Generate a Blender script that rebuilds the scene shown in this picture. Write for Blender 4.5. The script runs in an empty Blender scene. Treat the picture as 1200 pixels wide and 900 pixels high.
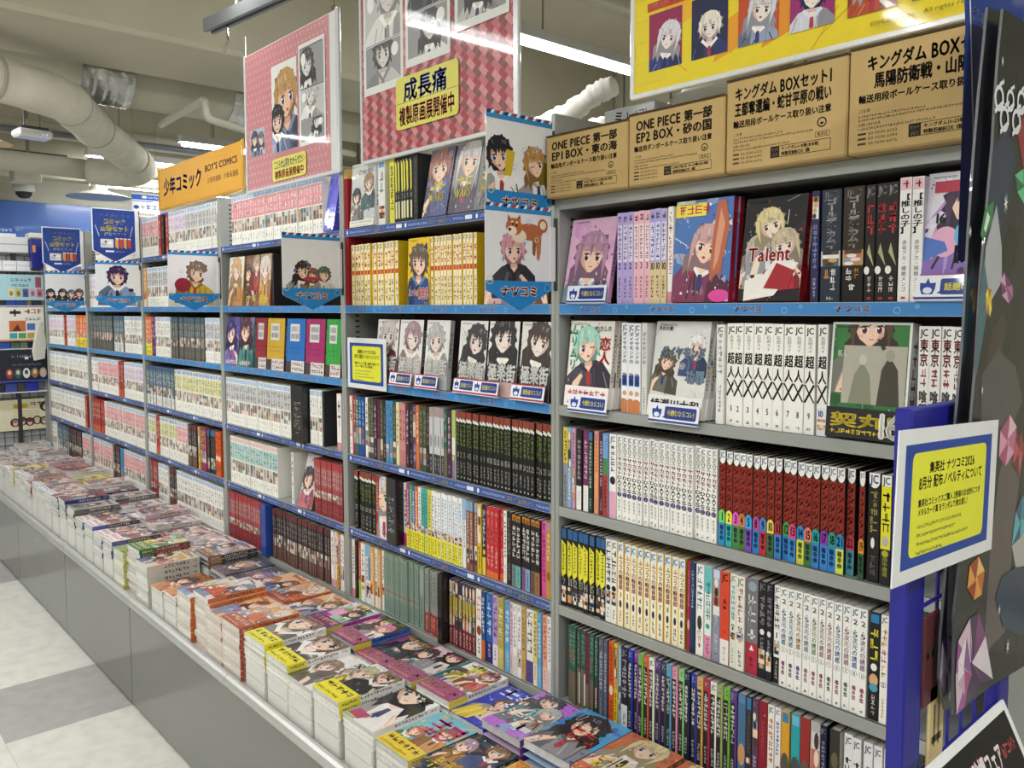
import bpy, math, random
import numpy as np
from mathutils import Matrix, Vector

sc = bpy.context.scene
COL = sc.collection
PI = math.pi

# ------------------------------------------------------------------ camera
cd = bpy.data.cameras.new('camera')
cam = bpy.data.objects.new('camera', cd)
COL.objects.link(cam)
cd.sensor_width = 36.0
cd.lens = 969.3147 / 1200 * 36.0
cd.shift_y = -(450 - 426.2994) / 1200
cd.clip_start = 0.02
_r, _u, _f = (0.66689298, 0.74515053, -0.00210607), (-0.04882495, 0.04651716, 0.99772355), (-0.7435522, 0.665272, -0.06740391)
cam.matrix_world = Matrix(((_r[0], _u[0], -_f[0], 1.28701), (_r[1], _u[1], -_f[1], -1.277483), (_r[2], _u[2], -_f[2], 1.385), (0, 0, 0, 1)))
sc.camera = cam

# ------------------------------------------------------------------ world, exposure
wd = bpy.data.worlds.new('world')
sc.world = wd
wd.use_nodes = True
wd.node_tree.nodes['Background'].inputs[0].default_value = (0.9, 0.95, 1.0, 1)
wd.node_tree.nodes['Background'].inputs[1].default_value = 0.24
sc.view_settings.view_transform = 'Standard'
sc.view_settings.look = 'None'
sc.view_settings.gamma = 1.0
sc.view_settings.use_curve_mapping = False
sc.view_settings.exposure = -0.22
sc.cycles.caustics_reflective = False
TUBE = 30.0            # brightness of the fluorescent tubes
AISLE = 26.0           # light of each aisle fixture, watts

# ------------------------------------------------------------------ colour and materials
def C(h):
    h = h.lstrip('#')
    o = []
    for i in (0, 2, 4):
        v = int(h[i:i + 2], 16) / 255
        o.append(v / 12.92 if v <= 0.04045 else ((v + 0.055) / 1.055) ** 2.4)
    return (o[0], o[1], o[2], 1.0)

def nodes(name):
    m = bpy.data.materials.new(name)
    m.use_nodes = True
    nt = m.node_tree
    return m, nt, nt.nodes['Principled BSDF']

def surf(name, rough=0.5, spec=0.5, coat=0.0, metal=0.0, var=0.06, vscale=40.0, bump=0.0, bscale=60.0, base=None, rvar=0.0):
    """a painted or printed surface: colour from the mesh's own ink attribute, mottled a little by noise"""
    m, nt, b = nodes(name)
    N, Lk = nt.nodes, nt.links
    tc = N.new('ShaderNodeTexCoord')
    nz = N.new('ShaderNodeTexNoise'); nz.inputs['Scale'].default_value = vscale; nz.inputs['Detail'].default_value = 4
    Lk.new(tc.outputs['Object'], nz.inputs['Vector'])
    mr = N.new('ShaderNodeMapRange')
    mr.inputs['From Min'].default_value = 0.3; mr.inputs['From Max'].default_value = 0.7
    mr.inputs['To Min'].default_value = 1 - var; mr.inputs['To Max'].default_value = 1 + var
    Lk.new(nz.outputs['Fac'], mr.inputs['Value'])
    mx = N.new('ShaderNodeMix'); mx.data_type = 'RGBA'; mx.blend_type = 'MULTIPLY'
    mx.inputs['Factor'].default_value = 1.0
    if base is None:
        at = N.new('ShaderNodeAttribute'); at.attribute_name = 'Col'
        Lk.new(at.outputs['Color'], mx.inputs['A'])
    else:
        mx.inputs['A'].default_value = C(base)
    Lk.new(mr.outputs['Result'], mx.inputs['B'])
    Lk.new(mx.outputs['Result'], b.inputs['Base Color'])
    b.inputs['Roughness'].default_value = rough
    b.inputs['Specular IOR Level'].default_value = spec
    b.inputs['Metallic'].default_value = metal
    b.inputs['Coat Weight'].default_value = coat
    b.inputs['Coat Roughness'].default_value = 0.045
    if bump:
        n2 = N.new('ShaderNodeTexNoise'); n2.inputs['Scale'].default_value = bscale; n2.inputs['Detail'].default_value = 3
        Lk.new(tc.outputs['Object'], n2.inputs['Vector'])
        bp = N.new('ShaderNodeBump'); bp.inputs['Strength'].default_value = bump; bp.inputs['Distance'].default_value = 0.004
        Lk.new(n2.outputs['Fac'], bp.inputs['Height'])
        Lk.new(bp.outputs['Normal'], b.inputs['Normal'])
        Lk.new(bp.outputs['Normal'], b.inputs['Coat Normal'])
    if rvar:
        m3 = N.new('ShaderNodeMapRange')
        m3.inputs['To Min'].default_value = max(0.02, rough - rvar); m3.inputs['To Max'].default_value = rough + rvar
        Lk.new(nz.outputs['Fac'], m3.inputs['Value']); Lk.new(m3.outputs['Result'], b.inputs['Roughness'])
    return m

M_PRINT = surf('printed_paper', 0.42, 0.28, 0.0, var=0.03)
M_FILM = surf('film_wrapped_print', 0.45, 0.4, 0.75, var=0.03, bump=0.16, bscale=35)
M_PAGE = surf('page_edges', 0.55, 0.3, 0.25, var=0.07, vscale=90)
M_WRAPPAGE = surf('wrapped_page_edges', 0.5, 0.4, 0.8, var=0.12, vscale=60, bump=0.5, bscale=70)
M_STEEL = surf('painted_steel', 0.38, 0.5, 0.0, var=0.02, vscale=25)
M_PLASTIC = surf('smooth_plastic', 0.25, 0.5, 0.2, var=0.02)
M_LAMI = surf('laminated_sheet', 0.5, 0.25, 0.3, var=0.02, bump=0.03, bscale=7)
M_CARTON = surf('corrugated_card', 0.8, 0.2, 0.0, var=0.05, vscale=18)
M_CHROME = surf('bright_metal', 0.18, 0.5, metal=1.0, var=0.05)
M_FOIL = surf('crinkled_foil', 0.25, 0.6, metal=0.75, var=0.25, vscale=14, bump=1.0, bscale=38)
M_LAGGING = surf('painted_lagging', 0.8, 0.2, var=0.09, vscale=9, bump=0.7, bscale=13)
M_PAINT = surf('old_wall_paint', 0.75, 0.25, var=0.05, vscale=3.0, bump=0.05, bscale=30)
M_DESK = surf('grey_laminate', 0.16, 0.5, 0.0, var=0.012, vscale=60)
M_ALU = surf('brushed_aluminium', 0.46, 0.5, metal=0.7, var=0.03, vscale=30)

def lamp_mat(name, col, strength):
    m, nt, b = nodes(name)
    b.inputs['Base Color'].default_value = C('#ffffff')
    b.inputs['Emission Color'].default_value = C(col)
    b.inputs['Emission Strength'].default_value = strength
    return m
M_TUBE = lamp_mat('lit_tube', '#fdfffc', TUBE)

def floor_mat():
    m, nt, b = nodes('vinyl_floor_tiles')
    N, Lk = nt.nodes, nt.links
    tc = N.new('ShaderNodeTexCoord')
    sp = N.new('ShaderNodeSeparateXYZ'); Lk.new(tc.outputs['Object'], sp.inputs[0])
    def mth(op, a, c):
        n = N.new('ShaderNodeMath'); n.operation = op
        for i, v in enumerate((a, c)):
            if v is None: continue
            if isinstance(v, (int, float)): n.inputs[i].default_value = v
            else: Lk.new(v, n.inputs[i])
        return n.outputs[0]
    ix = mth('DIVIDE', mth('ADD', sp.outputs[0], 1.695 + 45), 0.45)
    iy = mth('DIVIDE', mth('ADD', sp.outputs[1], 0.782 + 45), 0.45)
    fx, fy = mth('FLOOR', ix, None), mth('FLOOR', iy, None)
    # a dark tile every other tile of every other row
    cx = mth('COMPARE', mth('MODULO', fx, 4.0), 3.0); cy = mth('COMPARE', mth('MODULO', fy, 2.0), 0.0)
    dark = mth('MULTIPLY', cx, cy)
    gx, gy = mth('FRACT', ix, None), mth('FRACT', iy, None)
    def edge(g): return mth('LESS_THAN', mth('MINIMUM', g, mth('SUBTRACT', 1.0, g)), 0.003)
    seam = mth('MAXIMUM', edge(gx), edge(gy))
    nz = N.new('ShaderNodeTexNoise'); nz.inputs['Scale'].default_value = 17; nz.inputs['Detail'].default_value = 7
    Lk.new(tc.outputs['Object'], nz.inputs['Vector'])
    rp = N.new('ShaderNodeValToRGB')
    rp.color_ramp.elements[0].position = 0.33; rp.color_ramp.elements[0].color = C('#c4c5be')
    rp.color_ramp.elements[1].position = 0.6; rp.color_ramp.elements[1].color = C('#d1d2ca')
    Lk.new(nz.outputs['Fac'], rp.inputs[0])
    r2 = N.new('ShaderNodeValToRGB')
    r2.color_ramp.elements[0].position = 0.33; r2.color_ramp.elements[0].color = C('#999995')
    r2.color_ramp.elements[1].position = 0.6; r2.color_ramp.elements[1].color = C('#a3a3a0')
    Lk.new(nz.outputs['Fac'], r2.inputs[0])
    mx = N.new('ShaderNodeMix'); mx.data_type = 'RGBA'
    Lk.new(dark, mx.inputs['Factor']); Lk.new(rp.outputs[0], mx.inputs['A']); Lk.new(r2.outputs[0], mx.inputs['B'])
    m2 = N.new('ShaderNodeMix'); m2.data_type = 'RGBA'; m2.blend_type = 'MULTIPLY'
    Lk.new(seam, m2.inputs['Factor']); Lk.new(mx.outputs['Result'], m2.inputs['A']); m2.inputs['B'].default_value = (0.8, 0.8, 0.78, 1)
    Lk.new(m2.outputs['Result'], b.inputs['Base Color'])
    b.inputs['Roughness'].default_value = 0.45
    return m
M_FLOOR = floor_mat()

# ------------------------------------------------------------------ mesh builder
class MB:
    def __init__(s):
        s.v, s.f, s.c, s.mi, s.n = [], [], [], [], 0
    def add(s, verts, faces, col, mi=0):
        verts = np.asarray(verts, dtype=np.float64).reshape(-1, 3)
        s.v.append(verts)
        s.c.append(np.tile(np.array(col, dtype=np.float32), (len(verts), 1)))
        n = s.n
        s.f.extend([tuple(i + n for i in f) for f in faces])
        s.mi.extend([mi] * len(faces))
        s.n += len(verts)
    def box(s, x0, x1, y0, y1, z0, z1, col, mi=0):
        v = [(x0, y0, z0), (x1, y0, z0), (x1, y1, z0), (x0, y1, z0), (x0, y0, z1), (x1, y0, z1), (x1, y1, z1), (x0, y1, z1)]
        s.add(v, [(0, 3, 2, 1), (4, 5, 6, 7), (0, 1, 5, 4), (1, 2, 6, 5), (2, 3, 7, 6), (3, 0, 4, 7)], col, mi)
    def rbox(s, x0, x1, y0, y1, z0, z1, col, r=0.004, mi=0):
        """box with chamfered edges"""
        r = min(r, (x1 - x0) / 2.2, (y1 - y0) / 2.2, (z1 - z0) / 2.2)
        bm_pts = []
        idx = {}
        X, Y, Zz = (x0, x1), (y0, y1), (z0, z1)
        for a in (0, 1):
            for b in (0, 1):
                for c in (0, 1):
                    sx, sy, sz = (1, -1)[a], (1, -1)[b], (1, -1)[c]
                    p = (X[a], Y[b], Zz[c])
                    idx[a, b, c, 0] = len(bm_pts); bm_pts.append((p[0], p[1] + sy * r, p[2] + sz * r))
                    idx[a, b, c, 1] = len(bm_pts); bm_pts.append((p[0] + sx * r, p[1], p[2] + sz * r))
                    idx[a, b, c, 2] = len(bm_pts); bm_pts.append((p[0] + sx * r, p[1] + sy * r, p[2]))
        F = []
        for a in (0, 1):
            q = [idx[a, 0, 0, 0], idx[a, 1, 0, 0], idx[a, 1, 1, 0], idx[a, 0, 1, 0]]; F.append(q if a else q[::-1])
            q = [idx[0, a, 0, 1], idx[0, a, 1, 1], idx[1, a, 1, 1], idx[1, a, 0, 1]]; F.append(q if a else q[::-1])
            q = [idx[0, 0, a, 2], idx[1, 0, a, 2], idx[1, 1, a, 2], idx[0, 1, a, 2]]; F.append(q if a else q[::-1])
        for a in (0, 1):
            for b in (0, 1):
                q = [idx[a, b, 0, 0], idx[a, b, 1, 0], idx[a, b, 1, 1], idx[a, b, 0, 1]]; F.append(q if (a ^ b) else q[::-1])
                q = [idx[a, 0, b, 0], idx[a, 0, b, 2], idx[a, 1, b, 2], idx[a, 1, b, 0]]; F.append(q if (a ^ b) else q[::-1])
                q = [idx[0, a, b, 1], idx[1, a, b, 1], idx[1, a, b, 2], idx[0, a, b, 2]]; F.append(q if (a ^ b) else q[::-1])
                for c in (0, 1):
                    q = [idx[a, b, c, 0], idx[a, b, c, 1], idx[a, b, c, 2]]; F.append(q if not (a ^ b ^ c) else q[::-1])
        s.add(bm_pts, F, col, mi)
    def tube(s, pts, rad, col, n=10, cap=True, mi=0):
        pts = [Vector(p) for p in pts]
        rads = rad if isinstance(rad, (list, tuple)) else [rad] * len(pts)
        rings = []
        up = Vector((0, 0, 1))
        for i, p in enumerate(pts):
            t = (pts[min(i + 1, len(pts) - 1)] - pts[max(i - 1, 0)]).normalized()
            a = t.cross(up)
            if a.length < 1e-3: a = t.cross(Vector((1, 0, 0)))
            a.normalize(); b = a.cross(t).normalized()
            rings.append([p + (a * math.cos(2 * PI * k / n) + b * math.sin(2 * PI * k / n)) * rads[i] for k in range(n)])
        v = [q for r in rings for q in r]
        F = []
        for i in range(len(pts) - 1):
            for k in range(n):
                F.append((i * n + k, i * n + (k + 1) % n, (i + 1) * n + (k + 1) % n, (i + 1) * n + k))
        if cap:
            F.append(tuple(range(n))[::-1]); F.append(tuple((len(pts) - 1) * n + k for k in range(n)))
        s.add([tuple(q) for q in v], F, col, mi)
    def lathe(s, prof, col, n=32, cx=0, cy=0, mi=0):
        v = []
        for r, z in prof:
            v += [(cx + r * math.cos(2 * PI * k / n), cy + r * math.sin(2 * PI * k / n), z) for k in range(n)]
        F = []
        for i in range(len(prof) - 1):
            for k in range(n):
                F.append((i * n + k, i * n + (k + 1) % n, (i + 1) * n + (k + 1) % n, (i + 1) * n + k))
        s.add(v, F, col, mi)
    def prism(s, pts, O, U, V, W, col, mi=0):
        """polygon pts (2-D) in the frame O,U,V pushed out along W"""
        n = len(pts)
        O, U, V, W = (np.array(a, float) for a in (O, U, V, W))
        a = [O + U * x + V * y for x, y in pts]
        b = [q + W for q in a]
        F = [tuple(range(n))[::-1], tuple(range(n, 2 * n))] + [(i, (i + 1) % n, n + (i + 1) % n, n + i) for i in range(n)]
        s.add(a + b, F, col, mi)
    def mesh(s, name, mats, smooth=False):
        me = bpy.data.meshes.new(name)
        v = np.concatenate(s.v)
        lens = np.fromiter((len(f) for f in s.f), dtype=np.int32, count=len(s.f))
        flat = np.fromiter((i for f in s.f for i in f), dtype=np.int32, count=int(lens.sum()))
        me.vertices.add(len(v)); me.vertices.foreach_set('co', v.astype(np.float32).ravel())
        me.loops.add(len(flat)); me.loops.foreach_set('vertex_index', flat)
        me.polygons.add(len(lens))
        st = np.zeros(len(lens), dtype=np.int32); st[1:] = np.cumsum(lens)[:-1]
        me.polygons.foreach_set('loop_start', st)
        me.polygons.foreach_set('loop_total', lens)
        me.polygons.foreach_set('material_index', np.array(s.mi, dtype=np.int32))
        me.polygons.foreach_set('use_smooth', np.full(len(lens), bool(smooth)))
        at = me.color_attributes.new('Col', 'FLOAT_COLOR', 'POINT')
        at.data.foreach_set('color', np.concatenate(s.c).ravel())
        for m in (mats if isinstance(mats, (list, tuple)) else [mats]): me.materials.append(m)
        me.update(calc_edges=True)
        return me
    def build(s, name, mats, parent=None, smooth=False, loc=None, rot=None):
        return obj(name, s.mesh(name, mats, smooth), parent, loc, rot)

def obj(name, me, parent=None, loc=None, rot=None):
    o = bpy.data.objects.new(name, me)
    COL.objects.link(o)
    if parent is not None: o.parent = parent
    if loc is not None: o.location = loc
    if rot is not None: o.rotation_euler = rot
    return o

def tag(o, label=None, cat=None, group=None, kind=None):
    if label: o['label'] = label
    if cat: o['category'] = cat
    if group: o['group'] = group
    if kind: o['kind'] = kind
    return o

def thing(name, label, cat, loc=(0, 0, 0), rot=None, group=None):
    o = bpy.data.objects.new(name, None)
    COL.objects.link(o)
    o.location = loc
    if rot is not None: o.rotation_euler = rot
    o.empty_display_size = 0.05
    return tag(o, label, cat, group)

# ------------------------------------------------------------------ lettering
_tc = bpy.data.curves.new('glyph_source', 'FONT')
_to = bpy.data.objects.new('glyph_source', _tc)
COL.objects.link(_to)
_tc.resolution_u = 2
_G = {}
def glyph(ch, bold):
    k = ch
    if k not in _G:
        _tc.body = ch
        _tc.offset = 0.0
        bpy.context.view_layer.update()
        dg = bpy.context.evaluated_depsgraph_get()
        e = _to.evaluated_get(dg)
        m = e.to_mesh()
        n = len(m.vertices)
        co = np.zeros(n * 3, dtype=np.float32)
        if n: m.vertices.foreach_get('co', co)
        co = co.reshape(-1, 3)[:, :2].astype(np.float64)
        fs = []
        for p in m.polygons:
            t = tuple(p.vertices)
            if p.normal.z < 0: t = t[::-1]
            fs.append(t)
        e.to_mesh_clear()
        if ord(ch) < 256 and n:
            adv = co[:, 0].max() + 0.07
        else:
            adv = 1.0 if ord(ch) > 255 else 0.32
        _G[k] = (co, fs, adv)
    return _G[k]

class Ink:
    """flat print: coloured shapes laid one over the other on a sheet (metres, origin bottom left)"""
    def __init__(s):
        s.it = []
        s.L, s.hold = 0, False
    def push(s, v, f, c):
        if not s.hold: s.L += 1
        s.it.append((v, f, c, s.L))
    def poly(s, pts, col):
        s.push(np.asarray(pts, float), [tuple(range(len(pts)))], C(col))
    def rect(s, x0, y0, x1, y1, col):
        s.poly([(x0, y0), (x1, y0), (x1, y1), (x0, y1)], col)
    def rrect(s, x0, y0, x1, y1, r, col):
        p = []
        for cx, cy, a in ((x1 - r, y0 + r, -90), (x1 - r, y1 - r, 0), (x0 + r, y1 - r, 90), (x0 + r, y0 + r, 180)):
            p += [(cx + r * math.cos(math.radians(a + t)), cy + r * math.sin(math.radians(a + t))) for t in range(0, 91, 15)]
        s.poly(p, col)
    def ell(s, cx, cy, rx, ry, col, n=18, a0=0.0):
        s.poly([(cx + rx * math.cos(2 * PI * k / n + a0), cy + ry * math.sin(2 * PI * k / n + a0)) for k in range(n)], col)
    def ring(s, cx, cy, r, w, col, n=20):
        v = [(cx + q * math.cos(2 * PI * k / n), cy + q * math.sin(2 * PI * k / n)) for q in (r, r - w) for k in range(n)]
        s.push(np.array(v), [(k, (k + 1) % n, n + (k + 1) % n, n + k) for k in range(n)], C(col))
    def line(s, x0, y0, x1, y1, w, col):
        d = math.hypot(x1 - x0, y1 - y0) or 1e-9
        nx, ny = -(y1 - y0) / d * w / 2, (x1 - x0) / d * w / 2
        s.poly([(x0 - nx, y0 - ny), (x1 - nx, y1 - ny), (x1 + nx, y1 + ny), (x0 + nx, y0 + ny)], col)
    def frame(s, x0, y0, x1, y1, w, col):
        v = [(x0, y0), (x1, y0), (x1, y1), (x0, y1), (x0 + w, y0 + w), (x1 - w, y0 + w), (x1 - w, y1 - w), (x0 + w, y1 - w)]
        s.push(np.array(v), [(0, 1, 5, 4), (1, 2, 6, 5), (2, 3, 7, 6), (3, 0, 4, 7)], C(col))
    def text(s, t, x0, y0, x1, y1, col, vert=False, bold=False, skew=0.0):
        """lettering stretched to fill the given box; one layer"""
        V, F, n = [], [], 0
        DB = ((-.034, 0), (.034, 0), (0, .03), (0, -.03)) if bold else ((-.007, 0), (.007, 0))
        if bold == 2: DB = ((-.046, 0), (.046, 0), (0, .036), (0, -.036))
        if vert:
            k = len(t); ch = (y1 - y0) / k
            for i, c in enumerate(t):
                co, fs, adv = glyph(c, bold)
                if not len(co): continue
                if c in 'ー~〜・（）()-':
                    g = np.stack([0.5 + (co[:, 1] - 0.38), 0.38 - (co[:, 0] - 0.5)], 1)
                elif ord(c) < 256:
                    g = co.copy(); g[:, 0] = (g[:, 0] - co[:, 0].min()) / max(1e-6, np.ptp(co[:, 0])) * (0.84 if np.ptp(co[:, 0]) > .35 else .34)
                    g[:, 0] += 0.5 - (g[:, 0].max() / 2); g[:, 1] = g[:, 1] / 0.72 * 0.84 - 0.04
                else: g = co
                for ax, ay in DB:
                    q = np.stack([x0 + (g[:, 0] + ax) * (x1 - x0), y1 - (i + 1) * ch + (g[:, 1] + ay + 0.12) * ch], 1)
                    V.append(q); F += [tuple(a + n for a in f) for f in fs]; n += len(q)
        else:
            T = sum(glyph(c, bold)[2] for c in t) or 1
            latin = all(ord(c) < 256 for c in t)
            sx = (x1 - x0) / T; px = x0
            for c in t:
                co, fs, adv = glyph(c, bold)
                if len(co):
                    gy = co[:, 1] / 0.74 if (latin or ord(c) < 256) else co[:, 1] + 0.12
                    if not latin and ord(c) < 256: gy = gy * 0.88 + 0.06
                    for ax, ay in DB:
                        q = np.stack([px + (co[:, 0] + ax) * sx, y0 + (gy + ay) * (y1 - y0)], 1)
                        q[:, 0] += skew * (q[:, 1] - y0)
                        V.append(q); F += [tuple(a + n for a in f) for f in fs]; n += len(q)
                px += adv * sx
        if V: s.push(np.concatenate(V), F, C(col))
    def greek(s, x0, y0, x1, y1, col, rng, vert=False, cell=None, fill=0.85):
        """lettering too small to read in the photograph: a line of character-sized strokes"""
        L = (y1 - y0) if vert else (x1 - x0)
        Wd = (x1 - x0) if vert else (y1 - y0)
        cell = cell or Wd * 1.02
        n = max(1, int(L / cell)); st = L / n
        V, F = [], []
        def q(a, b, c, d):
            if vert: a, b, c, d = x0 + c * Wd, y1 - b, x0 + d * Wd, y1 - a
            else: a, b, c, d = a, c, b, d; a, b, c, d = x0 + a, y0 + b * Wd, x0 + c, y0 + d * Wd
            k = len(V); V.extend([(a, b), (c, b), (c, d), (a, d)]); F.append((k, k + 1, k + 2, k + 3))
        for i in range(n):
            a = i * st + st * (1 - fill) / 2; b = a + st * fill
            for j in range(rng.choice((2, 2, 3))):
                h = rng.uniform(0.02, 0.8); q(a, b, h, h + 0.13) if rng.random() < .75 else q(a + st * .1, b - st * .1, h, h + .16)
            for j in range(rng.choice((1, 1, 2))):
                p = rng.uniform(a, b - st * 0.16); q(p, p + st * 0.15, 0.05, 0.95)
        s.push(np.array(V), F, C(col))
    def put(s, mb, O, U, V, mi=0, eps=8e-6, base=2):
        O, U, V = (np.array(a, float) for a in (O, U, V))
        N = np.cross(U, V); N /= np.linalg.norm(N)
        for p, f, c, i in s.it:
            mb.add(O + p[:, :1] * U + p[:, 1:2] * V + N * (eps * (i + base)), f, c, mi)

# ------------------------------------------------------------------ drawn people for covers and posters (made-up faces)
def person(K, cx, y, s, hair, skin, cloth, rng, long=None, line='#2a2428', tilt=None):
    """bust of an invented person; s = head height, y = foot of the bust"""
    if long is None: long = rng.random() < 0.5
    if tilt is None: tilt = rng.uniform(-.28, .28)
    k = Ink()
    hd, hl = mix(hair, '#0c0a10', .35), mix(hair, '#ffffff', .38)
    sd, cd_, cl = mix(skin, '#8a4a3c', .28), mix(cloth, '#0c0a10', .35), mix(cloth, '#ffffff', .3)
    iris = rng.choice(['#4a6a9c', '#6a4a3a', '#7a3a4a', '#3f6a58', '#4a3a6a'])
    # body, arms, folds
    k.poly([(-1.1, -.5), (-1.05, .3), (-.6, .66), (-.2, .78), (.2, .78), (.6, .66), (1.05, .3), (1.1, -.5)], cloth)
    k.poly([(.25, -.5), (.3, .72), (.6, .66), (1.05, .3), (1.1, -.5)], cd_)
    for j in range(6):
        u = rng.uniform(-.95, .95); k.line(u, rng.uniform(-.4, .0), u * .75 + rng.uniform(-.15, .15), rng.uniform(.2, .55), rng.uniform(.02, .06), rng.choice([cd_, cl, line]))
    if rng.random() < .6:
        a_ = rng.choice((-1, 1)); k.poly([(a_ * .9, -.5), (a_ * .7, .1), (a_ * .35, .38), (a_ * .25, .3), (a_ * .5, -.1), (a_ * .6, -.5)], skin); k.line(a_ * .5, -.1, a_ * .3, .32, .03, sd)
    k.poly([(-.17, .55), (.17, .55), (.16, 1.0), (-.16, 1.0)], sd)
    k.poly([(-.16, .62), (.16, .62), (.02, .44), (-.02, .44)], skin)
    cc = rng.choice(['#efece8', cl, cd_, '#efece8'])
    k.poly([(-.34, .78), (-.02, .46), (-.08, .36), (-.44, .68)], cc); k.poly([(.34, .78), (.02, .46), (.08, .36), (.44, .68)], cc)
    k.poly([(-.07, .44), (.07, .44), (.1, .05), (0, -.08), (-.1, .05)], rng.choice(['#a8323c', '#2f3a6a', line, cd_]))
    hy = 1.32
    # back hair with ragged ends
    pts = []
    n = 17
    for j in range(n):
        q = math.radians(-28 + 236 * j / (n - 1)); r = .6 + (rng.uniform(.02, .12) if j % 2 else -.03)
        pts.append((r * math.cos(q), hy + r * math.sin(q)))
    if long:
        pts += [(-.72, hy - .5), (-.66, hy - .95), (-.5, hy - .75), (-.4, hy - 1.05), (-.25, hy - .7), (.25, hy - .7), (.42, hy - 1.08), (.52, hy - .78), (.7, hy - 1.0), (.7, hy - .45)]
    else:
        pts += [(-.55, hy - .5), (-.42, hy - .38), (-.32, hy - .56), (.32, hy - .56), (.42, hy - .38), (.55, hy - .5)]
    back = pts
    k.poly(back, hd)
    # face
    k.poly([(-.43, hy + .15), (-.42, hy - .12), (-.3, hy - .36), (-.08, hy - .54), (.04, hy - .54), (.28, hy - .36), (.42, hy - .12), (.43, hy + .15), (0, hy + .34)], skin)
    k.poly([(.43, hy + .15), (.42, hy - .12), (.28, hy - .36), (.04, hy - .54), (.2, hy - .3), (.3, hy - .05)], sd)
    k.poly([(-.43, hy + .16), (.43, hy + .16), (.36, hy + .0), (.1, hy + .06), (-.1, hy + .0), (-.36, hy + .04)], sd)
    sh = rng.uniform(-.06, .06)
    wink = rng.random() < .25
    for sg in (-1, 1):
        ex = sg * .2 + sh
        if wink and sg > 0:
            k.line(ex - .1, hy - .12, ex + .1, hy - .14, .035, line); continue
        k.ell(ex, hy - .12, .105, .105, '#f6f4f2', 12); k.ell(ex, hy - .125, .075, .1, iris, 12); k.ell(ex, hy - .13, .04, .06, line, 10); k.ell(ex - .03, hy - .085, .025, .025, '#ffffff', 8)
        k.poly([(ex - .13, hy - .06), (ex - .05, hy + .0), (ex + .08, hy - .005), (ex + .14, hy - .07), (ex + .07, hy - .045), (ex - .06, hy - .04)], line)
        k.line(ex - .1, hy + .08, ex + .1, hy + .1 - sg * .02, .022, hd)
        k.ell(ex + sg * .07, hy - .28, .06, .03, mix(skin, '#e0605a', .35), 10)
    k.line(sh + .01, hy - .25, sh + .03, hy - .28, .02, sd)
    if rng.random() < .45: k.ell(sh, hy - .385, .06, .04, '#9c4a48', 10)
    else: k.line(sh - .07, hy - .385, sh + .06, hy - .375, .022, '#8a4a44')
    # crown and fringe locks
    k.poly([(-.52, hy + .1), (-.36, hy + .13), (-.12, hy + .2), (.12, hy + .2), (.36, hy + .13), (.52, hy + .1), (.5, hy + .34), (.3, hy + .55), (0, hy + .62), (-.3, hy + .55), (-.5, hy + .34)], hair)
    L = 7
    for j in range(L):
        u = -.5 + j / (L - 1) * .86
        tip = rng.uniform(-.12, .08) if 0 < j < L - 1 else -.3
        k.poly([(u, hy + .24), (u + rng.uniform(-.02, .12), hy + tip), (u + .2, hy + .24)], hair if j % 3 else mix(hair, hd, .5))
    for sg in (-1, 1): k.poly([(sg * .56, hy + .25), (sg * .4, hy + .2), (sg * .43, hy - .2), (sg * rng.uniform(.42, .52), hy - (.75 if long else .42)), (sg * .58, hy - .1)], hair)
    for j in range(4):
        u = rng.uniform(-.36, .3); k.line(u, hy + .3 + rng.uniform(-.04, .06), u + rng.uniform(-.05, .08), hy + .46, rng.uniform(.025, .05), hl)
    for j in range(5):
        u = rng.uniform(-.44, .44); k.line(u, hy + rng.uniform(.15, .3), u * .8, hy + .52, .012, hd)
    ca, sa = math.cos(tilt), math.sin(tilt)
    fl = rng.choice((-1, 1))
    for p, f, c, _l in k.it:
        q = p.copy(); q[:, 0] *= fl
        t = np.clip((q[:, 1] - .3) / 1.0, 0, 1) * 1.0        # the head tilts, the shoulders follow less
        X_, Y_ = q[:, 0], q[:, 1] - .5
        a_ = tilt * (0.35 + .65 * (q[:, 1] > .6))
        xx = X_ * np.cos(a_) - Y_ * np.sin(a_); yy = X_ * np.sin(a_) + Y_ * np.cos(a_) + .5
        f2 = f if fl > 0 else [g[::-1] for g in f]
        K.push(np.stack([cx + xx * s, y + yy * s], 1), f2, c)

def pane(k, x, y, w, h, draw):
    """a picture kept inside its own rectangle"""
    q = Ink(); draw(q); clip_ink(q, w, h)
    for p, f, c, _l in q.it: k.push(p + np.array([x, y]), f, c)

def mix(a, b, t):
    a, b = a.lstrip('#'), b.lstrip('#')
    return '#' + ''.join('%02x' % int(round(int(a[i:i + 2], 16) * (1 - t) + int(b[i:i + 2], 16) * t)) for i in (0, 2, 4))

def clip_ink(k, w, h):
    """keep every shape inside the sheet"""
    for i, (p, f, c, l_) in enumerate(k.it):
        q = p.copy(); q[:, 0] = np.clip(q[:, 0], 0, w); q[:, 1] = np.clip(q[:, 1], 0, h)
        k.it[i] = (q, f, c, l_)

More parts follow.
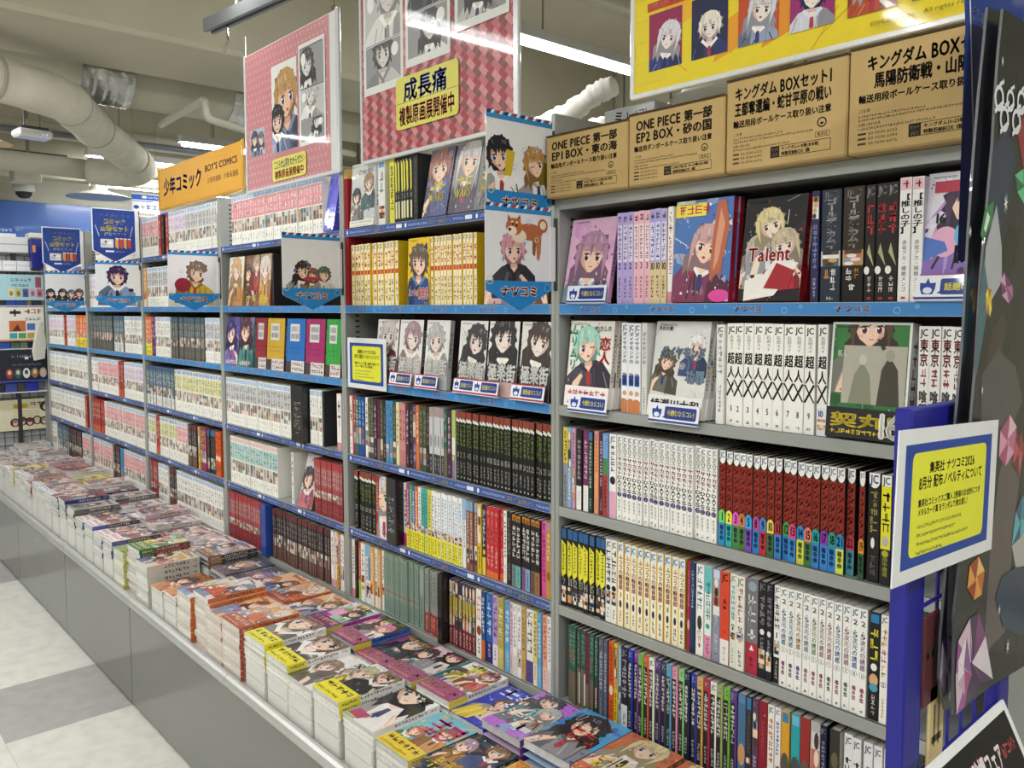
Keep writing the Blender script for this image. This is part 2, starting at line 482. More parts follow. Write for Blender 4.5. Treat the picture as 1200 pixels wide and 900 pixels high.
def cover(w, h, sp, rng):
    """front cover print from a small description"""
    k = Ink()
    bg, b2 = sp.get('bg', '#e9e6e2'), sp.get('bg2', '#c9c4cf')
    k.rect(0, 0, w, h, bg)
    st_ = rng.choice((0, 1, 2))
    if sp.get('patches', 4) > 2:
        if st_ == 0:
            c0 = (rng.uniform(.2, .8) * w, rng.uniform(.3, .8) * h)
            for j in range(14):
                q = rng.uniform(0, 2 * PI); dq = rng.uniform(.04, .14); k.poly([c0, (c0[0] + 1.5 * h * math.cos(q), c0[1] + 1.5 * h * math.sin(q)), (c0[0] + 1.5 * h * math.cos(q + dq), c0[1] + 1.5 * h * math.sin(q + dq))], mix(b2, bg, rng.uniform(.1, .7)))
        elif st_ == 1:
            for j in range(16): k.ell(rng.uniform(0, w), rng.uniform(0, h), rng.uniform(.03, .16) * w, rng.uniform(.03, .16) * w, mix(b2, bg, rng.uniform(0, .7)), 14)
        else:
            for j in range(12):
                x, y = rng.uniform(-.1 * w, w), rng.uniform(0, h); k.poly([(x, y), (x + rng.uniform(.15, .4) * w, y + rng.uniform(-.1, .2) * h), (x + rng.uniform(.1, .3) * w, y + rng.uniform(.1, .3) * h)], mix(b2, bg, rng.uniform(0, .6)))
    else:
        for j in range(3): k.ell(rng.uniform(0, w), rng.uniform(0, h), .2 * w, .08 * h, mix(b2, bg, .6), 14)
    pal_ = [b2, mix(b2, '#ffffff', .5), mix(b2, '#101018', .4), mix(bg, '#ffffff', .4), mix(bg, '#101018', .3), sp.get('spine', b2)] + list(sp.get('cloth', []))
    def petals(n, y0, y1):
        for j in range(n):
            x, y, r = rng.uniform(0, w), rng.uniform(y0, y1) * h, rng.uniform(.015, .06) * w
            q = rng.uniform(0, 6); m = rng.choice((3, 4, 5, 7))
            k.poly([(x + r * (1 if i % 2 else .55) * math.cos(q + i * 2 * PI / m), y + r * (1 if i % 2 else .6) * math.sin(q + i * 2 * PI / m)) for i in range(m)], rng.choice(pal_))
    busy = sp.get('patches', 4) > 2
    if busy: petals(26, 0, 1)
    for j in range(14):
        x, y = rng.uniform(0, w), rng.uniform(0, h); k.line(x, y, x + rng.uniform(-.25, .25) * w, y + rng.uniform(-.2, .2) * h, rng.uniform(.004, .012) * w, rng.choice(pal_))
    hs = sp.get('hair', ['#5a4336'])
    s0 = sp.get('size', 0.42 if len(hs) == 1 else 0.3) * h * .9
    for j, hc in enumerate(hs):
        cx = w * (sp.get('cx', .5) if len(hs) == 1 else (.22 + .56 * j / max(1, len(hs) - 1)))
        cl = sp.get('cloth', ['#3c3f55'])
        person(k, cx, h * (sp.get('y', .12) + (.18 if j % 2 else 0)), s0 * rng.uniform(.9, 1.1), hc, sp.get('skin', '#f0cdb6'), cl[j % len(cl)], rng, sp.get('long'))
    if busy: petals(16, 0, .34)
    for j in range(10):
        x, y, r = rng.uniform(0, w), rng.uniform(0, h), rng.uniform(.004, .014) * w
        k.poly([(x - r, y), (x, y - 2 * r), (x + r, y), (x, y + 2 * r)], rng.choice(['#ffffff', mix(b2, '#ffffff', .5), b2]))
    for e in sp.get('extra', []):
        if e[0] == 'e': k.ell(e[1] * w, e[2] * h, e[3] * w, e[4] * h, e[5])
        elif e[0] == 'r': k.rect(e[1] * w, e[2] * h, e[3] * w, e[4] * h, e[5])
        elif e[0] == 'p': k.poly([(x * w, y * h) for x, y in e[1]], e[2])
        elif e[0] == 'f': k.frame(e[1] * w, e[2] * h, e[3] * w, e[4] * h, e[5] * w, e[6])
    for t in sp.get('title', []):
        tx, x0, y0, x1, y1, col = t[:6]
        vert = len(t) > 6 and t[6]
        if tx:
            o = .008 * w; oc = '#f4f2ee' if sum(C(col)[:3]) < .9 else '#2a2428'
            if sum(abs(a_ - b_) for a_, b_ in zip(C(oc)[:3], C(bg)[:3])) > .5:
                for dx, dy in ((-o, 0), (o, 0), (0, o), (0, -o)): k.text(tx, x0 * w + dx, y0 * h + dy, x1 * w + dx, y1 * h + dy, oc, vert, True)
            k.text(tx, x0 * w, y0 * h, x1 * w, y1 * h, col, vert, True)
        else: k.greek(x0 * w, y0 * h, x1 * w, y1 * h, col, rng, vert)
    k.greek(.06 * w, .95 * h, .4 * w, .97 * h, mix(bg, '#202024', .6), rng)
    clip_ink(k, w, h)
    return k

def band_ink(w, h, sp, rng):
    col, tc, tx = sp
    k = Ink(); k.rect(0, 0, w, h, col)
    if tx: k.text(tx, .05 * w, .35 * h, .95 * w, .85 * h, tc, False, True)
    else: k.greek(.06 * w, .5 * h, .94 * w, .85 * h, tc, rng)
    k.greek(.06 * w, .14 * h, .8 * w, .3 * h, tc, rng)
    return k
# ------------------------------------------------------------------ spine prints
W_, BK = '#f1f0ea', '#1b1a1e'
def st(base, *els, desc='', side=None, h=.176, w=None, d=.113):
    return dict(base=base, els=els, desc=desc, side=side or base, h=h, d=d)
def jc(t, zone=None, cap='#9dbbe0', base=W_, low=W_, desc='', a=(.26, .5), zc=None):
    els = [('r', .08, .9, .92, .985, cap)]
    if zc: els.append(('r', .0, .52, 1, .88, zc))
    els += [('g', .2, .54, .8, .86, t), ('a', a[0], a[1]), ('g', .3, .05, .7, .22, '#a9a9ae' if low == W_ else '#8a8480')]
    if low != base: els.insert(0, ('r', 0, 0, 1, a[0], low))
    return st(base, *els, desc=desc)
def two(top, low, t, desc, cap=None, split=.35):
    e = [('r', 0, 0, 1, split, low)]
    if cap: e.append(('r', .05, .9, .95, 1, cap))
    e += [('g', .18, split + .08, .82, .88, t), ('g', .3, .06, .7, split - .06, mix(t, low, .3))]
    return st(top, *e, desc=desc)
def clo(col, desc, body='#26242a'):
    return st(col, ('r', 0, 0, .72, .86, body), ('j', '#f2f2f2' if col != '#e9e8e2' else '#3b6fb5', .88, .97), ('g', .06, .42, .68, .84, '#f3f1ee'), ('g', .14, .06, .6, .26, '#c9c7c4'), desc=desc)
def ob(col, t, desc, yc='#e9e13a'):
    return st(col, ('g', .2, .42, .8, .93, t), ('a', .3, .42), ('r', -.0, 0, 1, .3, yc), ('g', .22, .03, .78, .27, '#3a3620'), desc=desc)
def nm(base, t, desc, low=None):
    e = [('j', mix(t, base, .2), .9, .97), ('g', .14, .4, .86, .87, t), ('g', .3, .08, .7, .28, mix(t, base, .25))]
    if low: e.insert(0, ('r', 0, 0, 1, .3, low))
    return st(base, *e, desc=desc)
S = {
 'lilac': st('#b7a6dd', ('r', .1, .46, .9, .86, '#ddd6ee'), ('g', .2, .48, .8, .85, '#4a4794'), ('n', .1, .38, .9, .45, '#2a2765'), ('g', .25, .06, .75, .3, '#4a3f7a'), ('g', .15, .89, .85, .97, '#3d3a55'), desc='lilac', h=.182, d=.128),
 'rose': st('#e8b6c6', ('r', .1, .46, .9, .86, '#f3dde2'), ('g', .2, .48, .8, .85, '#8d5a86'), ('n', .1, .38, .9, .45, '#b03a6a'), ('g', .25, .06, .75, .3, '#a0466a'), ('g', .15, .89, .85, .97, '#5d3a4a'), desc='rose pink', h=.182, d=.128),
 'tanlil': st('#d9c39a', ('r', 0, .44, 1, 1, '#aaa2de'), ('r', .1, .46, .9, .86, '#dcd8ee'), ('g', .2, .48, .8, .85, '#3d4a94'), ('n', .05, .36, .95, .44, '#26265e'), ('g', .25, .06, .75, .3, '#4a4338'), ('g', .15, .89, .85, .97, '#3d3a55'), desc='tan and lilac', h=.182, d=.128),
 'whpink': st('#efeae8', ('g', .2, .3, .8, .7, '#c43a6a'), ('e', .5, .78, .35, .014, '#c03a6a'), ('r', 0, 0, 1, .12, '#d88aa6'), ('g', .25, .72, .75, .95, '#3a6a90'), desc='white pink-dotted', h=.184, d=.128),
 'indigo': st('#2b2d55', ('a', .75, .95), ('g', .2, .3, .8, .7, '#8f92c8'), ('g', .3, .04, .7, .22, '#c8c8e0'), desc='indigo', h=.182, d=.128),
 'gknavy': st('#2a3242', ('j', '#aeb6c4', .92, .98), ('t', 'ゴールデンカムイ', .22, .47, .78, .92, '#f2f0ea', 1), ('r', 0, .32, 1, .455, '#b9bccb'), ('a', .32, .455), ('g', .16, .2, .46, .3, '#d79a4a'), ('g', .5, .1, .78, .3, '#f2f0ea'), ('g', .3, .02, .7, .05, '#d0d0d0'), desc='thick navy', h=.182, d=.128),
 'gkbrown': st('#33291f', ('j', '#b8b0a6', .92, .98), ('t', 'ゴールデンカムイ', .22, .47, .78, .92, '#f2f0ea', 1), ('r', 0, .32, 1, .455, '#b99a5a'), ('a', .32, .455), ('r', 0, 0, 1, .31, '#1d1b1c'), ('g', .16, .18, .46, .3, '#f2f0ea'), ('g', .56, .2, .8, .3, '#d08a3a'), ('g', .3, .1, .64, .16, '#f2f0ea'), desc='thick brown', h=.182, d=.128),
 'blkred': st('#221d1e', ('j', '#e8e6e2', .91, .98), ('g', .12, .57, .88, .84, '#c32f3a'), ('p', ((.2, .42), (.95, .3), (.4, .5)), '#a9b07a'), ('e', .2, .27, .28, .035, '#efece6'), ('g', .28, .08, .72, .22, '#dedad4'), ('r', .3, .02, .7, .04, '#b03a3a'), desc='black red-titled', h=.182, d=.128),
 'oshi': st('#efedeb', ('r', .05, .9, .95, .99, '#e9b3bf'), ('g', .2, .91, .8, .98, '#4a3a40'), ('t', '【推しの子】', .06, .55, .94, .87, '#1f1d20', 1), ('t', '赤坂アカ・横槍メンゴ', .28, .08, .72, .5, '#2a2a30'), ('r', .3, .02, .7, .04, '#c0455a'), desc='white bracket-titled', h=.186, d=.128),
 'diawht': st('#eef0f4', ('j', '#2c53a8', .92, .98), ('t', 'ダイヤモンドの', .14, .55, .86, .9, '#2a56b0', 1), ('r', .1, .3, .9, .42, '#3f62ad'), ('t', '功罪', .14, .31, .86, .45, '#27488f', 1), ('e', .5, .22, .32, .03, '#d6a57e'), ('r', 0, 0, 1, .14, '#c97f52'), ('e', .4, .14, .4, .02, '#c97f52'), desc='white blue-titled', h=.182, d=.128),
 'greyback': st('#d9d8d5', ('t', 'ダイヤモンドの', .14, .55, .86, .9, '#70757f', 1), ('g', .3, .06, .7, .3, '#70757f'), desc='pale grey', side='#dcdbd8', h=.182, d=.128),
 'whthin': st('#e9e8e5', ('g', .18, .5, .8, .92, '#a6a6aa'), ('g', .3, .12, .7, .4, '#66666a'), ('j', '#2a2a2e', .93, .98), desc='pale thin-lettered', h=.182, d=.128),
 'choujin': st('#f2f1ec', ('j', '#222226', .915, .975), ('t', '石田スイ', .3, .74, .72, .89, '#2a2a2e'), ('t', '超', .06, .6, .94, .72, '#18181a', 1), ('t', '人', .06, .46, .94, .585, '#6a2028', 1), ('X', .04, .29, .96, .455, '#18181a'), ('n', .28, .14, .72, .2, '#18181a'), ('g', .3, .03, .7, .06, '#222226'), desc='white heavy-titled', h=.184, d=.128),
 'choujinX': st('#efeeea', ('j', '#222226', .915, .975), ('t', '石田スイ', .3, .74, .72, .89, '#2a2a2e'), ('t', '超', .06, .6, .94, .72, '#18181a', 1), ('t', '人', .06, .46, .94, .585, '#18181a', 1), ('X', .04, .29, .96, .455, '#18181a'), ('r', .0, .0, 1, .25, '#e3e3ee'), ('n', .08, .17, .7, .23, '#2c2a8a'), ('a', .05, .15), desc='white blue-banded', side='#d3d2d0', h=.184, d=.128),
 'tokyo': st('#eceae7', ('j', '#222226', .92, .98), ('t', '東京', .1, .67, .9, .9, '#b0555a', 1), ('g', .2, .5, .8, .66, '#a8454c'), ('t', '喰種', .1, .26, .9, .48, '#4a4a4e', 1), ('e', .5, .2, .12, .01, '#222226'), ('g', .3, .04, .7, .16, '#4a4a4e'), desc='white red-and-grey titled', h=.184, d=.128),
 'yelgrey': st('#8f9098', ('r', 0, .55, 1, 1, '#dcc63c'), ('g', .2, .57, .8, .95, '#2a2830'), ('g', .25, .06, .75, .4, '#4a4e64'), desc='yellow and grey'),
 'ltblue': st('#84a8cc', ('a', .5, .95), ('g', .2, .1, .8, .5, '#dfe8f0'), desc='light blue'),
 'pinkmix': st('#c793b4', ('g', .2, .5, .8, .95, '#5a2a4a'), ('a', .1, .5), desc='mauve pink'),
 'blkwht': two('#26222a', '#ecebe8', '#b9b5ad', 'black-topped white', split=.3),
 'plumwht': two('#77305f', '#ecebe8', '#e3cfd8', 'plum-topped white', split=.32),
 'dkgreen': st('#1e3a36', ('r', .1, .88, .9, .98, '#3f77a8'), ('g', .2, .3, .8, .86, '#c9d2c4'), ('g', .3, .04, .7, .18, '#a8b8ac'), desc='bottle green'),
 'peach': st('#e79a6c', ('g', .2, .5, .8, .92, '#a85a40'), ('r', .1, .9, .9, .98, '#b77aa0'), ('g', .3, .05, .7, .2, '#b5604a'), desc='peach orange'),
 'plumdk': st('#4a2a44', ('g', .2, .35, .8, .9, '#d9c8d4'), ('g', .3, .05, .7, .2, '#b79ab0'), desc='dark plum'),
 'skyred': st('#a93a34', ('r', 0, .55, 1, 1, '#6f9fd6'), ('r', 0, .5, 1, .7, '#4e8a50'), ('j', '#f0f0f0', .88, .97), ('g', .2, .1, .8, .45, '#3a1a1a'), desc='sky blue and red', side='#7fa9c8'),
 'pinkwht': st('#f0eeec', ('j', '#5b95d0', .91, .98), ('g', .2, .55, .8, .88, '#3a3438'), ('r', 0, 0, 1, .32, '#e0a7bc'), ('e', .5, .45, .4, .05, '#2b272c'), desc='white pink-footed'),
 'sakamoto': st('#f0efeb', ('j', '#4a90d2', .92, .985), ('t', 'SAKAMOTO', .12, .75, .88, .91, '#6a6460', 1), ('t', 'サカモト', .03, .53, .97, .745, '#a8222c', 2), ('t', 'DAYS', .06, .34, .94, .525, '#1f1c20', 2), ('e', .5, .305, .44, .03, '#4a3a78'), ('n', .28, .285, .72, .325, '#f0efeb'), ('t', '鈴木祐斗', .28, .1, .72, .25, '#4c4a4e'), ('g', .3, .02, .7, .06, '#3c3a3e'), desc='white and red'),
 'dandan': st('#32221e', ('e', .5, .93, .46, .07, '#f2f2ee'), ('r', .04, .93, .96, 1, '#f2f2ee'), ('j', '#4a90d2', .895, .985), ('r', .04, .38, .96, .86, '#84281f'), ('t', 'ダンダダン', .0, .37, 1.0, .86, '#dc473a', 1), ('K',), desc='dark red-titled'),
 'blkgold': st('#1f1d1e', ('e', .5, .93, .46, .07, '#f2f2ee'), ('r', .04, .93, .96, 1, '#f2f2ee'), ('j', '#3c78c0', .895, .985), ('g', .16, .45, .84, .84, '#a4914e'), ('e', .45, .36, .16, .05, '#ecebe8'), ('g', .26, .06, .74, .25, '#66605a'), desc='black gold-titled'),
 'yelblk': st('#e5de2e', ('r', .0, .9, 1, 1, '#f2f2ee'), ('j', '#3c78c0', .895, .985), ('g', .1, .48, .9, .85, '#242222'), ('e', .5, .4, .34, .045, '#b7b4b4'), ('r', 0, 0, 1, .33, '#242224'), ('e', .5, .29, .34, .03, '#b3aa3a'), ('t', '田中靖規', .24, .08, .76, .26, '#c6cf4a', 1), desc='acid yellow and black', side='#242224'),
 'whtblu': jc('#3c78c0', desc='white blue-titled'),
 'kaiju': st('#1c1b1d', ('r', .06, .86, .94, .98, '#2f5f96'), ('p', ((.0, .84), (.9, .78), (.9, .42), (.2, .36), (.0, .42)), '#e2dc3a'), ('g', .2, .45, .66, .8, '#27251f'), ('n', .06, .27, .94, .37, '#f1efe8'), ('r', .12, .05, .86, .25, '#d8d2a2'), ('a', .05, .25), desc='black and yellow numbered', side='#1b1b1c'),
 'bwdance': st('#e9e8e4', ('j', '#2a2a2c', .91, .98), ('g', .06, .48, .94, .88, '#161618'), ('e', .5, .42, .4, .035, '#1c1c1e'), ('a', .22, .38), ('g', .3, .05, .7, .18, '#3a3a3c'), desc='white black-brushed'),
 'keion': st('#efe7cf', ('r', 0, 0, .14, 1, '#dcb63f'), ('r', .16, .88, 1, .99, '#d9e6f2'), ('j', '#4a90d2', .895, .98), ('t', 'ふつうの軽音部', .24, .44, .92, .86, '#b8343c', 1), ('n', .36, .35, .84, .41, '#26242a'), ('e', .56, .27, .2, .045, '#2d3350'), ('g', .38, .05, .76, .2, '#2a282c'), desc='cream red-titled', side='#d9ab32'),
 'crimson': st('#a3264a', ('e', .5, .3, .4, .06, '#d7b3a0'), ('g', .2, .5, .8, .9, '#d8879a'), desc='crimson'),
 'navy': st('#243a5a', ('g', .2, .5, .8, .92, '#9fb3cc'), ('r', 0, 0, 1, .06, '#17273c'), desc='navy'),
 'whtpan': st('#f0efec', ('j', '#4a90d2', .9, .98), ('g', .15, .5, .85, .86, '#5a7fb8'), ('e', .5, .36, .3, .08, '#3b3438'), ('g', .25, .08, .75, .28, '#b0505a'), desc='white blue-lettered'),
 'tealpink': st('#e7efec', ('r', 0, .72, 1, 1, '#64bcc0'), ('r', 0, 0, 1, .25, '#df8fb0'), ('g', .12, .42, .88, .84, '#2b7f86'), ('e', .5, .35, .3, .03, '#3aa79a'), ('g', .25, .04, .75, .22, '#8c2a56'), desc='teal-topped pink'),
 'greyblu': st('#8d90a6', ('r', .1, .9, .9, .99, '#c8d3e6'), ('a', .5, .9), ('g', .25, .06, .75, .3, '#e0e0e8'), ('g', .3, .38, .7, .5, '#d5d5df'), desc='slate blue'),
 'vermil': st('#d8482e', ('r', 0, 0, 1, .27, '#efece8'), ('j', '#8a2f22', .9, .98), ('r', .3, .6, .7, .63, '#5a1d16'), ('n', .36, .33, .64, .38, '#38140f'), ('t', 'A', .2, .64, .8, .72, '#38140f'), ('g', .3, .04, .7, .2, '#b8b2ae'), desc='vermilion'),
 'sagewht1': st('#dfe3d6', ('j', '#9aa9a0', .9, .98), ('g', .16, .5, .84, .88, '#5f9fb8'), ('t', '01', .2, .4, .8, .47, '#2a2a2e', 1), ('a', .3, .4), ('g', .3, .04, .7, .22, '#8fb0a8'), desc='sage-white blue-titled'),
 'sagewht2': st('#e9e6dc', ('j', '#a9a29a', .9, .98), ('g', .16, .5, .84, .88, '#c88f94'), ('t', '02', .2, .4, .8, .47, '#2a2a2e', 1), ('a', .3, .4), ('g', .3, .04, .7, .22, '#3a3a3e'), desc='sage-white pink-titled'),
 'greyred': st('#75777c', ('e', .5, .92, .36, .05, '#98a4b8'), ('g', .14, .36, .86, .84, '#e4e3e2'), ('r', 0, 0, 1, .33, '#b02e44'), ('p', ((.3, .25), (.7, .25), (.5, .31)), '#f0eeea'), ('g', .3, .05, .7, .2, '#7c1a2c'), desc='thick grey red-banded', side='#78405a'),
 'ink': st('#211f26', ('j', '#c9c8cc', .9, .98), ('g', .14, .55, .86, .86, '#8e8c94'), ('e', .5, .48, .3, .03, '#e8e6e8'), ('a', .1, .3), ('g', .3, .3, .7, .42, '#b3b0b8'), desc='black'),
 'whtbold': st('#f1f0ed', ('j', '#2a2a2e', .92, .985), ('g', .06, .55, .94, .9, '#161618'), ('t', '1', .26, .46, .74, .53, '#161618', 1), ('a', .3, .44), ('r', 0, 0, 1, .27, '#28262a'), ('g', .25, .04, .75, .24, '#c9c7c4'), desc='white bold-titled'),
 'pastel': st('#f3f2ee', ('j', '#5b9fd8', .915, .985), ('T', '2.5次元の誘惑', .16, .42, .86, .89), ('o', .5, .375, .36, .034, '#5a5a60'), ('n', .34, .36, .66, .39, '#4a4a50'), ('t2', '橋本悠', .24, .12, .76, .26), ('g', .3, .02, .7, .05, '#222226'), desc='white pastel-titled'),
 'blkyel': st('#1d1b1c', ('r', .1, .9, .9, .98, '#2d7fae'), ('g', .1, .55, .9, .86, '#e6dc36'), ('e', .5, .49, .3, .035, '#f0eee8'), ('e', .5, .37, .42, .06, '#d8ab7c'), ('e', .5, .3, .4, .04, '#4d9fc4'), ('g', .3, .04, .7, .24, '#d6d4d0'), desc='black yellow-titled'),
 'whtorange': st('#f1efe9', ('j', '#3f7fc8', .92, .985), ('g', .1, .7, .9, .88, '#e0a548'), ('g', .1, .56, .9, .69, '#d23f86'), ('g', .2, .42, .8, .54, '#e6b060'), ('o', .5, .36, .4, .04, '#303034'), ('n', .3, .34, .7, .38, '#303034'), ('g', .3, .05, .7, .24, '#b49a5a'), desc='white orange-and-pink titled'),
 'forest': st('#2f5a4a', ('r', 0, 0, 1, .42, '#6d6152'), ('g', .1, .5, .9, .96, '#7fa690'), ('g', .2, .55, .8, .7, '#b5453a'), desc='forest green'),
 'forest2': st('#2c4a3e', ('g', .1, .5, .9, .95, '#86ae96'), ('r', .2, .1, .8, .35, '#b53a44'), ('g', .2, .1, .8, .35, '#e6e2dc'), desc='dark green red-labelled'),
 'bark': st('#6b5f51', ('r', 0, .5, 1, 1, '#334f47'), ('g', .1, .55, .9, .95, '#6f9484'), ('r', .7, .05, 1, .45, '#d8d6cf'), desc='brown and green'),
 'wine': st('#5b2036', ('g', .2, .4, .8, .95, '#8a3f54'), ('r', 0, 0, 1, .35, '#6f6155'), desc='wine red'),
 'slate': st('#585c70', ('j', '#b8bccc', .86, .97), ('g', .15, .35, .85, .84, '#c8cad4'), ('g', .3, .05, .7, .25, '#8f93a6'), desc='slate grey'),
 'orangered': st('#d0561e', ('g', .2, .5, .8, .95, '#7a1f14'), ('e', .5, .4, .4, .06, '#e8d0b8'), ('g', .2, .06, .8, .28, '#7a2a14'), desc='burnt orange'),
 'yelmix': st('#d8b92e', ('a', .45, .95), ('g', .2, .06, .8, .4, '#3a3020'), desc='yellow'),
 'skymix': st('#86a6c8', ('g', .2, .5, .8, .95, '#e6ecf2'), ('a', .2, .5), desc='pale sky blue'),
 'inkwhite': st('#25242a', ('j', '#d5d5da', .88, .97), ('g', .14, .38, .86, .86, '#b9b9c2'), ('r', 0, 0, 1, .3, '#d3d3d4'), ('g', .3, .05, .7, .2, '#55555a'), desc='black white-footed'),
 'bluetan': st('#4a6f96', ('e', .5, .35, .46, .12, '#c9946a'), ('r', 0, 0, 1, .18, '#d8b294'), ('r', .1, .9, .9, .99, '#5a83ae'), desc='blue and tan'),
 'tealdk': st('#26343c', ('r', .1, .86, .9, .98, '#3a7aa4'), ('g', .2, .4, .8, .84, '#8b4a3a'), ('a', .1, .35), desc='dark teal'),
 'mauve': st('#5a3f63', ('a', .5, .85), ('j', '#c8b4d0', .88, .97), ('g', .2, .1, .8, .4, '#cdbcd2'), desc='mauve'),
 'redplain': st('#8c1f2e', ('e', .7, .86, .06, .008, '#e6d8d0'), ('g', .3, .4, .7, .8, '#b54a50'), ('g', .3, .06, .7, .2, '#c06a6a'), desc='dark red'),
 'whtorg': st('#efece6', ('j', '#303034', .9, .98), ('g', .14, .4, .86, .86, '#cf5f36'), ('g', .3, .06, .7, .25, '#c88a6a'), desc='white orange-titled'),
 'whtlil': st('#eeecf0', ('j', '#5b9fd8', .9, .98), ('g', .2, .5, .8, .86, '#5a55a0'), ('a', .15, .4), desc='white violet-titled'),
 'goldbw': st('#d9a032', ('r', .1, .88, .9, .98, '#3f7fae'), ('e', .5, .45, .5, .12, '#5a5450'), ('r', 0, 0, 1, .4, '#8a8480'), ('g', .2, .06, .8, .3, '#33302e'), desc='golden yellow'),
 'tealbw': st('#2fa0ad', ('r', .1, .88, .9, .98, '#6fb8d8'), ('e', .5, .45, .5, .12, '#4d5456'), ('r', 0, 0, 1, .4, '#7f8a8c'), ('g', .2, .06, .8, .3, '#2b3234'), desc='turquoise'),
 'redbw': st('#9c2f2c', ('e', .5, .45, .5, .12, '#6a5a58'), ('r', 0, 0, 1, .4, '#a29894'), ('g', .2, .06, .8, .3, '#3a2c2a'), desc='brick red'),
 'greybw': st('#b6b4b8', ('a', .2, .9), ('g', .3, .04, .7, .16, '#3a3a40'), desc='grey drawn'),
 'inkblue': st('#20223c', ('j', '#d8d8e2', .88, .97), ('g', .2, .4, .8, .85, '#a7a9c6'), ('g', .3, .06, .7, .25, '#8b8db0'), desc='ink blue'),
 'olive': st('#33352c', ('e', .5, .7, .34, .08, '#6a624a'), ('r', .1, .1, .9, .5, '#84b28a'), ('g', .2, .14, .8, .46, '#2f4a34'), desc='olive green'),
 'whtcalli': st('#e6e5e6', ('j', '#3d6ab0', .86, .97), ('g', .1, .1, .9, .78, '#2b2b30'), desc='white brush-lettered'),
 'whtspine': st('#dcdcda', ('r', .1, .9, .9, .98, '#6f9ac4'), ('g', .2, .5, .8, .86, '#8a8d92'), ('a', .1, .3), desc='thick white', side='#cfcfce', d=.128),
 'yelthin': st('#d8cf4a', ('g', .2, .2, .8, .9, '#2a2a22'), desc='thin yellow'),
 'bykey': st('#1f1e20', ('p', ((.1, .95), (.7, .9), (.8, .5), (.3, .45)), '#d6d04a'), ('n', .12, .36, .88, .44, '#efeee6'), ('r', .2, .06, .8, .32, '#d9d6a8'), desc='black and yellow'),
 'bagback': st('#26262a', ('g', .2, .1, .8, .9, '#5a5a60'), desc='black', side='#29292d', d=.128),
 'keiyel': st('#f1e7c4', ('r', 0, 0, .2, 1, '#e2bd3c'), ('j', '#4a90d2', .9, .98), ('g', .3, .6, .92, .87, '#c03038'), ('r', .2, .5, 1, .57, '#c9483e'), ('g', .34, .06, .9, .42, '#7a7670'), desc='cream and yellow', side='#e3bd22'),
 'pinktitle': st('#e6a29a', ('r', .16, .35, .84, .98, '#f0e6de'), ('g', .2, .55, .8, .85, '#33292c'), ('r', 0, 0, 1, .3, '#f0eeea'), ('g', .3, .06, .7, .26, '#7a3a3a'), desc='salmon black-titled'),
 'stripe_m': st('#8f2f5c', ('g', .2, .5, .8, .95, '#e6c84a'), ('a', .2, .48), desc='magenta'),
 'stripe_g': st('#2a6a4a', ('g', .2, .5, .8, .95, '#d8e0d4'), ('a', .2, .48), desc='emerald'),
 'stripe_b': st('#2a4a94', ('g', .2, .5, .8, .95, '#9fd0e6'), ('a', .2, .48), desc='royal blue'),
 'whtrow': st('#eceae5', ('g', .2, .5, .8, .92, '#4a4648'), ('a', .2, .45), desc='white drawn'),
 'moss': st('#4a4f3c', ('g', .2, .4, .8, .95, '#8a8c6a'), ('a', .1, .36), desc='moss green'),
 'ink2': st('#2b2426', ('g', .2, .4, .8, .92, '#8a7c78'), ('g', .3, .06, .7, .3, '#9c928e'), desc='near-black'),
 'skyplain': st('#4f8fc0', ('g', .2, .4, .8, .95, '#2a5a86'), ('a', .1, .3), desc='sky blue'),
 'cream': st('#e3dcb4', ('g', .2, .3, .8, .9, '#7a7048'), desc='cream'),
 'rosepl': st('#c98a86', ('g', .2, .4, .8, .9, '#8a4a4c'), ('r', 0, 0, 1, .25, '#b87a78'), desc='dusty rose'),
 'orangepl': st('#cc7040', ('g', .2, .4, .8, .9, '#f0d8c0'), desc='orange'),
 'silver': st('#c3c3c6', ('r', 0, .86, 1, 1, '#a88e8e'), ('e', .5, .5, .3, .1, '#8f8f94'), ('r', 0, 0, 1, .3, '#3c3a3c'), ('g', .3, .04, .7, .26, '#a9a9ae'), desc='silver grey'),
 'limewht': st('#dfe2d0', ('r', 0, .6, 1, 1, '#a9c45a'), ('r', 0, 0, 1, .35, '#8a7a9c'), ('e', .4, .3, .3, .04, '#d8d04a'), desc='lime and white'),
 'blkgreen': st('#1a1a1b', ('r', 0, .9, 1, 1, '#8c3f30'), ('p', ((0, .86), (1, .84), (1, .88), (0, .91)), '#dcdad2'), ('g', .14, .5, .86, .83, '#76863c'), ('n', .08, .34, .92, .42, '#e8e6e0'), ('g', .26, .1, .74, .28, '#a8a6a2'), ('e', .5, .05, .16, .012, '#c9c7c2'), desc='black green-titled'),
 'redthin': st('#a2342e', ('g', .2, .4, .8, .9, '#e6c8bc'), ('r', 0, 0, 1, .2, '#c4603e'), desc='red'),
 'whtmag': st('#efeaea', ('g', .16, .3, .84, .9, '#3a3438'), ('r', 0, 0, 1, .2, '#c8347a'), desc='white magenta-footed'),
 'ob_magenta': ob('#a8388c', '#f0dcea', 'magenta'), 'ob_green': ob('#3fa04a', '#e6f0dc', 'green'), 'ob_blue': ob('#2f6cb0', '#f0f0e6', 'blue'),
 'ob_orange': ob('#e0702e', '#f6ead8', 'orange'), 'ob_white': ob('#eeece8', '#3a4a70', 'white'), 'ob_teal': ob('#4fb0a8', '#214a48', 'teal'), 'ob_yellow': ob('#d8cf4a', '#3a3620', 'yellow'), 'ob_lb': ob('#edeef0', '#5a8fc4', 'white blue-capped'),
 'whtbluthin': st('#e4e8ee', ('r', 0, .7, 1, 1, '#8fb4dc'), ('g', .2, .3, .8, .68, '#4a5a7a'), desc='pale blue-topped'),
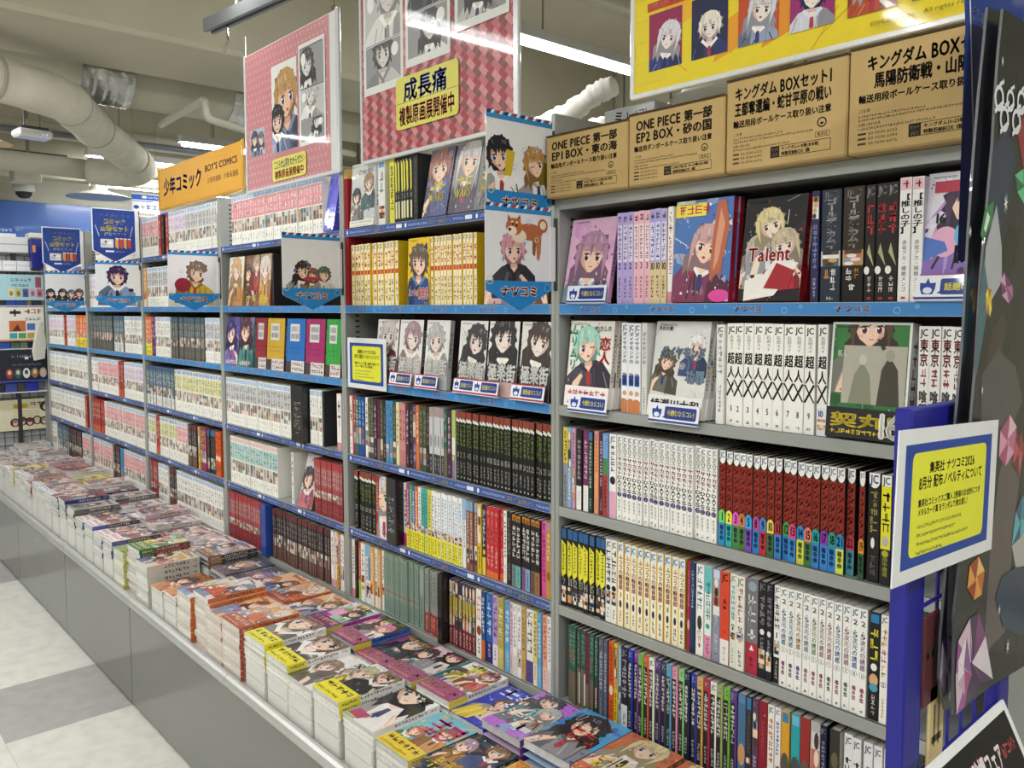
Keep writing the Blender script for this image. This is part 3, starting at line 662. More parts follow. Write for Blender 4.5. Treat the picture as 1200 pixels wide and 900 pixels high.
 'redmix': st('#8a5a50', ('r', 0, .86, 1, 1, '#7fa4c4'), ('g', .2, .4, .8, .84, '#e0d0c4'), ('a', .1, .38), desc='rusty brown'),
 'inkyel': st('#24283c', ('g', .12, .4, .88, .94, '#eceade'), ('e', .5, .33, .36, .04, '#e0b83a'), ('r', 0, 0, 1, .26, '#d9c24a'), desc='navy yellow-footed'),
 'ramen': st('#c22f33', ('t', 'ラーメン', .14, .5, .86, .95, '#f3e6de', 1), ('g', .2, .16, .8, .46, '#e8b8b0'), ('r', 0, 0, 1, .1, '#d8703a'), desc='scarlet'),
 'whtink': st('#ecebe8', ('j', '#3a6ab0', .9, .98), ('g', .14, .35, .86, .86, '#2a282c'), ('g', .3, .06, .7, .26, '#66646a'), desc='white black-lettered'),
 'blkorange': st('#211e1f', ('r', .1, .9, .9, .98, '#cf8a2e'), ('g', .14, .4, .86, .84, '#efe9e2'), ('e', .5, .93, .3, .03, '#7a4a20'), ('K2',), desc='black white-lettered'),
 'pinkplain': st('#d8499a', ('j', '#7a3fae', .88, .97), ('g', .16, .2, .84, .84, '#7a2a70'), desc='hot pink'),
 'tanplain': st('#b98a4c', ('r', .1, .9, .9, .98, '#a58aa8'), ('g', .16, .5, .84, .86, '#e8d4b0'), ('e', .5, .3, .36, .06, '#8a5a2c'), desc='tan'),
 'whtpink2': st('#ece4e4', ('g', .2, .4, .8, .9, '#3a3438'), ('r', 0, 0, 1, .14, '#d88a9c'), desc='white pink-footed'),
 'redgreen': st('#b0523a', ('r', 0, 0, 1, .34, '#9cbf4e'), ('g', .2, .4, .8, .9, '#e8cdbc'), desc='rust and green'),
 'whtblu2': st('#e2eaf2', ('r', 0, .8, 1, 1, '#7fb4dc'), ('r', .55, .4, 1, .8, '#4a80b0'), ('g', .1, .4, .5, .78, '#2a2c34'), ('a', .1, .36), desc='white blue-patched'),
 'orangetan': st('#dba55e', ('g', .2, .4, .8, .92, '#f0e4cc'), ('r', 0, 0, 1, .2, '#e8dccb'), ('r', 0, .2, .5, .36, '#a8402c'), desc='apricot'),
 'celadon': st('#82988c', ('g', .26, .45, .74, .92, '#55685e'), ('r', .3, .36, .7, .4, '#b0484a'), ('g', .28, .06, .72, .3, '#45554c'), desc='celadon green'),
 'celadonw': st('#7d9488', ('r', .1, .55, .9, .95, '#8fa398'), ('g', .3, .1, .7, .5, '#4d5f55'), desc='thick celadon'),
 'greyred2': st('#8f9690', ('g', .2, .45, .8, .92, '#59625c'), ('r', 0, 0, 1, .32, '#a8322e'), ('g', .3, .04, .7, .28, '#f0dcd4'), desc='grey red-footed'),
 'violetmix': st('#43345c', ('a', .3, .97), ('r', .1, .55, .9, .75, '#b0a03c'), ('g', .2, .4, .8, .6, '#d8cc4a'), ('r', 0, 0, 1, .3, '#7a2a2e'), ('g', .25, .04, .75, .26, '#e6d8d0'), desc='violet and wine'),
 'whtbrown': st('#efe9e2', ('g', .16, .55, .84, .92, '#d07a3a'), ('e', .5, .4, .4, .07, '#8a4a30'), ('g', .3, .06, .7, .28, '#3a3430'), desc='white brown-pictured'),
 'navyorange': st('#2f4f86', ('r', 0, 0, 1, .3, '#c9683a'), ('g', .16, .4, .84, .92, '#e9edf2'), desc='navy and orange'),
 'bluename': nm('#1f66b4', '#e6eef6', 'bright blue', '#3a2a6c'), 'lilname': nm('#b59ad2', '#4a2a8a', 'lilac', '#e9e4ee'), 'goldname': nm('#b3a04a', '#efe8c4', 'old gold', '#c9b870'),
 'skyname': nm('#5aa2d6', '#eef4f8', 'azure', '#6fb0dc'), 'pinkname': nm('#e0c0c4', '#b03a50', 'pale pink'), 'whtname': nm('#eeebe8', '#6f8fc4', 'white', '#e4dcd8'), 'tanname': nm('#c6a468', '#6a4a24', 'sandy'),
 'bwname': nm('#e8e6e2', '#1f1d20', 'white black-brushed', '#5a4a8c'), 'yelname': nm('#e0cf62', '#4a4a80', 'primrose yellow', '#efe6c0'), 'orgname': nm('#e8a486', '#b8422e', 'salmon pink', '#efc6b4'),
 # far bookcases
 'jcpink': jc('#fbeef0', zc='#d98d93', desc='pink'), 'jcgrey': jc('#66666c', zc='#c4c4c8', desc='grey'), 'jcwht': jc('#9a9aa8', desc='white'), 'jclilac': jc('#b08ab8', zc='#e2d4e4', desc='lilac'),
 'jcteal': jc('#3f8a8c', cap='#d9b8b4', zc='#b4cfcd', desc='teal'), 'jcdark': jc('#a69c98', cap='#7a3038', base='#3c3638', low='#6a4a40', desc='dark'), 'jcslate': jc('#c8d2dc', cap='#35507e', base='#5f7480', low='#dcdcd8', desc='slate'),
 'jcolive': jc('#7a7a3c', cap='#7f9fd0', zc='#dcd9a8', desc='olive'), 'jcred': jc('#d8b4b0', cap='#b03a3e', base='#a04448', low='#8c2c34', a=(.3, .44), zc='#9c5a5e', desc='red'),
 'jcdusk': jc('#a9a89c', cap='#3f6478', base='#4a5254', low='#5e5c54', a=(.3, .52), zc='#5a6468', desc='dusky'),
 'bag_back': st('#303034'),
}
for c_, (hx, b_) in {'blue': ('#2438a8', 0), 'purple': ('#8a3f9c', 0), 'green': ('#6cb838', 0), 'orange': ('#d2622e', 0), 'white': ('#e9e8e2', 0), 'violet': ('#5a3a86', 0), 'slate': ('#324a56', 0), 'sky': ('#58a2cc', 0), 'pink': ('#e08fae', 0), 'lime': ('#7fcf7a', 0), 'navyw': ('#1d2850', 0), 'gold': ('#d9a75a', 0), 'red': ('#b02e44', 0), 'sage': ('#98a86a', 0)}.items():
    S['cl_' + c_] = clo(hx, {'navyw': 'navy', 'sky': 'sky blue', 'sage': 'sage green', 'gold': 'amber', 'lime': 'lime green'}.get(c_, c_) + '-edged black')
DAN = [('#6fd06a', '#2f8fd0'), ('#e9e44a', '#35b0b0'), ('#e05ac0', '#4a8a4a'), ('#c87848', '#4a7a3a'), ('#3aa0e0', '#7a4ab0'), ('#b04a90', '#2f7fc8'), ('#4a78c0', '#c02f3a'), ('#e6cf5a', '#3f6a3a'), ('#a02f34', '#3a80c8'), ('#4f9a4a', '#2f7ac8'), ('#d84a78', '#3a86d0'), ('#2f86c8', '#d6d84a'), ('#e07a6a', '#3f7a44'), ('#2fa0a0', '#3a80c8'), ('#8a3ab0', '#3a86d0'), ('#2f9a80', '#2f7fd0'), ('#2a80b8', '#d0dc5a'), ('#b83a4a', '#4a90a0'), ('#e0902f', '#2f5a3a')]
PAS = ['#7fb8e6', '#a9c8ee', '#efb27a', '#a8c4ea', '#a8cf98', '#eaa0a0', '#e89aa8', '#8fb4ee', '#e6a8b8', '#8fb0ee', '#d8a8de']
PAU = ['#d84a9a', '#7a5ac0', '#4a3fc0', '#e088b0', '#e0609a', '#d02f5a', '#6a3a50', '#e06ab0', '#7a8a4a', '#e06aa8', '#e04a9a']

def spine_ink(key, w, h, vol, idx, rng, fine=True):
    s = S[key]; k = Ink(); c = .0012
    x0, x1 = 0.0003, w - .0003
    X = lambda u: x0 + u * (x1 - x0)
    Y = lambda v: v * h
    k.rect(x0, 0.0002, x1, h - .0002, s['base'])
    for e in s['els']:
        t = e[0]
        if t == 'r': k.rect(X(max(0, e[1])), Y(max(.002, e[2])), X(min(1, e[3])), Y(min(.998, e[4])), e[5])
        elif t == 'g': k.greek(X(e[1]), Y(e[2]), X(e[3]), Y(e[4]), e[5], rng, True, cell=(e[3] - e[1]) * w * 1.05 if fine else (e[3] - e[1]) * w * 2)
        elif t == 't': k.text(e[1], X(e[2]), Y(e[3]), X(e[4]), Y(e[5]), e[6], True, e[7] if len(e) > 7 else False)
        elif t == 'T': k.text(e[1], X(e[2]), Y(e[3]), X(e[4]), Y(e[5]), PAS[idx % 11], True, True)
        elif t == 't2': k.text(e[1], X(e[2]), Y(e[3]), X(e[4]), Y(e[5]), PAU[idx % 11], True, True)
        elif t == 'n':
            v = str(vol); u0, u1 = e[1], e[3]
            if len(v) == 1: m = (u0 + u1) / 2; q = (u1 - u0) * .3; u0, u1 = m - q, m + q
            k.text(v, X(u0), Y(e[2]), X(u1), Y(e[4]), e[5], False, True)
        elif t == 'e': k.ell(X(e[1]), Y(e[2]), e[3] * w, e[4] * h, e[5], 14)
        elif t == 'o': k.ring(X(e[1]), Y(e[2]), e[3] * w, .0006, e[5])
        elif t == 'p': k.poly([(X(a), Y(b)) for a, b in e[1]], e[2])
        elif t == 'j':   # publisher's small mark at the head
            hh = min(Y(e[3]) - Y(e[2]), w * .75)
            k.text('JC', X(.16), Y(e[3]) - hh, X(.86), Y(e[3]), e[1], False, True)
        elif t == 'X':
            th = .2 * w
            k.line(X(e[1]), Y(e[2]), X(e[3]), Y(e[4]), th, e[5]); k.line(X(e[3]), Y(e[2]), X(e[1]), Y(e[4]), th * .7, e[5])
        elif t == 'K':
            a, b = DAN[idx % len(DAN)]
            k.rect(x0, Y(.24), x1, Y(.34), a); k.ell((x0 + x1) / 2, Y(.335), w * .46, .045 * h, a)
            v = str(vol); q = .3 if len(v) == 1 else .12
            k.text(v, X(q), Y(.265), X(1 - q), Y(.355), '#1f2430', False, True)
            k.rect(x0, .0003, x1, Y(.24), b); k.text('龍幸伸', X(.2), Y(.05), X(.8), Y(.22), '#1c2a40', True, True)
        elif t == 'K2':
            k.rect(x0, .0003, x1, Y(.3), ('#6f7f8a', '#5fb0a0', '#8a5a9c', '#7f9fc0', '#6a5a4a', '#a06a4a')[idx % 6]); k.greek(X(.3), Y(.04), X(.7), Y(.26), '#2a2a2e', rng, True)
        elif t == 'a':   # the little drawing on a spine
            y0, y1 = Y(e[1]), Y(e[2])
            n = 4 if fine else 3
            for j in range(n):
                yy = y0 + (y1 - y0) * j / n; y2 = y0 + (y1 - y0) * (j + 1) / n
                k.rect(X(.08), yy, X(.92), y2, rng.choice(['#e9cdb8', '#5a4238', '#3a3a48', '#b88a5a', '#8a9ab0', '#c46a5a', '#d8d4cc', '#4f6a58', '#ece8e4'] if fine else ['#cbb4a2', '#7a655a', '#5f5d64', '#a98c6c', '#9aa3ae', '#a9796c', '#cfcac2', '#77837a', '#dcd8d2']))
                if fine: k.ell(X(rng.uniform(.3, .7)), (yy + y2) / 2, w * .25, (y2 - yy) * .5, rng.choice(['#f0d4c0', '#4a3430', '#caa06a', '#2a2a34', '#e6e2de']), 10)
    return k

def book_shell(mb, o, w, h, d, base, side, seam=.0012):
    """dust jacket folded round the block: spine at y = 0, boards running back"""
    ox, oy, oz = o; t = .0006; c = min(seam, w * .2)
    b, s = C(base), C(side)
    xs = [(0, d), (0, c), (c, 0), (w - c, 0), (w, c), (w, d), (w - t, d), (w - t, c), (w - c, t), (c, t), (t, c), (t, d)]
    n = len(xs)
    v = [(ox + x, oy + y, oz) for x, y in xs] + [(ox + x, oy + y, oz + h) for x, y in xs]
    side_f = [(i, (i + 1) % n, n + (i + 1) % n, n + i) for i in range(n)]
    mb.add(v, side_f, s)
    q = [(0, 1, 10, 11), (1, 2, 9, 10), (2, 3, 8, 9), (3, 4, 7, 8), (4, 5, 6, 7)]
    mb.add(v, [tuple(i + n for i in f) for f in q] + [f[::-1] for f in q], s)

_pb = {}
def page_mesh(w, h, d):
    k = (round(w, 3), round(h, 3), round(d, 3))
    if k not in _pb:
        mb = MB(); mb.box(.0007, w - .0007, .001, d - .002, .0012, h - .0018, C('#dedbd0'))
        _pb[k] = mb.mesh('page_block', M_PAGE)
    return _pb[k]

def barcode(k, x0, y0, w, h, rng):
    k.rect(x0, y0, x0 + w, y0 + h, '#d9d9d6')
    for r in (0, 1):
        x = x0 + w * .1
        yb = y0 + h * (.56 if r == 0 else .14)
        while x < x0 + w * .88:
            t = rng.choice((.012, .02, .03)) * w
            k.rect(x, yb, min(x + t, x0 + w * .9), yb + h * .3, '#2a2a2a'); x += t + rng.choice((.02, .03, .045)) * w

ORD = 'first second third fourth fifth sixth seventh eighth ninth tenth eleventh twelfth thirteenth fourteenth fifteenth sixteenth seventeenth eighteenth nineteenth twentieth'.split()
TENS = {2: 'twenty', 3: 'thirty', 4: 'forty', 5: 'fifty', 6: 'sixty'}
def nth(n):
    if n <= 20: return ORD[n - 1]
    t, u = divmod(n, 10)
    return {3: 'thirtieth', 4: 'fortieth', 5: 'fiftieth', 6: 'sixtieth'}[t] if u == 0 else TENS[t] + '-' + ORD[u - 1]
SHELF_Z = {1: 1.617, 2: 1.393, 3: 1.172, 4: .948, 5: .725, 6: .508}
SHELF_N = {1: 'top', 2: 'second', 3: 'third', 4: 'fourth', 5: 'fifth', 6: 'bottom'}
UNIT_N = {'A': 'the carton-topped bookcase', 'B': 'the red-sided bookcase', 'C': 'the third bookcase', 'D': 'the fourth bookcase', 'E': 'the fifth bookcase', 'F': 'the farthest bookcase'}
UNIT_X = {'A': 0.0, 'B': -.9, 'C': -1.8, 'D': -2.7, 'E': -3.6, 'F': -4.5}
# ------------------------------------------------------------------ the room
def struct(name, mb, m, smooth=False):
    return tag(mb.build(name, m, smooth=smooth), kind='structure')
CREAM, WALL = '#cfccba', '#d3d0be'
mb = MB(); mb.box(-7.2, 4.0, -4.2, 3.4, -.1, 0, C('#c9cbc2')); struct('floor', mb, M_FLOOR)
mb = MB(); mb.box(-7.2, 4.0, -4.2, 3.4, 3.05, 3.15, C('#c9c4b2')); struct('ceiling', mb, M_PAINT)
mb = MB(); mb.box(-7.2, -7.0, -4.2, 3.4, 0, 3.05, C(WALL)); struct('wall_end', mb, M_PAINT)
mb = MB(); mb.box(-6.995, -6.975, -4.2, 3.3, 1.2, 2.318, C('#3f6abb')); struct('trim_1', mb, M_PLASTIC)
mb = MB(); mb.box(-7.0, 4.0, 3.2, 3.4, 0, 3.05, C(WALL))
for i, x in enumerate((-3.35, -2.95, -2.55, -2.15, -1.7, -1.2, -.6, .1)):   # panel joints on the back wall
    mb.box(x, x + .012, 3.193, 3.2, 1.9, 3.05, C('#8d8a78'))
mb.box(-7.0, 4.0, 3.17, 3.2, 2.3, 2.34, C('#c4c1ae'))
struct('wall_back', mb, M_PAINT)
mb = MB(); mb.box(3.9, 4.0, -4.2, 3.2, 0, 3.05, C(WALL)); struct('wall_near_side', mb, M_PAINT)
mb = MB(); mb.box(-7.0, 3.9, -4.2, -4.1, 0, 3.05, C(WALL)); struct('wall_aisle', mb, M_PAINT)
# beams run across the aisle
def beam(i, x0, x1, z0, y0=-4.1, y1=3.19):
    mb = MB(); mb.rbox(x0, x1, y0, y1, z0, 3.06, C('#bdb8a6'), .02); struct('beam_%d' % i, mb, M_PAINT)
beam(1, -3.28, -2.62, 2.6)
beam(2, -6.3, -6.0, 2.5)
beam(3, 1.6, 2.2, 2.6)

# ------------------------------------------------------------------ bookcases
GREY = '#989b98'
NAVY, SKY = '#34549a', '#3f86c6'
def strip_ink(w, h, kind, rng):
    k = Ink()
    if kind == 'sky':
        k.rect(0, 0, w, h, '#3f82c2')
        x = .06
        while x < w - .06:
            k.text('ナツコミ', x, h * .2, x + .062, h * .82, '#e7e2dc', False, True)
            k.text('ナツコミ', x + .0012, h * .23, x + .0608, h * .79, '#c9764a', False, True)
            k.ring(x + .1, h * .4, h * .26, .001, '#8fc0e0'); k.ring(x + .03 + .1, h * .7, h * .15, .001, '#7fd0c0')
            x += .188
    else:
        k.rect(0, 0, w, h, '#3a5599')
        x = .02
        while x < w - .2:
            k.ell(x, h * .5, h * .22, h * .3, '#e4e8f0', 10)
            k.greek(x + .012, h * .32, x + .1, h * .66, '#b9c6e2', rng)
            k.text('コミック全巻セット', x + .105, h * .22, x + .2, h * .8, '#e0d060', False, True)
            k.greek(x + .207, h * .32, x + .25, h * .66, '#b9c6e2', rng)
            k.rrect(x + .255, h * .26, x + .282, h * .76, .002, '#e4e8f0')
            x += .3
    clip_ink(k, w, h)
    return k

def bookcase(u):
    x0 = UNIT_X[u]; rng = random.Random(ord(u))
    top = 1.803 if u != 'A' else 1.617
    lab = {'A': 'grey steel bookcase with plain grey lower shelves under four brown cartons', 'B': 'grey steel bookcase with red inner side and sky-blue shelf strips under checkered poster',
           'C': 'grey steel bookcase under the pink dotted hanging poster', 'D': 'grey steel bookcase under the orange category sign', 'E': 'grey steel bookcase below the larger navy pennant',
           'F': 'grey steel bookcase nearest the blue end wall'}[u]
    t = thing('bookcase', lab, 'bookcase', (x0, 0, 0), None, 'grey steel bookcases along the wall')
    g = C(GREY)
    for sx in (0, 1):
        mb = MB()
        a, b = (.0005, .0125) if sx == 0 else (.8875, .8995)
        tz = 1.803 if u != 'A' else 1.617
        mb.rbox(a, b, 0, .26, 0, tz, g, .0015)
        f = .0126 if sx == 0 else .8874
        z = .42
        while z < tz - .03:     # the slots that carry the shelves
            for yy in (.035, .2):
                if sx == 0: mb.add([(f, yy, z), (f, yy + .014, z), (f, yy + .014, z + .005), (f, yy, z + .005)], [(0, 1, 2, 3)], C('#26272a'))
                else: mb.add([(f, yy, z), (f, yy + .014, z), (f, yy + .014, z + .005), (f, yy, z + .005)], [(3, 2, 1, 0)], C('#26272a'))
            z += .0165
        mb.build('upright', M_STEEL, t)
    mb = MB(); mb.box(.013, .887, .252, .258, .3, top - .005, C('#3f3e3b' if u != 'B' else '#4a2224')); mb.build('back_panel', M_STEEL, t)  # colour darkened to deepen the shade behind the books
    if u == 'B':
        mb = MB(); mb.box(.0135, .0335, .003, .2, 1.3935, 1.5945, C('#8e1f26')); mb.box(.0135, .0335, .003, .2, 1.6175, 1.765, C('#8e1f26')); mb.box(.0135, .0335, .003, .2, 1.765, 1.792, C('#c2a25e'))
        p = mb.build('side_lining', M_CARTON, t); p['label'] = 'dark red lining board with tan cap'
    for s, z in SHELF_Z.items():
        mb = MB()
        mb.box(.013, .887, .002, .252, z - .004, z, g)                        # deck
        mb.rbox(.013, .887, 0, .006, z - .022, z, g, .001)                    # front lip
        mb.box(.013, .887, .002, .25, z - .022, z - .0205, C('#6a6b68'))  # underside in darker grey: shade below the board put into its colour
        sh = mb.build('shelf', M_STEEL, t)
        kind = None
        if s == 2 or (s == 3 and u != 'A'): kind = 'sky'
        elif u != 'A' and s in (1, 4, 5): kind = 'navy'
        if kind:
            k = strip_ink(.872, .0205, kind, rng)
            mb = MB(); k.put(mb, (.014, -.0006, z - .0212), (1, 0, 0), (0, 0, 1))
            mb.box(.0135, .8865, -.0006, 0, z - .0217, z - .0003, C('#d9dde2'))
            e = mb.build('edge_strip', M_LAMI, sh)
            e['label'] = ('sky blue' if kind == 'sky' else 'navy blue') + ' printed shelf strip'
    mb = MB(); mb.box(.013, .887, .005, .011, .05, .4865, C('#8b8c88')); mb.build('kick_panel', M_STEEL, t)
    return t
for u in 'ABCDEF': bookcase(u)

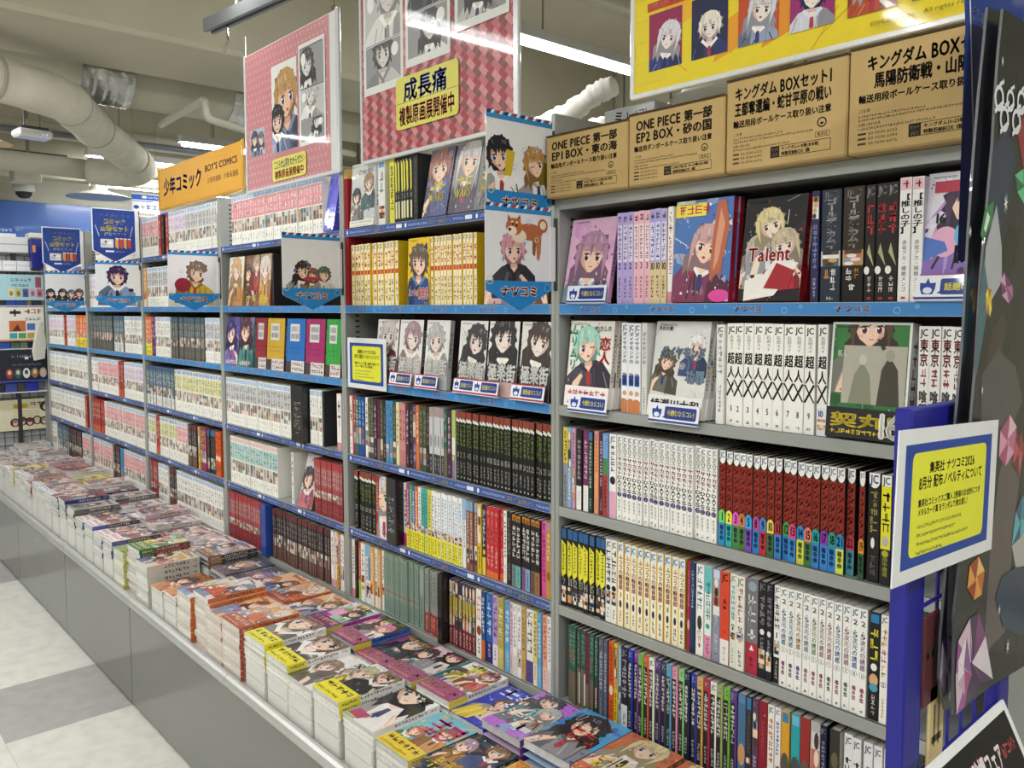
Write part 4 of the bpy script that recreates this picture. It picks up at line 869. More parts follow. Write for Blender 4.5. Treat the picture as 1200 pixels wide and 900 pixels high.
# ------------------------------------------------------------------ rows of books
ROWS = [
 ('A2','face','p1',0.0196,0.1568),
 ('A2','run','lilac',3,0.1706,0.2132,2),
 ('A2','run','rose',3,0.2132,0.2542,3),
 ('A2','run','tanlil',3,0.2542,0.2957,10),
 ('A2','run','whpink',1,0.2978,0.3099,1),
 ('A2','face','p2',0.3119,0.4384),
 ('A2','face','p3',0.4577,0.5756),
 ('A2','run','indigo',1,0.5924,0.6059,1),
 ('A2','run','gknavy',1,0.6088,0.6424,1),
 ('A2','run','gkbrown',1,0.6452,0.6802,1),
 ('A2','run','blkred',3,0.6816,0.7334,1),
 ('A2','run','oshi',2,0.7347,0.7699,14),
 ('A2','face','p4',0.7687,0.8374),
 ('A3','face','q1',0.0281,0.1539),
 ('A3','run','diawht',3,0.1839,0.2351,1),
 ('A3','run','greyback',1,0.2373,0.2503,1),
 ('A3','face','q2',0.2567,0.3872),
 ('A3','run','whthin',1,0.4115,0.428,1),
 ('A3','run','choujin',9,0.4298,0.6037,1),
 ('A3','run','choujinX',1,0.6067,0.6246,10),
 ('A3','face','q3',0.6276,0.7384),
 ('A3','run','tokyo',4,0.7679,0.8331,1),
 ('A4','run','yelgrey',1,0.0182,0.0327,1),
 ('A4','run','ltblue',1,0.034,0.0457,1),
 ('A4','run','pinkmix',1,0.047,0.0573,1),
 ('A4','run','blkwht',1,0.0599,0.0751,1),
 ('A4','run','plumwht',1,0.0789,0.0939,1),
 ('A4','run','dkgreen',1,0.0951,0.1075,1),
 ('A4','run','peach',1,0.1099,0.1221,1),
 ('A4','run','plumdk',1,0.1234,0.1354,1),
 ('A4','run','skyred',1,0.1366,0.1509,1),
 ('A4','run','pinkwht',1,0.1533,0.172,1),
 ('A4','run','sakamoto',18,0.1743,0.419,1),
 ('A4','run','dandan',18,0.4209,0.6753,1),
 ('A4','run','dandan',1,0.6838,0.6949,19),
 ('A4','run','blkgold',1,0.6977,0.7169,1),
 ('A4','run','yelblk',1,0.7196,0.737,1),
 ('A4','run','whtblu',2,0.7383,0.7669,1),
 ('A5','run','kaiju',8,0.0082,0.1454,9),
 ('A5','run','bwdance',2,0.1454,0.1762,1),
 ('A5','run','keion',10,0.1774,0.3473,1),
 ('A5','run','crimson',1,0.3533,0.3603,1),
 ('A5','run','navy',1,0.3613,0.3721,1),
 ('A5','run','whtpan',1,0.3731,0.3906,1),
 ('A5','run','tealpink',1,0.3925,0.4078,1),
 ('A5','run','greyblu',1,0.4097,0.4266,1),
 ('A5','run','vermil',1,0.4275,0.4468,1),
 ('A5','run','sagewht1',1,0.4477,0.4613,1),
 ('A5','run','sagewht2',1,0.4622,0.48,1),
 ('A5','run','greyred',1,0.4809,0.5053,1),
 ('A5','run','ink',1,0.5062,0.5216,1),
 ('A5','run','ink',1,0.5224,0.535,1),
 ('A5','run','whtbold',1,0.5367,0.5483,1),
 ('A5','run','pastel',11,0.5491,0.7038,1),
 ('A5','run','blkyel',1,0.7058,0.7231,1),
 ('A5','run','whtorange',2,0.7244,0.7487,12),
 ('A5','run','whtorange',1,0.75,0.7631,14),
 ('A6','run','forest',1,0.0328,0.0461,1),
 ('A6','run','forest',1,0.0474,0.0592,1),
 ('A6','run','bark',1,0.0618,0.0721,1),
 ('A6','run','bark',1,0.0734,0.0875,1),
 ('A6','run','wine',1,0.09,0.1001,1),
 ('A6','run','forest',1,0.1014,0.1126,1),
 ('A6','run','forest2',1,0.1151,0.125,1),
 ('A6','run','slate',1,0.1275,0.1397,1),
 ('A6','run','slate',1,0.1421,0.1518,1),
 ('A6','run','orangered',1,0.1542,0.1674,1),
 ('A6','run','yelmix',1,0.1686,0.1792,1),
 ('A6','run','skymix',1,0.1804,0.1886,1),
 ('A6','run','inkwhite',1,0.1898,0.2071,1),
 ('A6','run','cl_blue',1,0.2083,0.2212,1),
 ('A6','run','cl_purple',1,0.2219,0.235,1),
 ('A6','run','cl_green',1,0.2356,0.2488,1),
 ('A6','run','cl_orange',1,0.2495,0.2628,1),
 ('A6','run','cl_white',1,0.2635,0.2769,1),
 ('A6','run','cl_violet',1,0.2775,0.2911,1),
 ('A6','run','cl_slate',1,0.2917,0.3054,1),
 ('A6','run','cl_sky',1,0.306,0.3197,1),
 ('A6','run','cl_pink',1,0.3203,0.3342,1),
 ('A6','run','cl_lime',1,0.3348,0.3487,1),
 ('A6','run','cl_navyw',1,0.3493,0.3633,1),
 ('A6','run','cl_blue',1,0.3639,0.3779,1),
 ('A6','run','cl_gold',1,0.3785,0.3926,1),
 ('A6','run','cl_red',1,0.3932,0.4073,1),
 ('A6','run','cl_white',1,0.4079,0.4221,1),
 ('A6','run','cl_sage',1,0.4227,0.4369,1),
 ('A6','run','cl_green',1,0.4375,0.4518,1),
 ('A6','run','cl_violet',1,0.4523,0.4666,1),
 ('A6','run','bluetan',1,0.469,0.4851,1),
 ('A6','run','tealdk',1,0.486,0.4975,1),
 ('A6','run','mauve',1,0.4983,0.5106,1),
 ('A6','run','redplain',1,0.5114,0.5286,1),
 ('A6','run','whtorg',1,0.5294,0.5421,1),
 ('A6','run','whtlil',1,0.543,0.5546,1),
 ('A6','run','goldbw',1,0.5555,0.5727,1),
 ('A6','run','tealbw',1,0.5735,0.5905,1),
 ('A6','run','redbw',1,0.5913,0.6087,1),
 ('A6','run','greybw',1,0.6094,0.6273,1),
 ('A6','run','inkblue',1,0.6281,0.6395,1),
 ('A6','run','olive',1,0.6441,0.662,1),
 ('A6','run','whtcalli',1,0.6679,0.6825,1),
 ('A6','run','whtcalli',1,0.684,0.6997,1),
 ('A6','run','whtcalli',1,0.7012,0.7166,1),
 ('A6','run','whtcalli',1,0.718,0.7332,1),
 ('A6','run','whtcalli',1,0.7346,0.7522,1),
 ('B1','face','r1',-0.8528,-0.715),
 ('B1','run','whtspine',1,-0.7106,-0.6674,1),
 ('B1','run','yelthin',1,-0.6546,-0.6315,1),
 ('B1','run','bykey',6,-0.6294,-0.5445,5),
 ('B1','run','bagback',1,-0.5406,-0.5211,1),
 ('B1','face','r2',-0.4942,-0.3987),
 ('B1','face','r3',-0.3845,-0.2927),
 ('B1','face','r4',-0.2828,-0.1943),
 ('B2','run','keiyel',14,-0.8593,-0.6174,1),
 ('B2','face','s1',-0.5644,-0.4675),
 ('B2','run','keiyel',14,-0.4656,-0.2814,1),
 ('B2','face','s2',-0.2425,-0.147),
 ('B2','face','s3',-0.1235,-0.0335),
 ('B3','face','t1',-0.7346,-0.6303),
 ('B3','face','t2',-0.6219,-0.5129),
 ('B3','face','t3',-0.4975,-0.4006),
 ('B3','face','t4',-0.3545,-0.2472),
 ('B3','face','t5',-0.2407,-0.1329),
 ('B3','face','t6',-0.124,-0.0278),
 ('B4','run','pinktitle',1,-0.8796,-0.864,1),
 ('B4','run','stripe_m',1,-0.8633,-0.8477,1),
 ('B4','run','stripe_g',1,-0.8469,-0.8313,1),
 ('B4','run','stripe_b',1,-0.8306,-0.815,1),
 ('B4','run','stripe_b',1,-0.8143,-0.7987,1),
 ('B4','run','whtrow',1,-0.798,-0.7824,1),
 ('B4','run','moss',1,-0.7817,-0.7661,1),
 ('B4','run','moss',1,-0.7654,-0.7498,1),
 ('B4','run','plumdk',1,-0.7492,-0.7336,1),
 ('B4','run','wine',1,-0.7329,-0.7173,1),
 ('B4','run','moss',1,-0.7167,-0.7011,1),
 ('B4','run','ink2',1,-0.7004,-0.6849,1),
 ('B4','run','skyplain',1,-0.6843,-0.6687,1),
 ('B4','run','skyplain',1,-0.6681,-0.6526,1),
 ('B4','run','moss',1,-0.6519,-0.6365,1),
 ('B4','run','cream',1,-0.6358,-0.6204,1),
 ('B4','run','rosepl',1,-0.6197,-0.6043,1),
 ('B4','run','rosepl',1,-0.6037,-0.5883,1),
 ('B4','run','plumdk',1,-0.5877,-0.5723,1),
 ('B4','run','ink2',1,-0.5717,-0.5563,1),
 ('B4','run','mauve',1,-0.5557,-0.5404,1),
 ('B4','run','orangepl',1,-0.5398,-0.5245,1),
 ('B4','run','moss',1,-0.5239,-0.5086,1),
 ('B4','run','moss',1,-0.5081,-0.4928,1),
 ('B4','run','ink2',1,-0.4923,-0.4771,1),
 ('B4','run','silver',1,-0.4765,-0.4614,1),
 ('B4','run','silver',1,-0.4608,-0.4457,1),
 ('B4','run','silver',1,-0.4451,-0.43,1),
 ('B4','run','silver',1,-0.4295,-0.4145,1),
 ('B4','run','forest',1,-0.4139,-0.3989,1),
 ('B4','run','plumdk',1,-0.3984,-0.3834,1),
 ('B4','run','limewht',1,-0.3829,-0.368,1),
 ('B4','run','blkgreen',26,-0.3639,-0.0194,1),
 ('B5','run','blkgreen',6,-0.859,-0.7455,27),
 ('B5','run','redthin',1,-0.7441,-0.7296,1),
 ('B5','face','m1',-0.7273,-0.6697),
 ('B5','div','ジャンプ+',-0.6567,-0.6098),
 ('B5','run','whtmag',1,-0.6077,-0.589,1),
 ('B5','run','ob_magenta',1,-0.5878,-0.5745,1),
 ('B5','run','ob_green',1,-0.5739,-0.5606,1),
 ('B5','run','ob_blue',1,-0.56,-0.5466,1),
 ('B5','run','ob_orange',1,-0.546,-0.5324,1),
 ('B5','run','ob_white',1,-0.5318,-0.5182,1),
 ('B5','run','ob_teal',1,-0.5176,-0.5039,1),
 ('B5','run','ob_teal',1,-0.5033,-0.4895,1),
 ('B5','run','ob_yellow',1,-0.489,-0.4751,1),
 ('B5','run','ob_white',1,-0.4745,-0.4605,1),
 ('B5','run','ob_white',1,-0.46,-0.4459,1),
 ('B5','run','ob_lb',1,-0.4454,-0.4313,1),
 ('B5','run','ob_lb',1,-0.4307,-0.4166,1),
 ('B5','run','ob_lb',1,-0.416,-0.4018,1),
 ('B5','run','ob_lb',1,-0.4012,-0.3869,1),
 ('B5','run','ob_lb',1,-0.3864,-0.3721,1),
 ('B5','run','ob_lb',1,-0.3715,-0.3571,1),
 ('B5','run','ob_lb',1,-0.3566,-0.3422,1),
 ('B5','run','whtbluthin',1,-0.3399,-0.326,1),
 ('B5','run','redmix',1,-0.3243,-0.3105,1),
 ('B5','run','redmix',1,-0.3088,-0.2952,1),
 ('B5','run','redmix',1,-0.2935,-0.28,1),
 ('B5','run','yelmix',1,-0.2783,-0.2634,1),
 ('B5','run','inkyel',1,-0.2617,-0.2469,1),
 ('B5','run','ramen',4,-0.2453,-0.1846,1),
 ('B5','run','whtink',1,-0.183,-0.1706,1),
 ('B5','run','ink2',1,-0.1691,-0.1522,1),
 ('B5','run','blkorange',6,-0.1507,-0.0539,1),
 ('B5','run','pinkplain',1,-0.0525,-0.037,1),
 ('B5','run','tanplain',1,-0.0356,-0.019,1),
 ('B6','run','whtpink2',1,-0.885,-0.8676,1),
 ('B6','run','ink2',1,-0.8651,-0.8528,1),
 ('B6','run','redgreen',1,-0.8504,-0.8334,1),
 ('B6','run','whtrow',1,-0.831,-0.8094,1),
 ('B6','run','whtblu2',1,-0.807,-0.781,1),
 ('B6','run','orangetan',1,-0.7786,-0.7577,1),
 ('B6','run','whtrow',1,-0.7554,-0.7416,1),
 ('B6','run','orangetan',1,-0.7393,-0.7234,1),
 ('B6','run','whtrow',1,-0.7211,-0.7076,1),
 ('B6','run','celadon',13,-0.7054,-0.5358,1),
 ('B6','run','celadonw',1,-0.5318,-0.5099,1),
 ('B6','run','greyred2',5,-0.504,-0.4236,1),
 ('B6','div','',-0.4199,-0.4014),
 ('B6','run','violetmix',8,-0.3977,-0.2902,1),
 ('B6','run','whtbrown',1,-0.2885,-0.2659,1),
 ('B6','run','navyorange',1,-0.2649,-0.25,1),
 ('B6','run','bluename',1,-0.2484,-0.2255,1),
 ('B6','run','lilname',1,-0.2239,-0.2046,1),
 ('B6','run','goldname',1,-0.203,-0.1808,1),
 ('B6','run','skyname',1,-0.1793,-0.1606,1),
 ('B6','run','pinkname',1,-0.1591,-0.1483,1),
 ('B6','run','whtname',1,-0.1468,-0.1331,1),
 ('B6','run','whtlil',1,-0.1316,-0.118,1),
 ('B6','run','tanname',1,-0.1166,-0.1032,1),
 ('B6','run','bwname',1,-0.1017,-0.0783,1),
 ('B6','run','yelname',1,-0.0768,-0.0638,1),
 ('B6','run','skyname',1,-0.0624,-0.0496,1),
 ('B6','run','orgname',1,-0.0481,-0.0326,1),
 ('B6','run','whtname',1,-0.0312,-0.0187,1),
 ('C1','run','jcpink',32,-1.6975,-1.0243,1),
 ('C1','face','film',-1.0137,-0.9566),
 ('C2','face','g1',-1.7418,-1.5992),
 ('C2','face','g2',-1.592,-1.4865),
 ('C2','face','g3',-1.4796,-1.3929),
 ('C2','run','bagback',1,-1.3798,-1.3669,1),
 ('C3','face','v1',-1.7949,-1.6784),
 ('C3','face','v2',-1.6634,-1.5469),
 ('C3','face','bag_red',-1.5187,-1.4334),
 ('C3','face','bag_yellow',-1.4267,-1.2918),
 ('C3','face','bag_blue',-1.2825,-1.1572),
 ('C3','face','bag_magenta',-1.1486,-1.0239),
 ('C3','face','bag_green',-1.0159,-0.9252),
 ('C4','run','jcgrey',30,-1.7849,-1.2251,1),
 ('C4','div','ジャンプSQ.',-1.2191,-1.1372),
 ('C4','run','jcwht',5,-1.1287,-1.0507,1),
 ('C4','run','bagback',1,-1.048,-1.0371,1),
 ('C4','run','whtpink2',1,-0.9578,-0.9322,1),
 ('C5','run','jcteal',18,-1.7668,-1.3692,1),
 ('C5','run','whtink',1,-1.268,-1.2527,1),
 ('C5','face','u1',-1.2164,-1.1229),
 ('C5','run','jcred',14,-1.1201,-0.934,1),
 ('C6','run','jcred',23,-1.8039,-1.4731,1),
 ('C6','div2','',-1.4663,-1.429),
 ('C6','run','jcdark',28,-1.4156,-1.0198,1),
 ('C6','run','whtpink2',3,-1.0171,-0.9746,1),
 ('C6','run','yelmix',1,-0.972,-0.9615,1),
 ('C6','run','cl_pink',1,-0.9599,-0.9511,1),
 ('C6','run','whtrow',2,-0.9495,-0.9305,1),
 ('D1','run','jcpink',8,-2.7103,-2.4848,1),
 ('D1','run','redthin',1,-2.474,-2.4473,1),
 ('D1','run','ink2',1,-2.4314,-2.4104,1),
 ('D1','run','redthin',1,-2.3896,-2.3587,1),
 ('D1','run','jclilac',10,-2.3485,-2.1625,1),
 ('D1','run','jcgrey',18,-2.1531,-1.8389,1),
 ('D2','run','orangetan',2,-2.6849,-2.6501,1),
 ('D2','run','jcgrey',9,-2.6386,-2.3776,1),
 ('D2','run','jcgrey',10,-2.218,-1.9714,1),
 ('D3','run','ob_orange',3,-2.706,-2.6022,1),
 ('D3','run','cl_purple',1,-2.5909,-2.5574,1),
 ('D3','run','jcwht',8,-2.5463,-2.3652,1),
 ('D3','run','jcdusk',16,-2.3549,-1.9867,1),
 ('D3','run','jcgrey',8,-1.978,-1.8352,1),
 ('D4','run','jcslate',14,-2.692,-2.3428,1),
 ('D4','run','jcolive',26,-2.3326,-1.8332,1),
 ('D5','run','jcolive',4,-2.6895,-2.5864,1),
 ('D5','run','redthin',1,-2.5808,-2.5418,1),
 ('D5','run','jcolive',9,-2.5308,-2.3304,1),
 ('D5','run','jcpink',6,-2.3203,-2.2022,1),
 ('D5','run','jcdark',4,-2.1926,-2.0989,1),
 ('D5','run','yelmix',1,-2.0898,-2.0716,1),
 ('D5','run','stripe_m',3,-2.0625,-2.0001,1),
 ('D5','run','tealdk',3,-1.9914,-1.9224,1),
 ('D5','run','orangered',2,-1.9139,-1.8555,1),
 ('D6','run','jcred',4,-2.6863,-2.5833,1),
 ('D6','run','jcwht',5,-2.5721,-2.4415,1),
 ('D6','run','jcdark',4,-2.4309,-2.3479,1),
 ('D6','run','jcwht',19,-2.3377,-1.8446,1),
 ('E1','run','jcpink',9,-3.4224,-3.1594,1),
 ('E1','run','jcpink',14,-3.1594,-2.7579,1),
 ('E2','run','jclilac',10,-3.56,-3.3739,1),
 ('E2','run','jclilac',14,-3.3589,-2.7922,1),
 ('E3','run','jcdusk',13,-3.5561,-3.1817,1),
 ('E3','run','jcslate',6,-3.1677,-3.0049,1),
 ('E3','run','jcwht',9,-2.9917,-2.7297,1),
 ('E4','run','jcwht',4,-3.5682,-3.4582,1),
 ('E4','run','jcpink',12,-3.4428,-3.1095,1),
 ('E4','run','redthin',2,-3.1027,-3.0287,1),
 ('E4','run','jclilac',10,-3.0154,-2.7274,1),
 ('E5','run','redthin',6,-3.5801,-3.3783,1),
 ('E5','run','jcpink',22,-3.3634,-2.7367,1),
 ('E6','run','jcpink',12,-3.5911,-3.2564,1),
 ('E6','run','jcdark',4,-3.2421,-3.1299,1),
 ('E6','run','skyplain',1,-3.1161,-3.0754,1),
 ('E6','run','jcpink',11,-3.0619,-2.7453,1),
 ('F1','run','jcpink',8,-4.4692,-4.1447,1),
 ('F1','run','jcpink',9,-3.957,-3.5958,1),
 ('F2','run','jclilac',20,-4.4628,-3.6412,1),
 ('F3','run','jclilac',9,-4.4556,-4.1145,1),
 ('F3','run','redthin',1,-4.105,-4.0578,1),
 ('F3','run','jclilac',6,-4.0391,-3.8579,1),
 ('F3','run','ob_orange',6,-3.8404,-3.637,1),
 ('F4','run','jcwht',22,-4.4911,-3.6494,1),
 ('F5','run','jcwht',18,-4.5265,-3.7281,1),
 ('F5','run','redthin',1,-3.7197,-3.678,1),
 ('F6','run','jcwht',3,-4.5179,-4.3716,1),
 ('F6','run','jcslate',5,-4.3511,-4.1153,1),
 ('F6','run','jcdark',5,-4.0964,-3.825,1),
 ('F6','run','jcpink',4,-3.8077,-3.6397,1),
]


BULK = MB()        # the far bookcases' spines, too many to count: one mass
def is_bulk(u, key): return u[0] in 'CDEF' or (u == 'B2') or (u == 'B4' and key != 'blkgreen')
run_count = {}
def place_run(u, key, n, x0, x1, v0):
    s = int(u[1]); z = SHELF_Z[s] + .0003; stl = S[key]
    rng = random.Random(hash_(u + key + str(round(x0, 3))))
    if u[0] in 'DEF' or (u[0] == 'C' and n > 6): n = max(n, round((x1 - x0) / .0205)) if u[0] in 'DEF' else n
    x0 = max(x0, UNIT_X[u[0]] + .0145)
    w = (x1 - x0) / n
    d = stl['d']; h0 = stl['h'] + (0 if stl['h'] > .177 else .0)
    for i in range(n):
        g = .0004 + (rng.random() < .12) * .0012
        ww = min(w - g, .034); hh = h0 + rng.uniform(-.0008, .0008)
        yy = .006 + rng.uniform(0, .0035) + (.004 if rng.random() < .06 else 0)
        x = x0 + i * w
        vol = v0 + i
        if key == 'dandan' and u == 'A4' and v0 == 1 and i > 4: vol = [1, 2, 3, 4, 5, 8, 9, 10, 11, 12, 13, 14, 15, 16, 17, 18, 21, 22, 23][i]
        if key == 'kaiju': vol = [9, 11, 12, 13, 14, 15, 16, 17][i]
        if key in ('lilac', 'rose', 'tanlil'): vol = v0
        bulk = is_bulk(u, key)
        k = spine_ink(key, ww, hh, vol, i if key not in ('dandan',) else (v0 - 1 + i), rng, not bulk)
        if key == 'blkgreen' and u == 'B5': pass
        if bulk:
            book_shell(BULK, (x, yy, z), ww, hh, d, stl['base'], stl['side'])
            BULK.box(x + .0007, x + ww - .0007, yy + .001, yy + d - .002, z + .0012, z + hh - .0018, C('#dedbd0'))
            k.put(BULK, (x, yy, z), (1, 0, 0), (0, 0, 1))
            continue
        mb = MB()
        book_shell(mb, (0, 0, 0), ww, hh, d, stl['base'], stl['side'])
        k.put(mb, (0, 0, 0), (1, 0, 0), (0, 0, 1))
        if (key in ('greyback', 'bagback', 'choujinX')) or (key == 'keion' and i == n - 1):
            q = Ink(); barcode(q, .02, hh * .55, .045, .06, rng); q.put(mb, (ww, .03, 0), (0, 1, 0), (0, 0, 1), base=4)
        o = mb.build('comic_volume', M_PRINT, loc=(x, yy, z))
        desc = stl['desc']
        kk = (u, desc); run_count[kk] = run_count.get(kk, 0) + 1
        PEND.append((o, u, desc, kk, run_count[kk]))
        obj('page_block', page_mesh(ww, hh, d), o)
PEND = []
def hash_(t):
    v = 7
    for c in t: v = (v * 131 + ord(c)) % 1000003
    return v
def label_runs():
    for o, u, desc, kk, i in PEND:
        tot = run_count[kk]
        shelf = SHELF_N[int(u[1])] + ' shelf of ' + UNIT_N[u[0]]
        if tot == 1: lab = '%s comic spine on the %s' % (desc, shelf)
        else: lab = '%s of %s %s comics, %s' % (nth(i), 'the two' if tot == 2 else 'the', desc, shelf)
        tag(o, lab, 'book', 'comics standing on the %s' % shelf)

